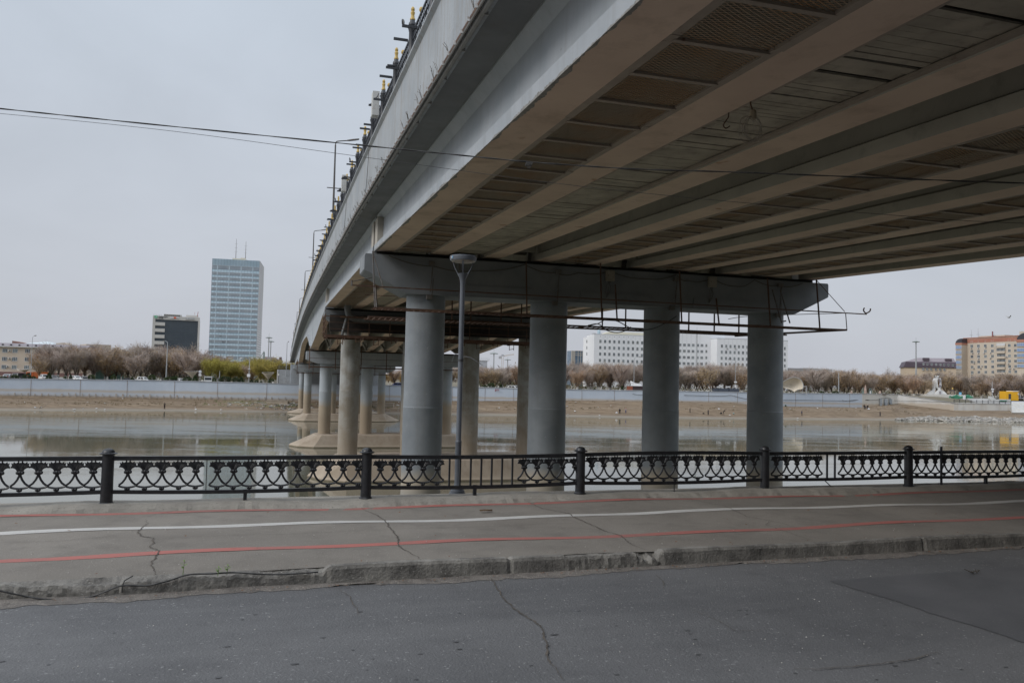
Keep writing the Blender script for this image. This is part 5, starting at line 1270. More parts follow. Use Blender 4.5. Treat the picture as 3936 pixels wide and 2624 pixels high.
# evergreen shrubs along the wall top
SHRB = M("evergreen_leaf", (.035, .06, .02), (.06, .085, .03), .8, .9, 4, rand=.25)
def shrub_proto(seed, cone):
    r = random.Random(seed); t = thing("evergreen_shrub", "x", "shrub"); mb = MB(); mb.tube([V((0, 0, -.2)), V((0, 0, .7))], .06, 5); mb.build("stem", BARK, t)
    vs = []; fc = []
    for i in range(1500):
        z = r.random(); a = r.uniform(0, 6.28); R = (.5 * (1 - z) ** .7 if cone else .5 * math.sqrt(max(0, 1 - (2 * z - 1) ** 2)) ** .8) * r.uniform(.6, 1.08) * (1 + .15 * math.sin(3 * a + seed))
        q = V((R * math.cos(a), R * math.sin(a), .04 + z * .95)); d = (V((math.cos(a), math.sin(a), .5)) + V((r.gauss(0, .5), r.gauss(0, .5), r.gauss(0, .5)))).normalized(); s = d.cross(V((r.gauss(0, 1), r.gauss(0, 1), r.gauss(0, 1)))).normalized() * .03; n = len(vs)
        vs += [q - s, q + s, q + d * .12]; fc.append((n, n + 1, n + 2))
    mb = MB(); mb.v = vs; mb.f = [list(f) for f in fc]; mb.m = [0] * len(fc); mb.build("foliage", SHRB, t, fix=False); return t
SP_ = [[shrub_proto(31, False), shrub_proto(32, False)], [shrub_proto(33, True), shrub_proto(34, True)]]
BUSH = [(13, 26, 15, 0, "beside the silver car at far left"), (55, 24, 20, 0, "between the silver car and the dark estate car"), (104, 27, 24, 0, "right of the dark estate car at left"), (128, 16, 16, 0, "below the orange truck"), (187, 24, 30, 1, "in front of the white and silver cars"), (249, 10, 17, 0, "first after the silver car"), (271, 16, 25, 1, "left of the white van"), (350, 24, 24, 0, "left of the teal kiosk"), (436, 18, 24, 0, "right of the teal kiosk"), (508, 16, 18, 1, "left of the white pickup"), (584, 26, 27, 0, "right of the white pickup"), (653, 42, 20, 0, "right of the tall lamp pole, widest one at left"), (671, 20, 23, 0, "beside the widest shrub near the tall lamp pole"), (718, 28, 20, 0, "right of the white hatchback"), (749, 24, 29, 1, "below the first triangular sail canopy"), (823, 14, 22, 0, "right of the white lorry"), (864, 42, 27, 0, "widest one below the first willow"), (907, 24, 24, 0, "left of the camera pole"), (927, 22, 27, 1, "just left of the camera pole"), (967, 20, 18, 1, "just right of the camera pole"), (985, 14, 17, 0, "second right of the camera pole"), (1003, 12, 15, 1, "third right of the camera pole"), (1043, 22, 22, 0, "below the second triangular sail canopy"), (1864, 17, 14, 0, "first in the gap before the second near column"), (1888, 24, 23, 0, "middle one in the gap before the second near column"), (1926, 16, 19, 1, "third in the gap before the second near column"), (2231, 12, 11, 0, "left of the white building's end"), (2391, 16, 22, 1, "left of the red container"), (2285, 14, 12, 1, "among the trees before the white building"), (3160, 18, 13, 0, "right of the shell canopy"), (3212, 22, 14, 0, "left of the pole by the shell canopy")]
us = set()
for px, w_, h_, c, lab in BUSH:
    Y = ci(px, 2) + 4.5; b0 = at(px, ci(px, 3) + 3, Y); sx = w_ / FPX * Y; sz = h_ / FPX * Y; pr = rnd.choice(SP_[c]); g = V((b0.x, b0.y, b0.z - .15))
    place(pr, pr.name in us, g, rnd.uniform(0, 6), ("dark green conical evergreen " if c else "dark green rounded evergreen ") + lab, (sx, sx, sz), "evergreens along the far wall"); us.add(pr.name)

# undergrowth behind the trees on the right
mb = MB(); mh = MB()
for i in range(4200):
    px = rnd.choice((rnd.uniform(2150, 3000), rnd.uniform(2950, 3960), rnd.uniform(1830, 2060), rnd.uniform(420, 1110))); Y = ci(px, 2) + rnd.uniform(60, 100); g = at(px, 1500, Y); z = GZ + abs(rnd.gauss(0, 1.3)); 
    for k in range(4):
        q = V((g.x + rnd.gauss(0, .5), g.y, z + rnd.gauss(0, .4))); d = V((rnd.gauss(0, 1), rnd.gauss(0, 1), rnd.gauss(0, 1))) * .35; e = V((rnd.gauss(0, 1), rnd.gauss(0, 1), rnd.gauss(0, 1))) * .3; (mb if rnd.random() < .55 else mh).add([q, q + d, q + e], [(0, 1, 2)])
struct(mb.build("undergrowth", M("undergrowth_green", (.05, .065, .025), (.085, .09, .035), .2, .95), fix=False), "stuff")
struct(mh.build("undergrowth", M("undergrowth_brown", (.1, .075, .05), (.15, .11, .07), .2, .95), fix=False), "stuff")

# ------------------------------------------------------------------ VEHICLES
GLASSD = M("car_glass", (.015, .018, .022), None, rough=.12, spec=.6); TYRE = M("tyre", (.02, .02, .02), None); RIM = M("rim", (.35, .35, .36), None, rough=.4, metal=.6); RED_L = M("tail_lamp", (.35, .02, .02), None, rough=.3); HEADL = M("head_lamp", (.75, .75, .72), None, rough=.15)
CP = {}
def carpaint(c):
    if c not in CP: CP[c] = M("car_paint_%s" % "abcdefghijklmn"[len(CP)], c, None, rough=.28, spec=.6)
    return CP[c]
def car(kind, c, lab, loc, rz, sc=1):
    t = thing({"suv": "suv", "pickup": "pickup_truck", "hatch": "hatchback", "sedan": "sedan"}[kind], lab, "car", loc, None)
    if kind == "suv": L, W, H = 4.6, 1.85, 1.72; low = [(-2.3, .45), (-2.3, .95), (-2.2, 1.05), (-1.0, 1.0), (1.1, .98), (2.15, .86), (2.3, .7), (2.3, .4)]; cab = [(-2.15, 1.02), (-1.95, 1.62), (-1.6, 1.7), (.1, 1.7), (.45, 1.62), (1.2, .99)]
    if kind == "hatch": L, W, H = 4.1, 1.75, 1.5; low = [(-2.05, .4), (-2.05, .9), (-1.9, .98), (1.0, .92), (1.9, .78), (2.05, .62), (2.05, .35)]; cab = [(-1.95, .95), (-1.6, 1.42), (-1.2, 1.5), (.1, 1.48), (.4, 1.4), (1.15, .92)]
    if kind == "sedan": L, W, H = 4.8, 1.82, 1.45; low = [(-2.4, .42), (-2.4, .9), (-2.3, .98), (-1.5, .98), (1.1, .92), (2.2, .8), (2.4, .62), (2.4, .38)]; cab = [(-1.75, .95), (-1.1, 1.4), (-.7, 1.46), (.3, 1.44), (.6, 1.36), (1.35, .91)]
    if kind == "pickup": L, W, H = 5.2, 1.85, 1.8; low = [(-2.6, .5), (-2.6, 1.05), (-2.5, 1.1), (1.2, 1.08), (2.3, .98), (2.6, .8), (2.6, .45)]; cab = [(-.95, 1.06), (-.8, 1.68), (-.55, 1.76), (.5, 1.75), (.8, 1.65), (1.45, 1.07)]
    hw = W / 2; mb = MB()
    def ringset(prof, k0, k1): return [[V((x * (1 if abs(y) < hw * .95 else .985), y, z)) for x, z in prof] for y in (-hw, -hw * .93, hw * .93, hw)]
    lowp = [(low[0][0], .3)] + low + [(low[-1][0], .28)]
    mb.loft(ringset(lowp, 0, 0))
    tp = [(x, z) for x, z in cab]; ins = .12
    mb.loft([[V((x, y * (1 - ins * (z - cab[0][1]) / .75), z)) for x, z in tp] for y in (-hw * .95, -hw * .9, hw * .9, hw * .95)])
    body = mb.build("body", carpaint(c), t, smooth=35)
    mb = MB(); cx = [x for x, z in cab]; z0 = cab[0][1] + .06; z1 = max(z for x, z in cab) - .13
    for s in (-1, 1):
        xa, xb = cab[0][0] + .28, cab[-1][0] - .38; xm = (xa + xb) / 2
        for (a0, a1, b0, b1) in ((xa, xm - .05, xa + .25, xm - .05), (xm + .05, xb, xm + .05, xb - .32)):
            yy = lambda z: s * (hw * .955 * (1 - ins * (z - cab[0][1]) / .75) + .006)
            mb.quad(V((a0, yy(z0), z0)), V((a1, yy(z0), z0)), V((b1, yy(z1), z1)), V((b0, yy(z1), z1)))
    (xa, za), (xb, zb) = cab[-1], cab[-2]; o = V((.02, 0, .015)); yb = hw * .78
    mb.quad(V((xa - .08, -yb, za + .08)) + o, V((xa - .08, yb, za + .08)) + o, V((xb + .05, yb * .9, zb - .04)) + o, V((xb + .05, -yb * .9, zb - .04)) + o)
    (xa, za), (xb, zb) = cab[0], cab[1]; o = V((-.02, 0, .01))
    mb.quad(V((xa + .03, -yb, za + .08)) + o, V((xa + .03, yb, za + .08)) + o, V((xb - .03, yb * .9, zb - .04)) + o, V((xb - .03, -yb * .9, zb - .04)) + o)
    mb.build("windows", GLASSD, t)
    for x in (-L * .3, L * .31):
        for s in (-1, 1):
            wb = MB(); wb.tube([V((x, s * (hw - .2), .33)), V((x, s * (hw + .01), .33))], .33, 14); wo = wb.build("wheel", TYRE, t); wb = MB(); wb.tube([V((x, s * (hw + .005), .33)), V((x, s * (hw + .02), .33))], .2, 10); wb.build("rim", RIM, wo)
    for s in (-1, 1):
        lb = MB(); lb.obox(V((L / 2 - .06, s * hw * .72, .68)), V((.07, 0, 0)), V((0, .2, 0)), V((0, 0, .08))); lb.build("headlight", HEADL, t)
        lb = MB(); lb.obox(V((-L / 2 + .04, s * hw * .8, .85)), V((.06, 0, 0)), V((0, .12, 0)), V((0, 0, .12))); lb.build("tail_light", RED_L, t)
    if kind == "pickup": mb = MB(); mb.obox(V((-1.75, 0, 1.112)), V((.7, 0, 0)), V((0, .72, 0)), V((0, 0, .006))); mb.build("load_bed", TYRE, t)
    for ch in t.children_recursive: pass
    t.rotation_euler = (0, 0, rz); t.scale = (sc, sc, sc); t.location = loc
    return t
# cars are built round the origin and then moved to where they stand
def carat(kind, c, lab, px, ytop, dY, rz, sc=1):
    H = {"suv": 1.7, "pickup": 1.76, "hatch": 1.5, "sedan": 1.46}[kind] * sc
    Y = ci(px, 2) + dY; tp = at(px, ytop, Y); t = car(kind, c, lab, (0, 0, 0), 0, sc); t.location = V((tp.x, tp.y, tp.z - H)); t.rotation_euler = (0, 0, rz); return t
WHT = (.72, .72, .72); SIL = (.42, .43, .45); BLKC = (.018, .019, .022); BLU = (.03, .06, .28)
carat("sedan", SIL, "silver saloon car partly hidden between evergreens at far left", 36, 1437, 7, 1.7)
carat("suv", BLKC, "dark estate car seen from behind at left on the far bank", 79, 1434, 7, 1.45)
carat("suv", WHT, "white off-roader behind a conical evergreen at left", 170, 1438, 7, 2.3)
carat("sedan", SIL, "silver saloon right of the white off-roader at left", 208, 1442, 8, .25)
carat("hatch", WHT, "white compact car left of the teal kiosk, nearer the conical evergreen", 292, 1443, 9, -.5)
carat("suv", SIL, "pale car partly hidden immediately left of the teal kiosk", 328, 1446, 12, .3)
carat("sedan", BLKC, "low black saloon behind the wall left of the white pickup", 492, 1452, 6, 3.1)
carat("pickup", WHT, "white double cab pickup parked above the wall", 545, 1447.5, 7, -.15, 1.0)
carat("hatch", WHT, "white hatchback facing the camera right of the widest shrub", 692, 1454, 8, -.55)
carat("suv", BLU, "blue off-roader parked under the bridge between far columns", 1523, 1470, 14, 3.25)
carat("suv", WHT, "white car at the right end of the gap before the second near column", 1978, 1481, 10, -.7)
carat("suv", SIL, "silver car beside the yellow kiosk at far right", 3928, 1520.5, 26, .4)
def lorry(lab, px, ytop, dY, rz, c1, c2, sc=1):
    t = thing("lorry", lab, "lorry", (0, 0, 0)); mb = MB(); mb.box(1.0, 2.7, -1.1, 1.1, .6, 2.5); mb.prism([V((2.7, -1.1, .6)), V((2.9, -1.1, .7)), V((2.78, -1.1, 1.5)), V((2.7, -1.1, 2.3))], V((0, 2.2, 0))); mb.build("cab", carpaint(c1), t)
    mb = MB(); mb.box(-3.2, .9, -1.15, 1.15, .95, 2.6); mb.box(-3.2, .9, -.5, .5, .6, .95); mb.build("cargo_box", carpaint(c2), t)
    mb = MB(); mb.quad(V((2.84, -.95, 1.5)), V((2.84, .95, 1.5)), V((2.76, .95, 2.25)), V((2.76, -.95, 2.25))); [mb.quad(V((1.4, s * 1.106, 1.55)), V((2.5, s * 1.106, 1.55)), V((2.5, s * 1.106, 2.25)), V((1.4, s * 1.106, 2.25))) for s in (-1, 1)]; mb.build("windows", GLASSD, t)
    for x in (2.0, -2.0):
        for s in (-1, 1): mb = MB(); mb.tube([V((x, s * .8, .48)), V((x, s * 1.12, .48))], .48, 14); mb.build("wheel", TYRE, t)
    Y = ci(px, 2) + dY; tp = at(px, ytop, Y); t.location = V((tp.x, tp.y, tp.z - 2.6 * sc)); t.rotation_euler = (0, 0, rz); t.scale = (sc, sc, sc); return t
lorry("orange lorry standing before the brick building at far left", 146, 1428.5, 22, 3.5, (.55, .13, .03), (.5, .12, .03))
lorry("small white lorry facing the camera left of the first willow", 800, 1446, 14, -1.2, WHT, WHT, .95)
# pale whitewashed stubs and kerb blocks along the wall top
STUB = M("whitewash", (.5, .49, .46), (.36, .34, .31), 1.5, .9)
proto = None
for i, px in enumerate([232, 245, 446, 455, 545, 608, 617, 778, 790, 1050, 1842, 1856, 1878, 1895, 1905, 1916, 1936, 1944, 1953, 1962, 2206, 2216, 2238, 2249, 2256, 2310, 2330, 2338, 2370, 2383, 2402, 2618, 2640, 2664, 2676, 2690, 2700, 2710, 2722, 2736, 2850, 2872, 3042, 3105, 3150, 3180, 3265, 3290]):
    Y = ci(px, 2) + 2.5; b0 = at(px, ci(px, 3) + 2.5, Y)
    if proto is None:
        proto = thing("bollard", "low whitewashed block along the top of the far river wall", "bollard", (0, 0, 0), "whitewashed blocks along the far wall"); mb = MB(); mb.lathe([(.24, -.3), (.24, .55), (.2, .75), (.08, .8)], (0, 0, 0), 8); mb.build("block", STUB, proto); o = proto
    else: o = copy_tree(proto)
    k = rnd.uniform(.5, .95); o.location = b0; o.scale = (k * rnd.choice((.7, 1, 1.6)), k, k * rnd.uniform(.7, 1.3))
# ------------------------------------------------------------------ BUILDINGS
class Fac:
    def __init__(s, px0, Y0, px1, Y1, yref=1480):
        s.p0 = at(px0, yref, Y0); s.p1 = at(px1, yref, Y1); s.p0.z = s.p1.z = 0
        s.u = (s.p1 - s.p0); s.w = s.u.length; s.u.normalize(); s.n = V((s.u.y, -s.u.x, 0))
        if s.n.y > 0: s.n = -s.n
    def uv(s, px, py):
        d = ray(px, py); k = (s.p0 - CAM).dot(s.n) / d.dot(s.n); q = CAM + d * k; return (q - s.p0).dot(s.u), q.z
    def pt(s, a, z, out=0): return s.p0 + s.u * a + s.n * out + V((0, 0, z))
    def block(s, mb, a0, a1, z0, z1, out=0, depth=1.0, m=0):
        mb.obox(s.pt((a0 + a1) / 2, (z0 + z1) / 2, out - depth / 2), s.u * ((a1 - a0) / 2), s.n * (depth / 2), V((0, 0, (z1 - z0) / 2)), m); return mb
    def rect(s, px0, py0, px1, py1):
        a0, z1 = s.uv(px0, py0); a1, z0 = s.uv(px1, py1); return a0, a1, z0, z1
GLW = M("window_glass", (.05, .06, .07), (.11, .14, .16), .35, .15, 2, spec=.6); GLC = M("window_curtain", (.2, .235, .25), (.1, .115, .12), .3, .25, 2, spec=.5); FRW = M("window_frame_white", (.6, .6, .6), None); ACM = M("ac_white", (.55, .55, .54), None); ACD = M("ac_fan", (.06, .06, .06), None)
rw = random.Random(5)
def window(f, px, py, w, h, parent, name="window", mull=2, glass=None):
    a0, a1, z0, z1 = f.rect(px - w / 2, py - h / 2, px + w / 2, py + h / 2); mb = MB(); t = (a1 - a0) * .055
    f.block(mb, a0, a1, z0, z1, .04, .2, 0 if (glass is None and rw.random() < .55) or glass == 0 else 2)
    for (b0, b1, y0, y1) in [(a0, a1, z0 - .05, z0 + t), (a0, a1, z1 - t, z1), (a0, a0 + t, z0 + t, z1 - t), (a1 - t, a1, z0 + t, z1 - t)] + [((a0 + (a1 - a0) * k / mull) - t / 2, (a0 + (a1 - a0) * k / mull) + t / 2, z0 + t, z1 - t) for k in range(1, mull)]:
        f.block(mb, b0, b1, y0, y1, .09, .1, 1)
    return mb.build(name, [GLW, FRW, GLC], parent)
def ac(f, px, py, parent):
    a, z = f.uv(px, py); mb = MB(); f.block(mb, a - .42, a + .42, z - .3, z + .3, .5, .4); f.block(mb, a - .05, a + .3, z - .24, z + .24, .52, .03, 1); return mb.build("ac_unit", [ACM, ACD], parent)
def text(body, size, f, px, py, parent, mat, name="sign_text", ext=.06, out=.2):
    cu = bpy.data.curves.new("t", 'FONT'); cu.body = body; cu.size = size; cu.extrude = ext; tmp = bpy.data.objects.new("t", cu); col.objects.link(tmp)
    dg = bpy.context.evaluated_depsgraph_get(); me = bpy.data.meshes.new_from_object(tmp.evaluated_get(dg)); bpy.data.objects.remove(tmp)
    a, z = f.uv(px, py); o0 = f.pt(a, z, out) - ORG[parent.name]
    for v in me.vertices: q = v.co.copy(); v.co = o0 + f.u * q.x + V((0, 0, q.y)) + f.n * q.z
    me.materials.clear(); me.materials.append(mat); o = bpy.data.objects.new(name, me); col.objects.link(o); o.parent = parent; ORG[o.name] = ORG[parent.name]; return o
def antenna(mb, p, h, r=.08, arms=3):
    mb.tube([p, p + V((0, 0, h))], [r, r * .4], 5)
    for k in range(arms): z = h * (.35 + .2 * k); mb.bar(p + V((-1.1, 0, z)), p + V((1.1, 0, z)), .07)

# --- glass tower
TGL = M("tower_spandrel", (.42, .55, .63), (.5, .62, .69), .12, .25, 3, spec=.6); TDK = M("tower_window", (.19, .25, .31), (.28, .34, .4), .16, .12, 4, spec=.6); TSL = M("tower_slat", (.55, .57, .59), None, rough=.5); TSD = M("tower_side", (.7, .7, .71), (.76, .76, .77), .3, .5); CRMM = M("penthouse_cream", (.55, .5, .4), None)
f = Fac(809.5, 550, 991.5, 556.8, 1170); tw = thing("glass_tower", "tall pale blue glass office tower, the highest building in view", "office tower", f.pt(f.w / 2, 7))
zt = f.uv(816, 993)[1]; mb = MB(); side = V((0, 34.5, 0)); dep = -f.n
mb.prism([f.pt(0, 5), f.pt(f.w, 5), f.pt(f.w, 5) + dep * 34, f.pt(0, 5) + dep * 35], V((0, 0, zt - 5))); mb.build("facade", TGL, tw)
fl = 20.15 / FPX * 553; z = zt - 4.7; i = 0
while z > 12:
    hgt = fl * (.56 if i else .72); mb = MB(); f.block(mb, .15, f.w - .15, z - hgt, z, .06, .2, 0)
    for k in range(1, 4): f.block(mb, 0, f.w, z - hgt * k / 4 - .09, z - hgt * k / 4 + .07, .22, .2, 1)
    f.block(mb, 0, f.w, z - .1, z + .08, .3, .3, 1)
    for k in range(1, 5): a = f.w * (k - .55) / 4; f.block(mb, a - .35, a + .35, z - hgt, z, .12, .1, 2)
    if rw.random() < .8 and i > 12:
        for k in range(rw.randint(1, 4)): a = rw.uniform(1, f.w * .35); f.block(mb, a, a + rw.uniform(1.5, 3.5), z - hgt * rw.choice((.45, .7, .95)), z - hgt * .3, .09, .05, 3)
    mb.build("window_band", [TDK, TSL, TGL, M("tower_dark", (.03, .045, .07), None, rough=.2) if not bpy.data.materials.get("tower_dark") else bpy.data.materials["tower_dark"]], tw)
    z -= fl if i else fl * 1.25; i += 1
mb = MB()
for k in range(17): a = f.w * k / 16; f.block(mb, a - .05, a + .05, 8, zt, .15, .1)
for k in range(6): f.block(mb, 0, f.w, zt - .15 - k * .78 - .08, zt - .15 - k * .78, .2, .2)
mb.build("mullions", M("mullion", (.22, .29, .35), None), tw)
q0 = f.pt(f.w, 0); q1 = q0 + dep * 34; fs2 = (q1 - q0).normalized(); sn_ = V((fs2.y, -fs2.x, 0)); sn_ = sn_ if sn_.x > 0 else -sn_
mb = MB(); mb.obox((q0 + q1) / 2 + V((0, 0, (zt + 8) / 2)) + sn_ * .1, (q1 - q0) / 2, sn_ * .1, V((0, 0, (zt - 8) / 2 - .3)))
for k in range(44): zz = zt - .5 - k * 1.75; mb.obox((q0 + q1) / 2 + V((0, 0, zz)) + sn_ * .2, (q1 - q0) / 2, sn_ * .2, V((0, 0, .16)), 1)
mb.build("louvred_side", [TSD, M("louvre_grey", (.45, .45, .47), None)], tw)
a0, a1, z0, z1 = f.rect(888, 985.5, 939, 1000); mb = MB(); f.block(mb, a0, a1, zt, z1, -8, 10); f.block(mb, a1 - 3.5, a1 - .5, z1, z1 + .6, -9, 5); pen = mb.build("penthouse", CRMM, tw)
for px_, hh_ in ((898, 14.5), (936, 13)):
    a, _ = f.uv(px_, 990); mb = MB(); antenna(mb, f.pt(a, z1, -12), hh_, .22, 3); mb.build("antenna", STEEL, tw)
# --- dark office block with signs
OFW = M("office_white", (.56, .54, .51), (.5, .485, .46), .2, .8); OFD = M("office_glass", (.045, .06, .075), (.06, .075, .09), .15, .15, 3, spec=.5)
f = Fac(585.5, 430, 764.5, 438.8, 1300); ob = thing("office_block", "dark glass office block with pale bands and rooftop company signs", "office building", f.pt(f.w / 2, 7)); zt = f.uv(587, 1212)[1]
mb = MB(); f.block(mb, 0, f.w, 5, zt - .4, -.5, 24); mb.build("glazing", OFD, ob)
mb = MB(); a0, a1, z0, z1 = f.rect(586, 1212, 764, 1237); zc = f.uv(600, 1226.5)[1]; f.block(mb, -.2, f.w + .1, zc, zt, .15, 24.6); mb.build("cornice", OFW, ob)
mb = MB(); f.block(mb, -.2, 1.1, 5, zc, .14, 24.5); f.block(mb, f.w - .75, f.w + .3, 5, zc, .14, 24.5); mb.build("side_piers", OFW, ob)
for k in range(8):
    zz = f.uv(600, 1237.5 + 24.1 * k)[1]; z2 = f.uv(600, 1250.3 + 24.1 * k)[1]; mb = MB(); f.block(mb, 1.1, f.uv(634.5, 1240)[0], z2, zz, .13, .8); mb.build("band", OFW, ob)
mb = MB()
for k in range(1, 9): zz = f.uv(600, 1237.5 + 24.1 * k - 6)[1]; f.block(mb, f.uv(634.5, 1240)[0], f.w - .75, zz - .04, zz + .04, -.46, .1)
for k in range(1, 8): a = 5.6 + k * 2.2; f.block(mb, a - .03, a + .03, 6, zc, -.46, .1)
mb.build("mullions", M("office_mullion", (.07, .085, .1), None), ob)
GRN = M("sign_green", (.06, .42, .2), None); DKT = M("sign_dark", (.03, .045, .05), None); WSG = M("sign_white", (.7, .7, .72), None); ORG_ = M("sign_orange", (.7, .13, .06), None)
def sp2(x, y): return 560 + x / 9.8, 1180 + y / 9.8
mb = MB(); pts = [f.uv(*sp2(*q)) for q in ((330, 318), (450, 322), (445, 380), (425, 420), (385, 438), (350, 405), (335, 360))]; mb.prism([f.pt(a, z, .2) for a, z in pts], f.n * .25); sg = mb.build("shield_logo", GRN, ob)
mb = MB()
for q in (((378, 345), (435, 350), (432, 362), (376, 358)), ((372, 372), (420, 376), (412, 390), (370, 386)), ((375, 400), (405, 400), (392, 418), (372, 414))): mb.prism([f.pt(*f.uv(*sp2(*p_)), .5) for p_ in q], f.n * .06)
mb.build("logo_mark", WSG, ob)
text("FREEDOM", 1.0, f, *sp2(488, 387), ob, DKT, out=.3); text("BROKER", .62, f, *sp2(490, 432), ob, DKT, out=.3)
mb = MB(); 
for x0, x1, m_ in ((920, 1050, 0), (1060, 1150, 1), (1160, 1235, 0)): a0, a1, z0, z1 = f.rect(*sp2(x0, 372), *sp2(x1, 430)); f.block(mb, a0, a1, z0, z1, .45, .3, m_)
for x0, x1, y0, y1 in ((940, 975, 390, 405), (985, 1035, 380, 400), (1175, 1215, 390, 410)): a0, a1, z0, z1 = f.rect(*sp2(x0, y0), *sp2(x1, y1)); f.block(mb, a0, a1, z0, z1, .5, .06, 2)
mb.build("plate_sign", [WSG, ORG_, M("sign_mark", (.35, .35, .42), None)], ob)
mb = MB(); a0, a1, z0, z1 = f.rect(*sp2(1510, 395), *sp2(1835, 480)); f.block(mb, a0, a1, z0, z1, .4, .2, 0)
for q in (((1545, 435), (1590, 400), (1600, 410), (1568, 437)), ((1545, 435), (1568, 437), (1600, 462), (1590, 470))): mb.prism([f.pt(*f.uv(*sp2(*p_)), .45) for p_ in q], f.n * .06, 1)
for y0, x1 in ((412, 1820), (432, 1780), (458, 1800)): a0, a1, z0, z1 = f.rect(*sp2(1650, y0 - 5), *sp2(x1, y0 + 5)); f.block(mb, a0, a1, z0, z1, .45, .06, 1)
mb.build("panel_sign", [M("sign_grey", (.42, .42, .42), None), WSG], ob)
mb = MB(); a0, a1, z0, z1 = f.rect(*sp2(680, 250), *sp2(1290, 330)); f.block(mb, a0, a1, zt, z1, -6, 6, 0)
for k in range(9): a = a0 + (a1 - a0) * k / 8; f.block(mb, a - .1, a + .1, zt, z1 + .15, -5.7, .2, 1)
f.block(mb, a0, a1, z1, z1 + .3, -5.5, 7, 1); b0, b1, _, z3 = f.rect(*sp2(1005, 225), *sp2(1355, 330)); f.block(mb, b0, b1, zt, z3, -12, 5, 1); b0, b1, _, z3 = f.rect(*sp2(1520, 275), *sp2(1990, 380)); f.block(mb, b0, b1, zt - .3, z3, -5, 5, 1)
mb.build("roof_plant", [M("plant_dark", (.06, .06, .06), (.12, .12, .11), 1, .8), OFW], ob)
mb = MB(); a, z = f.uv(*sp2(1945, 350)); mb.tube([f.pt(a, z, -2), f.pt(a, z, -2) + V((.4, 0, 2.7))], .14, 5); mb.tube([f.pt(a - 1.4, z + .8, -2), f.pt(a - 1.4, z + 2.4, -2)], .06, 4); mb.build("roof_mast", M("mast_red", (.3, .06, .05), None), ob)
mb = MB(); f.block(mb, .1, 4.2, zt + .55, zt + .62, -.5, .05); [f.block(mb, .1 + k * 1.35, .16 + k * 1.35, zt, zt + .6, -.5, .05) for k in range(4)]; mb.build("roof_rail", STEEL, ob)
# --- long brick building, far left
BRK = M("buff_brick", (.50, .42, .34), (.56, .475, .39), .2, .9, 6, blot=((.42, .31, .25), .15, .55, .75, .6)); ROOFB = M("roof_purple", (.19, .165, .185), (.235, .21, .225), .4, .6); PLB = M("brick_base", (.2, .11, .1), None)
f = Fac(-60, 310, 330, 319.5, 1400); lb = thing("brick_building", "long four storey buff brick building with dark purple roof at far left", "building", f.pt(f.w / 2, 7)); ze = f.uv(100, 1333)[1]
mb = MB(); f.block(mb, 0, f.w, 6, ze, 0, 14); mb.build("wall", BRK, lb)
zr = f.uv(100, 1319)[1]; mb = MB(); mb.loft([[f.pt(a, z, o) for o, z in ((.7, ze + .1), (-3.2, zr), (-11, zr), (-14.7, ze + .1))] for a in (-.5, f.w + .5)]); rf = mb.build("roof", ROOFB, lb)
mb = MB(); f.block(mb, -.5, f.w + .5, ze - .25, ze + .1, .75, 15.5); mb.build("eaves", M("eaves_pale", (.55, .54, .52), None), lb)
mb = MB()
for k in range(8): px_ = 10 + k * 32; a, z = f.uv(px_, 1326 + k * .7); f.block(mb, a - .3, a + .3, ze + .2, ze + .95, 0, .5)
mb.build("roof_vents", M("vent_dark", (.08, .075, .08), None), rf)
mb = MB(); zb_ = f.uv(100, 1430)[1]; f.block(mb, 0, f.w, 6, zb_, .15, .3); mb.build("base_course", PLB, lb)
for ix, x in enumerate((-95, 90, 275, 500, 680, 880, 1060, 1250)):
    for iy, y in enumerate((455, 605, 750)): window(f, x / 4.704 + (-iy * 2), 1250 + (y + (x - 90) * .022) / 4.704, 19, 16, lb, mull=3)
for x, y in ((178, 455), (175, 598), (135, 745), (590, 760), (745, 618)): ac(f, x / 4.704, 1250 + y / 4.704, lb)
mb = MB(); b = f.uv(58, 1316)[0], f.uv(194, 1320)[0]; ap = f.pt((b[0] + b[1]) / 2 + 2.0, f.uv(136, 1305.5)[1], -14); e_ = [f.pt(b[0], zr - .1, -6), f.pt(b[1], zr - .1, -6), f.pt(b[1], zr - .1, -22), f.pt(b[0], zr - .1, -22)]; mb.add(e_ + [ap], [(0, 1, 4), (1, 2, 4), (2, 3, 4), (3, 0, 4), (3, 2, 1, 0)]); mb.build("glass_hip_roof", M("pale_roof", (.5, .57, .6), (.58, .63, .65), 1, .4), lb)
mb = MB(); mb.prism([f.pt(f.uv(3, 1317)[0], zr - .3, -13), f.pt(f.uv(70, 1317)[0], zr - .3, -13), f.pt(f.uv(60, 1313)[0], zr + .3, -13), f.pt(f.uv(4, 1305)[0], f.uv(4, 1304)[1], -13)], -f.n * 9); mb.build("roof_gable", M("roof_rust", (.24, .13, .1), None), lb)
mb = MB(); mb.prism([f.pt(f.uv(172, 1321)[0], zr - .3, -13), f.pt(f.uv(228, 1321)[0], zr - .3, -13), f.pt(f.uv(214, 1311)[0], f.uv(214, 1311)[1], -13), f.pt(f.uv(180, 1314)[0], f.uv(180, 1314)[1], -13)], -f.n * 9); mb.build("roof_gable", BRK, lb)
f2 = Fac(328, 330, 424, 336, 1400); mb = MB(); z2 = f2.uv(340, 1322)[1]; f2.block(mb, 0, f2.w, 6, z2, 0, 12); tag(mb.build("annex_building", BRK), "plain buff flat roofed block behind the trees right of the long brick building", "building")
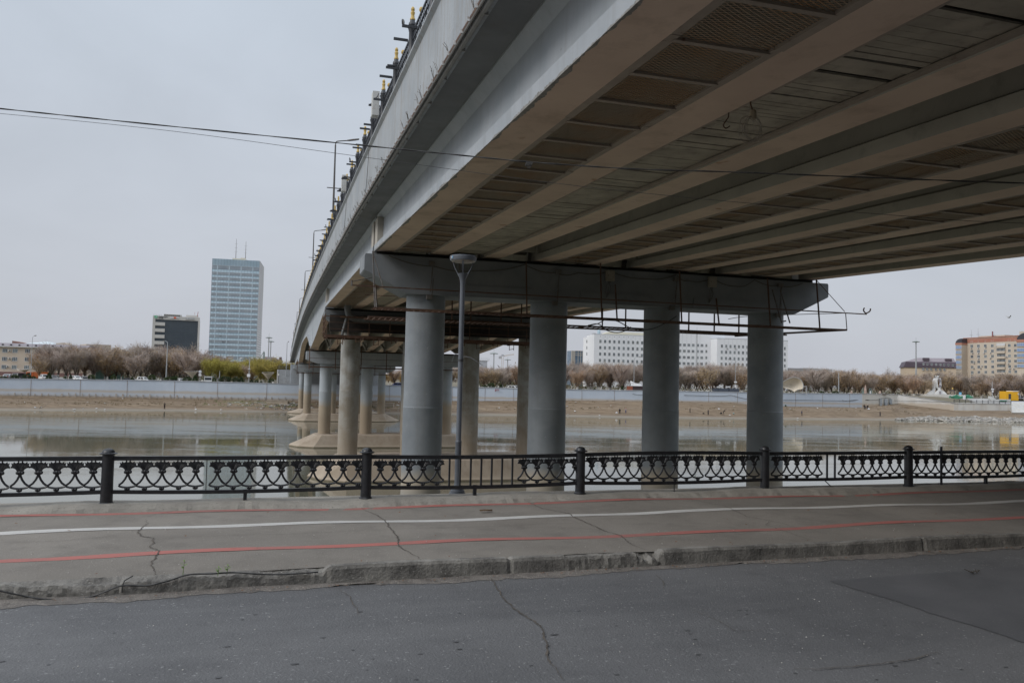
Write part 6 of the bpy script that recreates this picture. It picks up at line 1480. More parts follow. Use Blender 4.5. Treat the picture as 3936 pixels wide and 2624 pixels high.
# --- white office in three parts
WB = M("white_render", (.74, .745, .76), (.69, .70, .72), .1, .85, 5); WBJ = M("white_render_joint", (.62, .63, .65), None)  # second, slightly greyer tone for the panel joints
def wing(name, lab, px0, Y0, px1, Y1, ytop, xs, rows, w, h, depth, mull=2, pil=True, vents=None, slope=.036, zlow=6):
    f = Fac(px0, Y0, px1, Y1, 1350); t = thing(name, lab, "building", f.pt(f.w / 2, 7)); zt = f.uv(px0, ytop)[1]; mb = MB(); f.block(mb, 0, f.w, zlow, zt, 0, depth); mb.build("wall", WB, t)
    mb = MB(); f.block(mb, -.1, f.w + .1, zt, zt + .22, .1, depth + .2); mb.build("parapet", M("parapet_grey", (.45, .47, .5), None) if not bpy.data.materials.get("parapet_grey") else bpy.data.materials["parapet_grey"], t)
    for y in rows:
        for x in xs: window(f, x - (y - rows[0]) * .024, y + (x - xs[0]) * slope, w, h, t, mull=mull)
    if pil:
        mb = MB()
        for x0, x1 in zip(xs, xs[1:]):
            if x1 - x0 < 25: a, _ = f.uv((x0 + x1) / 2, 1350); f.block(mb, a - .09, a + .09, zlow, zt - .3, .06, .1)
        mb.build("panel_joints", WBJ, t)
    if vents:
        mb = MB()
        for x in xs[:8]: a, z = f.uv(x + .5, vents + (x - xs[0]) * slope * .8); f.block(mb, a - .22, a + .22, z - .12, z + .12, .03, .1)
        mb.build("vents", M("vent_hole", (.03, .03, .035), None) if not bpy.data.materials.get("vent_hole") else bpy.data.materials["vent_hole"], t)
    return t, f, zt
q = lambda x, y: (2200 + x / 4.704, 1250 + y / 4.704)
xs = [2200 + x / 4.704 for x in (507, 592, 675, 759, 844, 930, 1014, 1096, 1178, 1261, 1344, 1427, 1510)]
wA, fA, zA = wing("white_office", "left wing of the long white office, behind the second and third near columns", 2283, 459, 2535, 467, 1283.5, xs, [1250 + y / 4.704 for y in (288, 402, 516, 632)], 8.2, 12.5, 15, vents=1292.5)
mb = MB(); fa2 = Fac(2241.5, 471, 2284, 461, 1350); za2 = fa2.uv(2241.5, 1297)[1]; fa2.block(mb, 0, fa2.w, 6, za2, 0, 14); fa2.block(mb, fa2.w * .45, fa2.w, za2, za2 + .9, 0, 13); mb.build("end_block", WB, wA)
for y in (292, 404, 515): window(fa2, 2200 + 263 / 4.704, 1250 + y / 4.704, 2.6, 11.5, wA, mull=1, glass=0)
mb = MB(); a, z = fa2.uv(2271, 1291); [mb.bar(fa2.pt(a + d, za2 + .9, -2), fa2.pt(a + d, za2 + 2.4, -2), .1) for d in (-1.6, -.5, .6, 1.7)]; mb.bar(fa2.pt(a - 1.6, za2 + 2.3, -2), fa2.pt(a + 1.7, za2 + 2.3, -2), .1); mb.build("roof_rail", STEEL, wA)
mb = MB(); a, z = fA.uv(2312, 1280); mb.lathe([(.9, 0), (.9, 1.8), (1.1, 2), (.6, 2.7), (.1, 2.9)], fA.pt(a, zA, -5), 10); mb.build("roof_cowl", M("cowl_blue", (.4, .5, .55), None), wA)
mb = MB(); a0, z0 = fA.uv(2322, 1282); a1, z1 = fA.uv(2360, 1272); mb.prism([fA.pt(a0, zA, -8), fA.pt(fA.w, zA, -8), fA.pt(fA.w, z1, -8), fA.pt(a1, z1 + .1, -8)], -fA.n * 7); mb.build("roof_hall", M("roof_cream", (.6, .56, .44), None), wA)
q5 = lambda x, y: (2550 + x / 4.704, 1250 + y / 4.704)
xsB = [2550 + x / 4.704 for x in (222, 300, 380, 459, 538, 619, 697)]
wB, fB, zB_ = wing("white_office", "taller windowless topped middle part of the white office, between third and fourth near columns", 2535, 463, 2785, 471, 1277, xsB, [1250 + y / 4.704 for y in (350, 460, 573, 684)], 10.2, 11.2, 18, mull=3, slope=.028)
for y in (365, 473, 585, 690): window(fB, 2550 + 775 / 4.704, 1250 + y / 4.704, 7, 11, wB, mull=2)
for y in (372, 480, 590, 697): window(fB, 2550 + 929 / 4.704, 1250 + y / 4.704, 7.5, 12, wB, mull=2)
mb = MB(); a, z = fB.uv(2769, 1285); antenna(mb, fB.pt(a, zB_, -3), 3, .07, 2); a, z = fB.uv(2660, 1280); antenna(mb, fB.pt(a, zB_, -6), 4, .07, 1); mb.build("antenna", STEEL, wB)
xsC = [2550 + x / 4.704 for x in (1057, 1136, 1212, 1289, 1364, 1440, 1517, 1593, 1669, 1745, 1820, 1895, 1970, 2045)]
wC, fC, zC = wing("white_office", "right wing of the white office, behind the fourth near column", 2756, 461, 3028, 469, 1300, xsC, [1250 + y / 4.704 for y in (374, 482, 594, 700)], 7.6, 12, 15)
for y in (418, 522, 626, 732): window(fC, 2550 + 2194 / 4.704, 1250 + y / 4.704, 6, 11.5, wC, mull=2)
for x in (1143, 1297, 1525): ac(fC, 2550 + x / 4.704, 1250 + 420 / 4.704, wC)
# --- apartment house, far right
APB = M("apartment_brick", (.50, .43, .35), (.545, .475, .39), .15, .9, 5, speck=None); APR = M("apartment_red", (.36, .155, .11), (.41, .19, .135), .2, .85); APD = M("dome_dark", (.045, .045, .055), None, rough=.4); APG = M("bay_glass", (.12, .24, .5), (.2, .27, .36), .5, .2, 3)
f = Fac(3704, 448, 3911, 417, 1400); ap = thing("apartment_house", "tall buff brick apartment house with red top storey at far right", "apartment house", f.pt(f.w / 2, 7)); z3 = lambda x, y: f.uv(3500 + x * .1854, 1250 + y * .1854)
zt = z3(1105, 268)[1]; mb = MB(); f.block(mb, 0, f.w + 9, 5, zt, 0, 16); mb.build("wall", APB, ap)
zr0 = z3(1105, 372)[1]; zr1 = z3(1105, 292)[1]; mb = MB(); f.block(mb, 0, f.w + .2, zr0, zr1, .06, .4); f.block(mb, -.2, f.w + 9, zt - .25, zt + .15, .3, 16.6); rb = mb.build("top_storey", APR, ap)
for x in (1252, 1285, 1408, 1549, 1676, 1714, 2025, 2069, 2165): window(f, 3500 + x * .1854, 1250 + (334 - (x - 1252) * .028) * .1854, 3.8, 7, ap, mull=1)
for iy in range(7):
    for x in (1143, 1270, 1408, 1551, 1696, 2048, 2172): window(f, 3500 + (x + iy * 2) * .1854, 1250 + (430 + iy * 109 - (x - 1270) * .018) * .1854, 10.5, 11, ap, mull=2)
for iy in range(6):
    a0, a1, z0, z1 = f.rect(3500 + 1797 * .1854, 1250 + (375 + iy * 111) * .1854, 3500 + 1970 * .1854, 1250 + (420 + iy * 111) * .1854); mb = MB(); g = iy == 0
    f.block(mb, a0, a1, z0 - 1.2, z0, .7, .9, 0); f.block(mb, a0 + .1, a1 - .1, z0, z1, .55 if iy < 2 else .1, .2, 2 if g else 1)
    for k in range(7): a = a0 + (a1 - a0) * k / 6; f.block(mb, a - .06, a + .06, z0, z1, .6 if iy < 2 else .15, .1, 2)
    mb.build("balcony", [APB, GLW, FRW], ap)
fl_ = Fac(3673.5, 446, 3697, 443, 1400); fr_ = Fac(3909.5, 412, 3980, 404, 1400)
for nm, fb, xa, xb, cnt_ in (("left", fl_, 0, 1, 5), ("right", fr_, 0, 1, 9)):
    mb = MB(); zt2 = fb.uv(3673 if nm == "left" else 3911, 1319 if nm == "left" else 1306)[1]; fb.block(mb, 0, fb.w, 5, zt2, 0, 6); mb.build("bay", APB, ap)
    mb = MB(); zc2 = fb.uv(3673 if nm == "left" else 3911, 1325)[1] if nm == "left" else zt2 - 1.2; fb.block(mb, -.15, fb.w + .1, zc2, zt2 + .15, .2, 6.4); mb.build("bay_cornice", APR, ap)
    mb = MB(); rings = []
    for k in range(7):
        th = k / 6 * math.pi / 2; hz = (2.4 if nm == "left" else 3.6) * math.sin(th); ww = math.cos(th)
        rings.append([fb.pt(fb.w * (1 if nm == "right" else 1) * 1 - fb.w * (.08 + .92 * ww) if nm == "left" else fb.w * (1 - ww) * .6, zt2 + .15 + hz, .1), fb.pt(fb.w, zt2 + .15 + hz, .1), fb.pt(fb.w, zt2 + .15 + hz, -6), fb.pt(fb.w * (.92 - .92 * ww) if nm == "left" else fb.w * (1 - ww) * .6, zt2 + .15 + hz, -6)])
    mb.loft(rings); mb.build("dome", APD, ap)
    for iy in range(5):
        yc = (1250 + (455 + iy * 104) * .1854) if nm == "left" else (1250 + (400 + iy * 110) * .1854)
        px_ = 3685 if nm == "left" else 3930; _, z1 = fb.uv(px_, yc - 6.5); _, z0 = fb.uv(px_, yc + 5.5); mb = MB(); fb.block(mb, .2, fb.w - .1, z0, z1, .25, .4, 0)
        for k in range(cnt_ + 1): a = .2 + (fb.w - .3) * k / cnt_; fb.block(mb, a - .07, a + .07, z0, z1, .32, .1, 1)
        fb.block(mb, .2, fb.w - .1, z0 + (z1 - z0) * .68, z0 + (z1 - z0) * .75, .32, .1, 1); fb.block(mb, .1, fb.w, z0 - .25, z0, .4, .6, 2); mb.build("glazed_bay", [APG, FRW, APB], ap)
for x, y in ((1270, 470), (1412, 470), (1562, 460), (1785, 440), (1832, 440), (1294, 575), (1415, 578), (1533, 575), (1665, 570), (1807, 547), (1418, 690), (1663, 680), (2000, 655), (1326, 752), (1326, 780), (1166, 790), (2035, 795), (1488, 842), (1318, 893), (1463, 890), (1166, 893), (2065, 900), (2147, 903), (1278, 1018)): ac(f, 3500 + x * .1854, 1250 + y * .1854, ap)
mb = MB(); a, z = z3(1300, 262); f.block(mb, a, a + 16, zt, zt + 1.1, -4, 6); a, z = z3(2110, 220); f.block(mb, a, a + 8, zt, zt + 2.6, -5, 6); mb.build("roof_house", M("roof_pale", (.48, .46, .4), None), ap)
mb = MB(); 
for x, h_ in ((1175, 5), (1317, 5.5), (1640, 3)): a, z = z3(x, 260); antenna(mb, f.pt(a, zt, -3), h_, .08, 1)
mb.build("antenna", STEEL, ap)
for x in (1613, 2308): a, z = z3(x, 230); mb = MB(); mb.tube([f.pt(a, zt, -3), f.pt(a, zt + 3.2 + (2 if x > 2000 else 0), -3)], .3, 8); mb.build("flue", M("flue_red", (.22, .07, .08), None) if x < 2000 else bpy.data.materials["flue_red"], ap)
# --- mansard roofed house
f = Fac(3472, 436, 3676, 428, 1400); mh_ = thing("mansard_house", "house with dark purple mansard roof and dormer windows left of the apartment house", "building", f.pt(f.w / 2, 7)); zz = lambda x, y: f.uv(3000 + x * .398, 1150 + y * .398)
zw = zz(1200, 655)[1]; zk = zz(1340, 602)[1]; zri = zz(1345, 561)[1]; aR = zz(1345, 561)[0]; mb = MB(); f.block(mb, .6, f.w, 5, zw, -.6, 14); mb.build("wall", M("mansard_wall", (.52, .42, .31), None), mh_)
mb = MB(); mb.loft([[f.pt(a0 + i, z, o) for (i, o) in ((0, 0), (0, -16))] + [f.pt(f.w, z, -16), f.pt(f.w, z, o2)] for a0, z, i_, o2 in ((0, zw, 0, 0), (1.4, zk, 0, -1.0))]); mb.build("mansard", M("mansard_purple", (.075, .055, .075), (.09, .07, .09), .5, .6), mh_)
mb = MB(); e_ = [f.pt(1.4, zk, -1), f.pt(f.w, zk, -1), f.pt(f.w, zk, -15), f.pt(1.4, zk, -15), f.pt(aR, zri, -7), f.pt(f.w, zri, -7)]; mb.add(e_, [(0, 1, 5, 4), (0, 4, 3), (3, 4, 5, 2), (1, 2, 5), (0, 3, 2, 1)]); rf = mb.build("roof", M("mansard_roof", (.2, .165, .185), (.235, .2, .215), .5, .55), mh_)
for k, x in enumerate((268, 350, 438, 533, 620, 695, 783, 878)): window(f, 3500 + x * .1854, 1250 + (800 + k * 3.5) * .1854, 7, 8.5, mh_, "dormer", mull=2)
for k, x in enumerate((260, 342, 425, 522, 610, 700)): window(f, 3500 + x * .1854, 1250 + (905 + k * 2) * .1854, 8, 9, mh_, mull=2)
mb = MB()
for x, y in ((345, 705), (810, 725)): a, z = f.uv(3500 + x * .1854, 1250 + y * .1854); f.block(mb, a - 1.6, a + 1.4, z - .7, z + .9, -1.6, 3)
mb.build("roof_hatch", M("hatch_dark", (.08, .06, .075), None), rf)
# --- smaller far buildings
f = Fac(997, 470, 1023, 472, 1400); sb = thing("small_glass_building", "small green glass corner building with a sign on top just right of the tower", "building", f.pt(f.w / 2, 7)); zt = f.uv(1010, 1383)[1]
mb = MB(); f.block(mb, 0, f.w * .85, 6, zt - 1.2, 0, 8); mb.build("glazing", M("green_glass", (.08, .17, .2), (.14, .24, .27), .4, .15, 3), sb)
mb = MB(); 
for y in (1390.5, 1412.5, 1436): z = f.uv(1010, y)[1]; f.block(mb, -.3, f.w, z - .35, z + .35, .6, 9.5)
f.block(mb, f.w * .85, f.w, 6, zt, .3, 8.5); f.block(mb, 0, f.w * .93, zt - 1.4, zt + .6, .2, 8.4); mb.build("cornices", M("stone_beige", (.45, .4, .34), None), sb)
mb = MB(); a = f.w * .55; mb.bar(f.pt(0, zt + .6, 0), f.pt(a, zt + 4.6, 0), .35); mb.bar(f.pt(a, zt + .4, 0), f.pt(a + .2, zt + 5.2, 0), .4); mb.prism([f.pt(a, zt + .6, 0), f.pt(a + .8, zt + .9, 0), f.pt(a + .7, zt + 4.5, 0), f.pt(a + .1, zt + 5, 0)], f.n * .3); mb.build("roof_frame", M("frame_greengrey", (.25, .3, .28), None), sb)
f = Fac(1021, 500, 1084, 505, 1400); bh = thing("brown_roofed_house", "low house with brown hipped roof between the tower and the bridge", "house", f.pt(f.w / 2, 7)); zt = f.uv(1050, 1386)[1]; z2 = f.uv(1040, 1371)[1]
mb = MB(); f.block(mb, 0, f.w, 6, zt, 0, 10); mb.build("wall", M("house_wall", (.5, .49, .48), None), bh); mb = MB(); mb.loft([[f.pt(-.4, zt, .5), f.pt(f.w + .4, zt, .5), f.pt(f.w + .4, zt, -10.5), f.pt(-.4, zt, -10.5)], [f.pt(.5, z2, -2.5), f.pt(f.w * .52, z2, -2.5), f.pt(f.w * .52, z2, -7), f.pt(.5, z2, -7)]]); f.block(mb, f.w * .9, f.w, zt, zt + 2.5, -1, 3); mb.build("roof", M("roof_brown", (.16, .12, .115), None), bh)
for x in (1044, 1067): window(f, x, 1383, 4, 4.5, bh, "dormer")
f = Fac(2196, 520, 2240.5, 522, 1400); sbb = thing("blue_block", "small block with blue glass grid and beige fins left of the white office", "building", f.pt(f.w / 2, 7)); zt = f.uv(2200, 1347.5)[1]; mb = MB(); f.block(mb, 0, f.w, 6, zt, 0, 9); mb.build("glazing", M("blue_glass", (.07, .12, .18), (.14, .2, .27), .6, .2, 3), sbb)
mb = MB()
for x in (2197, 2201, 2205, 2209): a, _ = f.uv(x, 1360); f.block(mb, a - .22, a + .22, 6, zt, .3, .4)
for y in (1348, 1357.5, 1365): z = f.uv(2220, y)[1]; f.block(mb, f.w * .33, f.w, z - .16, z + .16, .3, .4)
for x in (2222, 2232, 2240): a, _ = f.uv(x, 1360); f.block(mb, a - .12, a + .12, 6, zt, .28, .4)
mb.build("fins", M("fin_beige", (.5, .46, .4), None), sbb)
f = Fac(1800, 700, 1881, 705, 1400); gb_ = thing("grey_block", "pale grey half built block far off between the columns", "building", f.pt(f.w / 2, 7)); z1 = f.uv(1850, 1376)[1]; z2 = f.uv(1850, 1386)[1]
mb = MB(); f.block(mb, 0, f.w * .9, 6, z2, 0, 10); mb.build("wall", M("grey_wall", (.45, .46, .49), (.38, .39, .42), .15), gb_); mb = MB(); f.block(mb, 0, f.w, z2, z2 + .8, .4, 11); mb.build("slab", WSG, gb_)
mb = MB(); [mb.bar(f.pt(f.w * k / 8, z2, 0), f.pt(f.w * k / 8, z1, 0), .12) for k in range(9)]; [mb.bar(f.pt(0, z2 + (z1 - z2) * k / 4, 0), f.pt(f.w, z2 + (z1 - z2) * k / 4, 0), .12) for k in range(1, 5)]; mb.build("scaffold", M("scaffold_pale", (.5, .53, .57), None), gb_)
f = Fac(3030, 480, 3200, 484, 1400); mb = MB(); zt = f.uv(3080, 1415)[1]; f.block(mb, 0, f.w, 6, zt, 0, 12); f.block(mb, f.w * .42, f.w * .7, zt, zt + .0 + .3, -1, 8); tag(mb.build("grey_slab_block", M("slab_block", (.36, .35, .35), (.42, .41, .41), .1, .9)), "long low grey block behind bare trees near the shell canopy", "building")
# cranes
def crane(lab, px, ytop, ybase, Y, jib, slope, c):
    t = thing("tower_crane", lab, "crane", (at(px, ybase, Y).x, Y, GZ)); zt = at(px, ytop, Y).z; x = at(px, ytop, Y).x; mb = MB(); s = 1.0
    for dx in (-s, s):
        for dy in (-s, s): mb.bar(V((x + dx, Y + dy, GZ)), V((x + dx, Y + dy, zt)), .35)
    n = int((zt - GZ) / 2.5)
    for k in range(n): z = GZ + k * 2.5; mb.bar(V((x - s, Y - s, z)), V((x + s, Y - s, z + 2.5)), .25)
    mb.build("mast", c, t); mb = MB(); L = jib / FPX * Y; dz = slope * L
    for o in (0, 1.8): mb.bar(V((x + 1, Y, zt + o * .4)), V((x + L, Y, zt + dz + o * .55)), .4)
    for k in range(14): mb.bar(V((x + L * k / 14, Y, zt + dz * k / 14)), V((x + L * (k + .5) / 14, Y, zt + dz * k / 14 + .8)), .2)
    mb.build("jib", c, t); mb = MB(); mb.bar(V((x - L * .25, Y, zt)), V((x, Y, zt + .3)), .5); mb.obox(V((x - L * .22, Y, zt - 1.4)), V((1.6, 0, 0)), V((0, 1, 0)), V((0, 0, 1.4))); mb.build("counterweight", M("crane_grey", (.4, .4, .42), None), t); mb = MB(); mb.obox(V((x, Y, zt + 1)), V((1.4, 0, 0)), V((0, 1, 0)), V((0, 0, 1.1))); mb.build("operator_cab", bpy.data.materials["grey_wall"], t); return t
CRM = M("crane_beige", (.52, .46, .4), None); crane("pale tower crane far off between first and second near columns", 1932, 1369, 1420, 900, 43, .16, CRM)
crane("very faint crane jib high above the grey block between near columns", 1790, 1337, 1420, 1300, 94, -.01, M("crane_faint", (.6, .55, .5), None))
# ------------------------------------------------------------------ street furniture on the far bank
MASTM = M("mast_grey", (.34, .35, .36), None, rough=.6)
def pole(name, lab, px, ytop, ybase, Y, arm=None, mast=None, r=.09, grp=None, box=None):
    b0 = at(px, ybase, Y); tp = at(px + (ybase - ytop) * .0, ytop, Y); z0 = b0.z - .3; t = thing(name, lab, "street lamp" if arm or mast else "pole", V((b0.x, b0.y, z0)), grp); mb = MB(); x = b0.x; mb.tube([V((x, Y, z0)), V((x, Y, tp.z))], [r * 1.3, r * .8], 8); po = mb.build("pole", MASTM, t)
    if arm:
        mb = MB(); mb.tube(smooth([V((x, Y, tp.z - .2)), V((x + arm * .2, Y, tp.z + .25)), V((x + arm, Y, tp.z + .5))]), r * .6, 5); mb.build("arm", MASTM, t); mb = MB(); mb.obox(V((x + arm * 1.25, Y, tp.z + .55)), V((abs(arm) * .35, 0, .04)), V((0, .15, 0)), V((0, 0, .09))); mb.build("lamp_head", STEEL, t)
    if mast:
        mb = MB(); mb.lathe([(mast * .8, tp.z - .2), (mast, tp.z), (mast * .75, tp.z + .25)], V((x, Y, 0)), 12)
        for k in range(8): a = k * .785; mb.obox(V((x + math.cos(a) * mast * 1.15, Y + math.sin(a) * mast, tp.z - .1)), V((.32, 0, 0)), V((0, .3, 0)), V((0, 0, .16)))
        mb.tube([V((x, Y, tp.z)), V((x, Y, tp.z + 2.2))], .05, 4); mb.build("light_ring", M("ring_green", (.2, .24, .22), None) if not bpy.data.materials.get("ring_green") else bpy.data.materials["ring_green"], t)
    if box:
        for (dy, w_, h_, m_) in box: z = at(px, dy, Y).z; mb = MB(); mb.obox(V((x, Y - .25, z)), V((w_, 0, 0)), V((0, .2, 0)), V((0, 0, h_))); mb.build("equipment_box", m_, t)
    return t
G_ = "lamp poles on the far bank"
pole("street_lamp", "slim street lamp in front of the brick building at far left", 117, 1297, 1452, 216, .6, None, .07, G_)
pole("street_lamp", "tall grey street lamp standing before the dark office block", 638, 1317, 1460, 224, -.9, None, .14, G_)
pole("street_lamp", "slim street lamp beside the far bridge stairs", 1098, 1320, 1476, 231, .3, None, .1, G_)
pole("street_lamp", "street lamp by the red container in front of the white office", 2436, 1377, 1499, 262, 1.6, None, .11, G_)
pole("street_lamp", "street lamp with cameras behind the dark blue kiosk", 2826, 1387, 1505, 270, -1.6, None, .11, G_, [(1468, .45, .25, WSG), (1484, .3, .4, WSG)])
pole("high_mast_light", "taller of two high mast lights right of the glass tower", 1029, 1297, 1430, 420, None, 1.2, .3, "high mast lights")
pole("high_mast_light", "shorter of two high mast lights right of the glass tower", 1037, 1312, 1430, 430, None, 1.2, .3, "high mast lights")
pole("high_mast_light", "high mast light between the first and second near columns", 1896.5, 1358, 1450, 420, None, 1.6, .3, "high mast lights")
pole("high_mast_light", "small distant high mast light by the pale crane", 1950, 1382, 1450, 560, None, 1.7, .35, "high mast lights")
pole("high_mast_light", "high mast light in front of the white office's middle part", 2677, 1274, 1450, 395, None, 1.9, .27, "high mast lights")
pole("high_mast_light", "high mast light in front of the mansard house", 3521, 1313, 1440, 400, None, 1.2, .32, "high mast lights")
pole("flag_pole", "plain white pole right of the shell canopy", 3223.5, 1431, 1512, 281, None, None, .17)
pole("camera_pole", "camera pole with white cabinet below the willows", 956, 1378, 1472, 228, None, None, .13, None, [(1442.5, .42, .42, WSG), (1418, .35, .06, WSG)])
pole("camera_pole", "pole with white cameras left of the yellow kiosk", 3814, 1464, 1523, 292, None, None, .12, None, [(1495.5, .4, .25, WSG), (1504, .22, .3, WSG)])
pole("sign_post", "short thin post left of the widest evergreen", 837, 1450, 1471, 226, None, None, .07); pole("lamp_post", "short white post before the first willow", 843, 1425, 1471, 227, None, None, .1)
for px_, y_, lab in ((843, 1372, "left double headed lamp above the willows"), (903, 1379, "middle double headed lamp above the willows"), (948, 1377, "right double headed lamp above the willows")):
    Y = 262; b0 = at(px_, y_, Y); t = thing("street_lamp", lab, "street lamp", V((b0.x, Y, GZ)), "double headed lamps behind the willows"); mb = MB(); mb.tube([V((b0.x, Y, GZ)), V((b0.x, Y, b0.z))], .09, 6); [mb.tube([V((b0.x, Y, b0.z - .3)), V((b0.x + s * 1.6, Y, b0.z + .1))], .05, 5) for s in (-1, 1)]; mb.build("pole", MASTM, t)
    for s in (-1, 1): mb = MB(); mb.obox(V((b0.x + s * 1.75, Y, b0.z + .12)), V((.3, 0, 0)), V((0, .2, 0)), V((0, 0, .12))); mb.build("lamp_head", WSG, t)
# globe lamp and stairs at the far abutment
c = at(1071, 1440, 227); t = thing("globe_lamp", "small white globe lamp left of the far bridge stairs", "street lamp", V((c.x, c.y, GZ))); mb = MB(); mb.tube([V((c.x, c.y, GZ)), V((c.x, c.y, c.z))], .05, 6); mb.build("pole", DKMET, t); mb = MB(); mb.sphere(c, .26, 10, 6); mb.build("globe", M("globe_white", (.65, .64, .58), None), t)
f = Fac(1073, 228, 1112, 229, 1440); stt = thing("bridge_stairs", "grey concrete stairs climbing to the far end of the bridge", "stairs", f.pt(0, 7)); z1 = f.uv(1090, 1420)[1]; mb = MB(); n = 12
for k in range(n): zz_ = 6.5 + (z1 - 6.5) * (k + 1) / n; f.block(mb, 0, f.w + 1.2, zz_ - (z1 - 6.5) / n, zz_, -k * .35, 8 - k * .35)
mb.build("steps", M("stair_concrete", (.42, .43, .44), (.33, .335, .34), .8, .9, 6, streak=((.22, .2, .19), 2, .6)), stt); mb = MB()
for k in range(6): a = f.w * k / 5; mb.bar(f.pt(a, z1, -4.5), f.pt(a, z1 + 1.25, -4.5), .1)
[mb.bar(f.pt(0, z1 + h_, -4.5), f.pt(f.w, z1 + h_, -4.5), .07) for h_ in (.3, .75, 1.2)]; mb.bar(f.pt(-.1, 6.5, .2), f.pt(-.1, z1 + 1.4, .2), .12); mb.build("hand_rail", DKMET, stt)
# round sign
c = at(769.5, 1428.5, 224); t = thing("round_sign", "white round sign with two plates on a post right of the sail canopy", "sign", V((c.x, c.y, GZ))); mb = MB(); mb.tube([V((c.x, c.y, GZ)), V((c.x, c.y, c.z - .3))], .06, 6); mb.build("post", MASTM, t)
mb = MB(); mb.tube([c + V((0, -.1, 0)), c + V((0, -.06, 0))], .42, 20); mb.build("disc", WSG, t); mb = MB(); mb.tube([c + V((0, -.13, 0)), c + V((0, -.105, 0))], .3, 20); [mb.obox(c + V((0, -.15, .08 - .16 * k)), V((.2, 0, 0)), V((0, .01, 0)), V((0, 0, .035)), 1) for k in range(2)]; mb.build("sign_mark", [M("sign_face", (.55, .58, .62), None), bpy.data.materials["sign_mark"]], t)
for dz in (-.72, -1.02): mb = MB(); mb.obox(c + V((0, -.09, dz)), V((.38, 0, 0)), V((0, .02, 0)), V((0, 0, .12))); mb.build("plate", WSG, t)
# canopies
SAILM = M("sail_fabric", (.55, .49, .40), (.62, .56, .47), .4, .8, 5, blot=((.45, .38, .3), .5, .55, .75, .5))
def sail(lab, pts, Y):
    q = [at(x, y, Y) for x, y in pts]; t = thing("sail_canopy", lab, "canopy", V((q[2].x, Y, GZ)), "triangular sail canopies"); mb = MB(); n = 8; rows = []
    for i in range(n + 1):
        for_ = i / n; a = q[0] + (q[2] - q[0]) * for_; b = q[1] + (q[2] - q[1]) * for_; rows.append([a + (b - a) * (j / n) + V((0, -1.6 * math.sin(math.pi * j / n) * (1 - for_), -.35 * math.sin(math.pi * j / n) * (1 - for_))) for j in range(n + 1)])
    for i in range(n):
        for j in range(n): mb.quad(rows[i][j], rows[i][j + 1], rows[i + 1][j + 1], rows[i + 1][j])
    o = mb.build("fabric", SAILM, t, smooth=80, fix=False); sm_ = o.modifiers.new("thick", 'SOLIDIFY'); sm_.thickness = .05
    mb = MB(); mb.tube([q[2] + V((0, .1, .2)), V((q[2].x, Y + .1, GZ - .1))], .1, 6); mb.tube([V((q[0].x, Y, q[0].z)), V((q[1].x, Y, q[1].z))], .05, 5); mb.build("frame", MASTM, t); return t
sail("cream triangular sail canopy in front of the trees left of the round sign", [(709, 1427), (763, 1425), (739, 1452)], 232)
sail("cream triangular sail canopy nearest the far bridge stairs", [(1006, 1431), (1054, 1431), (1031, 1458)], 233)
sail("cream triangular sail canopy seen under the bridge between columns", [(1420, 1448), (1458, 1443), (1440, 1475)], 240)
sail("faint cream sail canopy in front of the brick building", [(64, 1417), (116, 1418), (96, 1430)], 240)
Y = 271; z6 = lambda x, y: at(2950 + x * .1913, 1380 + y * .1913, Y)
out_ = [(110, 560), (170, 540), (240, 500), (320, 450), (370, 420), (440, 386), (530, 368), (600, 378), (660, 408), (700, 458), (720, 530), (716, 590), (690, 602), (620, 612), (570, 635), (545, 662), (480, 622), (400, 592), (320, 572), (200, 566)]
t = thing("shell_canopy", "large cream shell shaped canopy right of the fourth near column", "canopy", V((z6(545, 662).x, Y, GZ + .3))); cen = z6(520, 520); mb = MB(); rings = []
for k, (s_, o_) in enumerate(((1, 0), (.93, .7), (.75, 1.5), (.5, 2.0), (.25, 2.25), (.03, 2.3))): rings.append([cen + (z6(*p_) - cen) * s_ + V((0, o_, 0)) for p_ in out_])
mb.loft(rings, cap=False); o = mb.build("shell", SAILM, t, smooth=80, fix=False); sm_ = o.modifiers.new("thick", 'SOLIDIFY'); sm_.thickness = .06
mb = MB(); mb.tube(smooth([z6(*p_) + V((0, -.05, .05)) for p_ in out_[3:12]]), .09, 6); mb.tube([z6(716, 590), z6(700, 650), z6(560, 680)], .07, 6); mb.tube([z6(545, 660), z6(560, 690)], .12, 6); mb.build("frame", MASTM, t)
c = at(3098, 1485, 268); t = thing("street_lamp", "short flat headed lamp right beside the shell canopy", "street lamp", V((c.x, c.y, GZ)), G_); mb = MB(); mb.tube([V((c.x + .2, c.y, GZ)), V((c.x + .2, c.y, c.z - .3))], .13, 6); mb.build("pole", MASTM, t); mb = MB(); mb.obox(c + V((-.3, 0, 0)), V((.45, 0, 0)), V((0, .3, 0)), V((0, 0, .08))); mb.build("lamp_head", WSG, t)
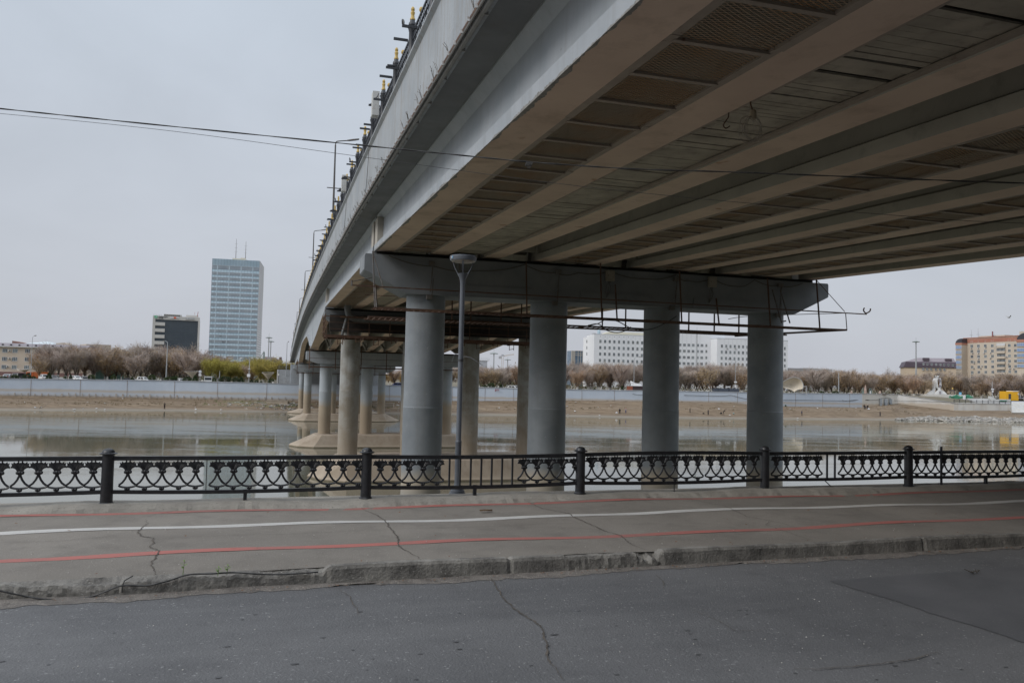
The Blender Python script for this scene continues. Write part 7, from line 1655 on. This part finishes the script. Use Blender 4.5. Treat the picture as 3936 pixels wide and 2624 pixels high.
# kiosks and containers
def kiosk(name, lab, cat, px0, px1, y0, y1, Y, depth, mat, base=.3):
    f = Fac(px0, Y, px1, Y, (y0 + y1) / 2); a0, a1, z0, z1 = f.rect(px0, y0, px1, y1); t = thing(name, lab, cat, f.pt(f.w / 2, z0)); mb = MB(); f.block(mb, 0, f.w, z0 - base, z1, 0, depth); mb.build("body", mat, t); return t, f, z0, z1
t, f, z0, z1 = kiosk("teal_kiosk", "pale teal kiosk with dark arched door among trees at left", "kiosk", 366, 440, 1423, 1460, 246, 6, M("teal_paint", (.22, .42, .38), (.18, .36, .33), .5, .7)); mb = MB(); f.block(mb, -.2, f.w + .2, z1, z1 + .2, .2, 6.4); mb.build("roof", bpy.data.materials["teal_paint"], t); mb = MB(); a, z = f.uv(420, 1437); f.block(mb, a - 1.1, a + 1.1, z0, z0 + 2.0, .06, .2); mb.build("door", M("teal_dark", (.03, .08, .08), None), t); mb = MB(); f.block(mb, a - .4, a + .5, z0 + 2.2, z0 + 2.6, .06, .2); mb.build("window", GLW, t)
t, f, z0, z1 = kiosk("yellow_kiosk", "bright yellow flat roofed kiosk with a dark door at far right", "kiosk", 3867, 3915, 1503.5, 1535.5, 296, 4, M("kiosk_yellow", (.75, .40, .02), None)); mb = MB(); a0, a1, _, _2 = f.rect(3876.5, 1513, 3886, 1533); f.block(mb, a0, a1, z0 + .15, f.uv(3880, 1513)[1], .06, .15); mb.build("door", M("kiosk_door", (.06, .055, .06), None), t); mb = MB(); f.block(mb, f.w * .55, f.w, z1, z1 + .25, .1, 4); mb.build("roof_edge", WSG, t); ac(f, 3915.5, 1514, t)
t, f, z0, z1 = kiosk("brick_plinth", "red and dark plinth carrying a white boat model behind the third near column", "plinth", 2414.5, 2500, 1482.5, 1501, 258, 3, M("plinth_dark", (.045, .03, .035), None)); mb = MB(); f.block(mb, -.02, 1.45, z0 - .3, z1 - .02, .04, 3.08); mb.build("brick_face", M("plinth_red", (.28, .09, .055), None), t); mb = MB(); f.block(mb, -.1, f.w, z1, z1 + .12, .15, 3.3); mb.build("slab", WSG, t)
c = f.pt(f.w * .62, z1 + .12, -1.2); t = thing("boat_model", "white model boat with raised prow on the dark plinth", "boat model", c); mb = MB(); rings = []
for x, w_, zb2, zt2 in ((-3.4, .35, .5, 1.0), (-2.4, .8, .25, .75), (0, 1, .2, .65), (2.2, .7, .3, .9), (3.6, .05, .7, 1.6)): rings.append([c + f.u * -x + V((0, y * w_, z)) for y, z in ((-1, zt2), (-.6, zb2), (.6, zb2), (1, zt2))])
mb.loft(rings); mb.build("hull", WSG, t); mb = MB(); [f.block(mb, f.w * .62 + x - .25, f.w * .62 + x + .25, z1 + .1, z1 + .55, -1, .4) for x in (-2.2, 0, 2)]; mb.build("cradle", WSG, t)
c = f.pt(.9 + 1.2, z1 + .12, -.6); mb = MB(); f.block(mb, .95, 4.4, z1 + .12, z1 + .7, -.4, .35); f.block(mb, .9, 1.4, z1 + .7, z1 + 1.15, -.4, .35); tag(mb.build("white_frieze", WSG), "low white carved frieze on the left of the dark plinth", "sculpture")
t, f, z0, z1 = kiosk("dark_kiosk", "long low dark blue kiosk above the wall between third and fourth near columns", "kiosk", 2746.5, 2841, 1491.5, 1507, 262, 3.2, M("kiosk_navy", (.05, .06, .085), (.065, .075, .1), 1, .5))
mb = MB(); f.block(mb, f.w * .14, f.w * .16, z0, z1 - .1, .05, .1); f.block(mb, f.w * .56, f.w * .61, z0, z1 - .1, .05, .1); mb.build("door_panels", M("kiosk_panel", (.035, .04, .055), None), t)
def wsign(lab, boxes):
    t = thing("letter_sign", lab, "sign", f.pt(*f.uv(*boxes[0][:2]))); mb = MB()
    for (x, y, w_, h_) in boxes: a0, a1, zz0, zz1 = f.rect(x - w_ / 2, y - h_ / 2, x + w_ / 2, y + h_ / 2); pts = [f.pt(a0 + .05 * k, z, -.6) for k, (a_2, z) in enumerate(())]; mb.prism([f.pt(a0, zz0, -.6), f.pt(a1 - .05, zz0, -.6), f.pt(a1, zz1, -.6), f.pt(a0 + .06, zz1, -.6)], f.n * .2)
    mb.build("letters", WSG, t); mb = MB(); a0 = f.uv(boxes[0][0], 1490)[0]; mb.bar(f.pt(a0, z1 - .1, -.75), f.pt(a0 + .01, f.uv(*boxes[0][:2])[1], -.75), .08); mb.build("bracket", STEEL, t)
wsign("white stacked letter sign on the left of the dark blue kiosk", [(2758 + 3.2 * k, 1486.8, 2.5, 5.6) for k in range(6)] + [(2765.5 + 2.6 * k, 1480.8 + .3 * k, 2.1, 4) for k in range(5)])
wsign("white rounded letter sign on the right of the dark blue kiosk", [(2792.5 + 3.1 * k, 1486.6 + .2 * math.sin(k), 2.5, 5 + .8 * (k % 2)) for k in range(6)])
# --- monument on its plinth
f = Fac(3558, 297, 3733, 297, 1530); a0, a1, z0, z1 = f.rect(3558, 1515.5, 3733, 1541); pl = thing("monument_plinth", "long white plinth with green scroll ornament carrying the monument", "plinth", f.pt(f.w / 2, z0)); mb = MB(); zp = f.uv(3650, 1517)[1]; f.block(mb, 0, f.w, z0 - 1.5, zp, 0, 12); mb.build("body", M("plinth_cream", (.6, .58, .54), None), pl)
GO = M("ornament_green", (.05, .24, .14), (.08, .3, .19), 2, .7); k2 = lambda x, y: f.uv(3550 + x * .1641, 1400 + y * .1641)
for x0, x1 in ((600, 935), (960, 1110)):
    mb = MB(); n = 5 if x0 < 700 else 3
    xm = (x0 + x1) / 2
    for s in (-1, 1):
        for r_ in (1, .62): mb.tube(smooth([f.pt(*k2(xm + s * (x1 - x0) / 2 * u_ * r_, 768 + v_ * 30 * r_), .12) for u_, v_ in ((0, -1), (.3, -.75), (.55, .1), (.8, .7), (1, .9), (.97, -.2), (.85, -.9))]), .13, 5); mb.tube(smooth([f.pt(*k2(xm + s * (x1 - x0) / 2 * u_ * r_, 768 - v_ * 30 * r_), .12) for u_, v_ in ((0, -1), (.3, -.75), (.55, .1), (.8, .7), (1, .9))]), .13, 5)
    a, z = k2(xm, 768); mb.prism([f.pt(a - 2.2, z, .02), f.pt(a, z - 1.0, .02), f.pt(a + 2.2, z, .02), f.pt(a, z + 1.0, .02)], f.n * .1); mb.build("scroll_ornament", GO, pl)
mb = MB(); [f.block(mb, k2(945, 760)[0] - .5, k2(945, 760)[0] + .5, z0 - 1.5, zp + .02, .25, .3)]; mb.build("pilaster", WSG, pl)
mo = thing("monument", "white ribbon like monument flaring at its foot, with dark ornament panels", "monument", f.pt(k2(475, 705)[0], zp)); Ym = 6
MW = M("monument_white", (.68, .68, .67), (.6, .6, .6), 1, .6)
def ribbon(pts, th=.35, d=0, dd=.9): return [(x, y, w_) for x, y, w_ in pts]
def rib(mb, pts, d0, thick=.9):
    ring = []
    for x, y, w_ in pts:
        a, z = k2(x, y); hw = w_ * .1641 / 2 / FPX * 300; ring.append([f.pt(a - hw, z, -5 + d0), f.pt(a + hw, z, -5 + d0), f.pt(a + hw, z, -5 + d0 - thick), f.pt(a - hw, z, -5 + d0 - thick)])
    mb.loft(ring)
mb = MB(); rib(mb, [(245 + 90, 705, 180), (360, 650, 120), (415, 600, 55), (430, 520, 26), (428, 420, 26), (440, 350, 26), (470, 310, 26), (500, 305, 22)], .2)
rib(mb, [(620, 705, 150), (590, 650, 110), (525, 590, 50), (470, 540, 30), (455, 450, 26), (455, 370, 24), (480, 315, 24)], .9); rib(mb, [(470, 705, 170), (480, 650, 110), (505, 595, 30), (528, 520, 22), (532, 440, 18), (525, 360, 18), (505, 315, 22)], 1.4)
rib(mb, [(520, 268, 18), (495, 285, 26), (470, 300, 30), (440, 285, 26), (425, 265, 18)], .6); rib(mb, [(412, 540, 12), (414, 450, 12), (424, 360, 12), (440, 325, 12)], -.2)
mb.build("ribbons", MW, mo, smooth=50)
mb = MB(); mb.tube([f.pt(*k2(468 + 50 * math.cos(t_), 268 - 48 * math.sin(t_)), -5) for t_ in [i * .26 for i in range(25)]], .08, 5); mb.build("ring", DKMET, mo)
mb = MB()
for x, y, w_, h_ in ((492, 385, 50, 60), (494, 515, 50, 52), (500, 665, 40, 45)): mb.prism([f.pt(*k2(x - w_ / 2, y), -3.4), f.pt(*k2(x, y - h_), -3.4), f.pt(*k2(x + w_ / 2, y), -3.4), f.pt(*k2(x, y + h_), -3.4)], f.n * .15)
mb.build("ornament_panels", M("panel_dark", (.1, .08, .1), (.3, .28, .3), 3, .6), mo)
a, z = k2(783, 705); c = f.pt(a, zp, -3); t = thing("openwork_vase", "dark openwork vase ornament with gold top right of the monument", "sculpture", c); mb = MB()
for k in range(10):
    an = k * .628; mb.tube(smooth([c + V((math.cos(an + tw) * r_, math.sin(an + tw) * r_, z_)) for r_, z_, tw in ((.35, 0, 0), (.95, .6, .4), (.75, 1.2, .8), (.2, 1.8, 1.2), (.08, 2.0, 1.4))]), .06, 4)
mb.build("cage", M("vase_metal", (.16, .14, .13), None), t); mb = MB(); mb.lathe([(.36, 2.15), (.3, 2.25), (.05, 2.8)], c, 8); mb.build("gold_top", GOLD, t)
a, z = k2(930, 705); c = f.pt(a, zp, -2); t = thing("blue_board", "small bright blue board with hoop on the white plinth", "board", c); mb = MB(); mb.obox(c + V((0, 0, .55)), V((.42, 0, 0)), V((0, .12, 0)), V((0, 0, .5))); mb.build("panel", M("board_blue", (.05, .35, .6), (.3, .5, .65), 1.5), t); mb = MB(); mb.tube([c + V((.42 * math.cos(q_), 0, 1.05 + .5 * math.sin(q_))) for q_ in [i * .314 for i in range(11)]], .04, 4); mb.build("hoop", DKMET, t)
# low ramp walls right of the monument
mb = MB(); RW = lambda x, y, Y_: at(3550 + x * .1641, 1400 + y * .1641, Y_)
mb.prism([RW(1540, 742, 293), RW(1570, 745, 293), RW(1640, 770, 293), RW(1700, 815, 293), RW(2040, 818, 293), RW(2045, 890, 293), RW(1690, 890, 293), RW(1560, 830, 293), RW(1535, 790, 293)], V((0, .6, 0))); tag(mb.build("ramp_wall", M("ramp_white", (.6, .6, .58), (.52, .52, .5), .6)), "white stepped ramp wall with faint green ornament left of the yellow kiosk", "wall")
mb = MB(); 
for k in range(9): x = 1800 + k * 17; p_ = RW(x, 853 + 8 * (k % 2), 292.9); mb.obox(p_, V((.22, 0, 0)), V((0, .04, 0)), V((0, 0, .18)))
tag(mb.build("scroll_ornament", GO), "green scroll ornament on the white ramp wall", "ornament")
mb = MB(); pA = RW(1000, 795, 296); pB = RW(1560, 798, 296); mb.prism([V((pA.x, 288, zq - .3)), V((pB.x, 288, zq - .3)), V((pB.x, 296, pB.z)), V((pA.x, 296, pA.z))], V((0, 0, -.6))); 
struct(tag(mb.build("quay_terrace", M("terrace_grey", (.36, .35, .335), (.3, .295, .285), .5)), None, None))
for i, (x, y, lab) in enumerate(((693, 600, "leftmost green statue niche above the cream wall"), (855, 600, "right statue niche above the cream wall, with white figure"))):
    c = at(3200 + x * .17, 1400 + 660 * .17, 291); t = thing("statue_niche", lab, "sculpture", c); mb = MB(); mb.tube([c + V((.42 * math.cos(q_) if q_ is not None else 0, 0, 1.25 + .55 * math.sin(q_))) for q_ in [j * .314 for j in range(11)]], .1, 5); [mb.bar(c + V((s * .42, 0, -.3)), c + V((s * .42, 0, 1.3)), .18) for s in (-1, 1)]; mb.build("arch", M("niche_green", (.2, .28, .26), None) if i == 0 else bpy.data.materials["niche_green"], t); mb = MB(); mb.lathe([(.25, -.2), (.28, .2), (.16, .6), (.12, .9), (.14, 1.05), (.05, 1.2)], c, 8); mb.build("figure", bpy.data.materials["niche_green"] if i == 0 else WSG, t)
PKM = M("granite_pink", (.42, .31, .26), None); pkp = None
for x, h_, lab in ((428, 1.25, "left squat pink stone cone on the far wall"), (743, 3.2, "tall pink stone obelisk between the statue niches"), (1073, 1.1, "right squat pink stone cone above the grey cabinets")):
    c = at(3200 + x * .17, 1400 + 662 * .17, 289); mb = MB(); mb.lathe([(.5, -.3), (.45, h_ * .45), (.3, h_ * .55), (.34, h_ * .62), (.22, h_ * .8), (.12, h_ * .95), (.02, h_)], c, 10); tag(mb.build("stone_cone" if h_ < 2 else "obelisk", PKM), lab, "stone")
c = at(3395, 1514, 286); mb = MB(); mb.obox(c, V((1.35, 0, 0)), V((0, .5, 0)), V((0, 0, .12))); mb.obox(c + V((.2, 0, .3)), V((1.0, 0, 0)), V((0, .1, 0)), V((0, 0, .05))); tag(mb.build("platform_grating", STEEL), "small dark platform sticking out over the cream wall", "platform")
# bird
c = at(3878, 1221, 120); t = thing("bird", "grey gull in flight at the right of the sky", "bird", c); mb = MB(); mb.loft([[c + V((x, r_ * math.cos(a) * .9, z_ + r_ * math.sin(a))) for a in [k * .785 for k in range(8)]] for x, r_, z_ in ((-.24, .012, 0), (-.12, .05, 0), (.02, .065, .01), (.14, .045, .03), (.2, .035, .04), (.25, .01, .035))])
for s in (-1, 1): mb.loft([[c + V((.08 - sw_, s * y + 0, z_)), c + V((-.08 - sw_ * 1.2, s * y, z_ - .01)), c + V((-.08 - sw_ * 1.2, s * y, z_ + .01)), c + V((.08 - sw_, s * y, z_ + .015))] for y, z_, sw_ in ((.03, .03, 0), (.3, .2, -.05), (.62, .3, .1))])
mb.build("body", M("gull_grey", (.3, .29, .28), None), t, smooth=60)
# far tree line closing the horizon
mb = MB(); r5 = random.Random(9)
for i in range(5200):
    x = r5.uniform(-900, 1100); Y = r5.uniform(520, 620); z = GZ + abs(r5.gauss(0, 4.5))
    s = r5.uniform(.8, 2.2); q = V((x, Y, z)); mb.add([q, q + V((s * r5.uniform(-1, 1), 0, s)), q + V((s * r5.uniform(.3, 1), s * r5.uniform(-1, 1), s * r5.uniform(-.5, .8)))], [(0, 1, 2)])
struct(mb.build("far_trees", M("far_tree_mass", (.16, .14, .125), (.2, .17, .145), .03, .95), fix=False), "stuff")
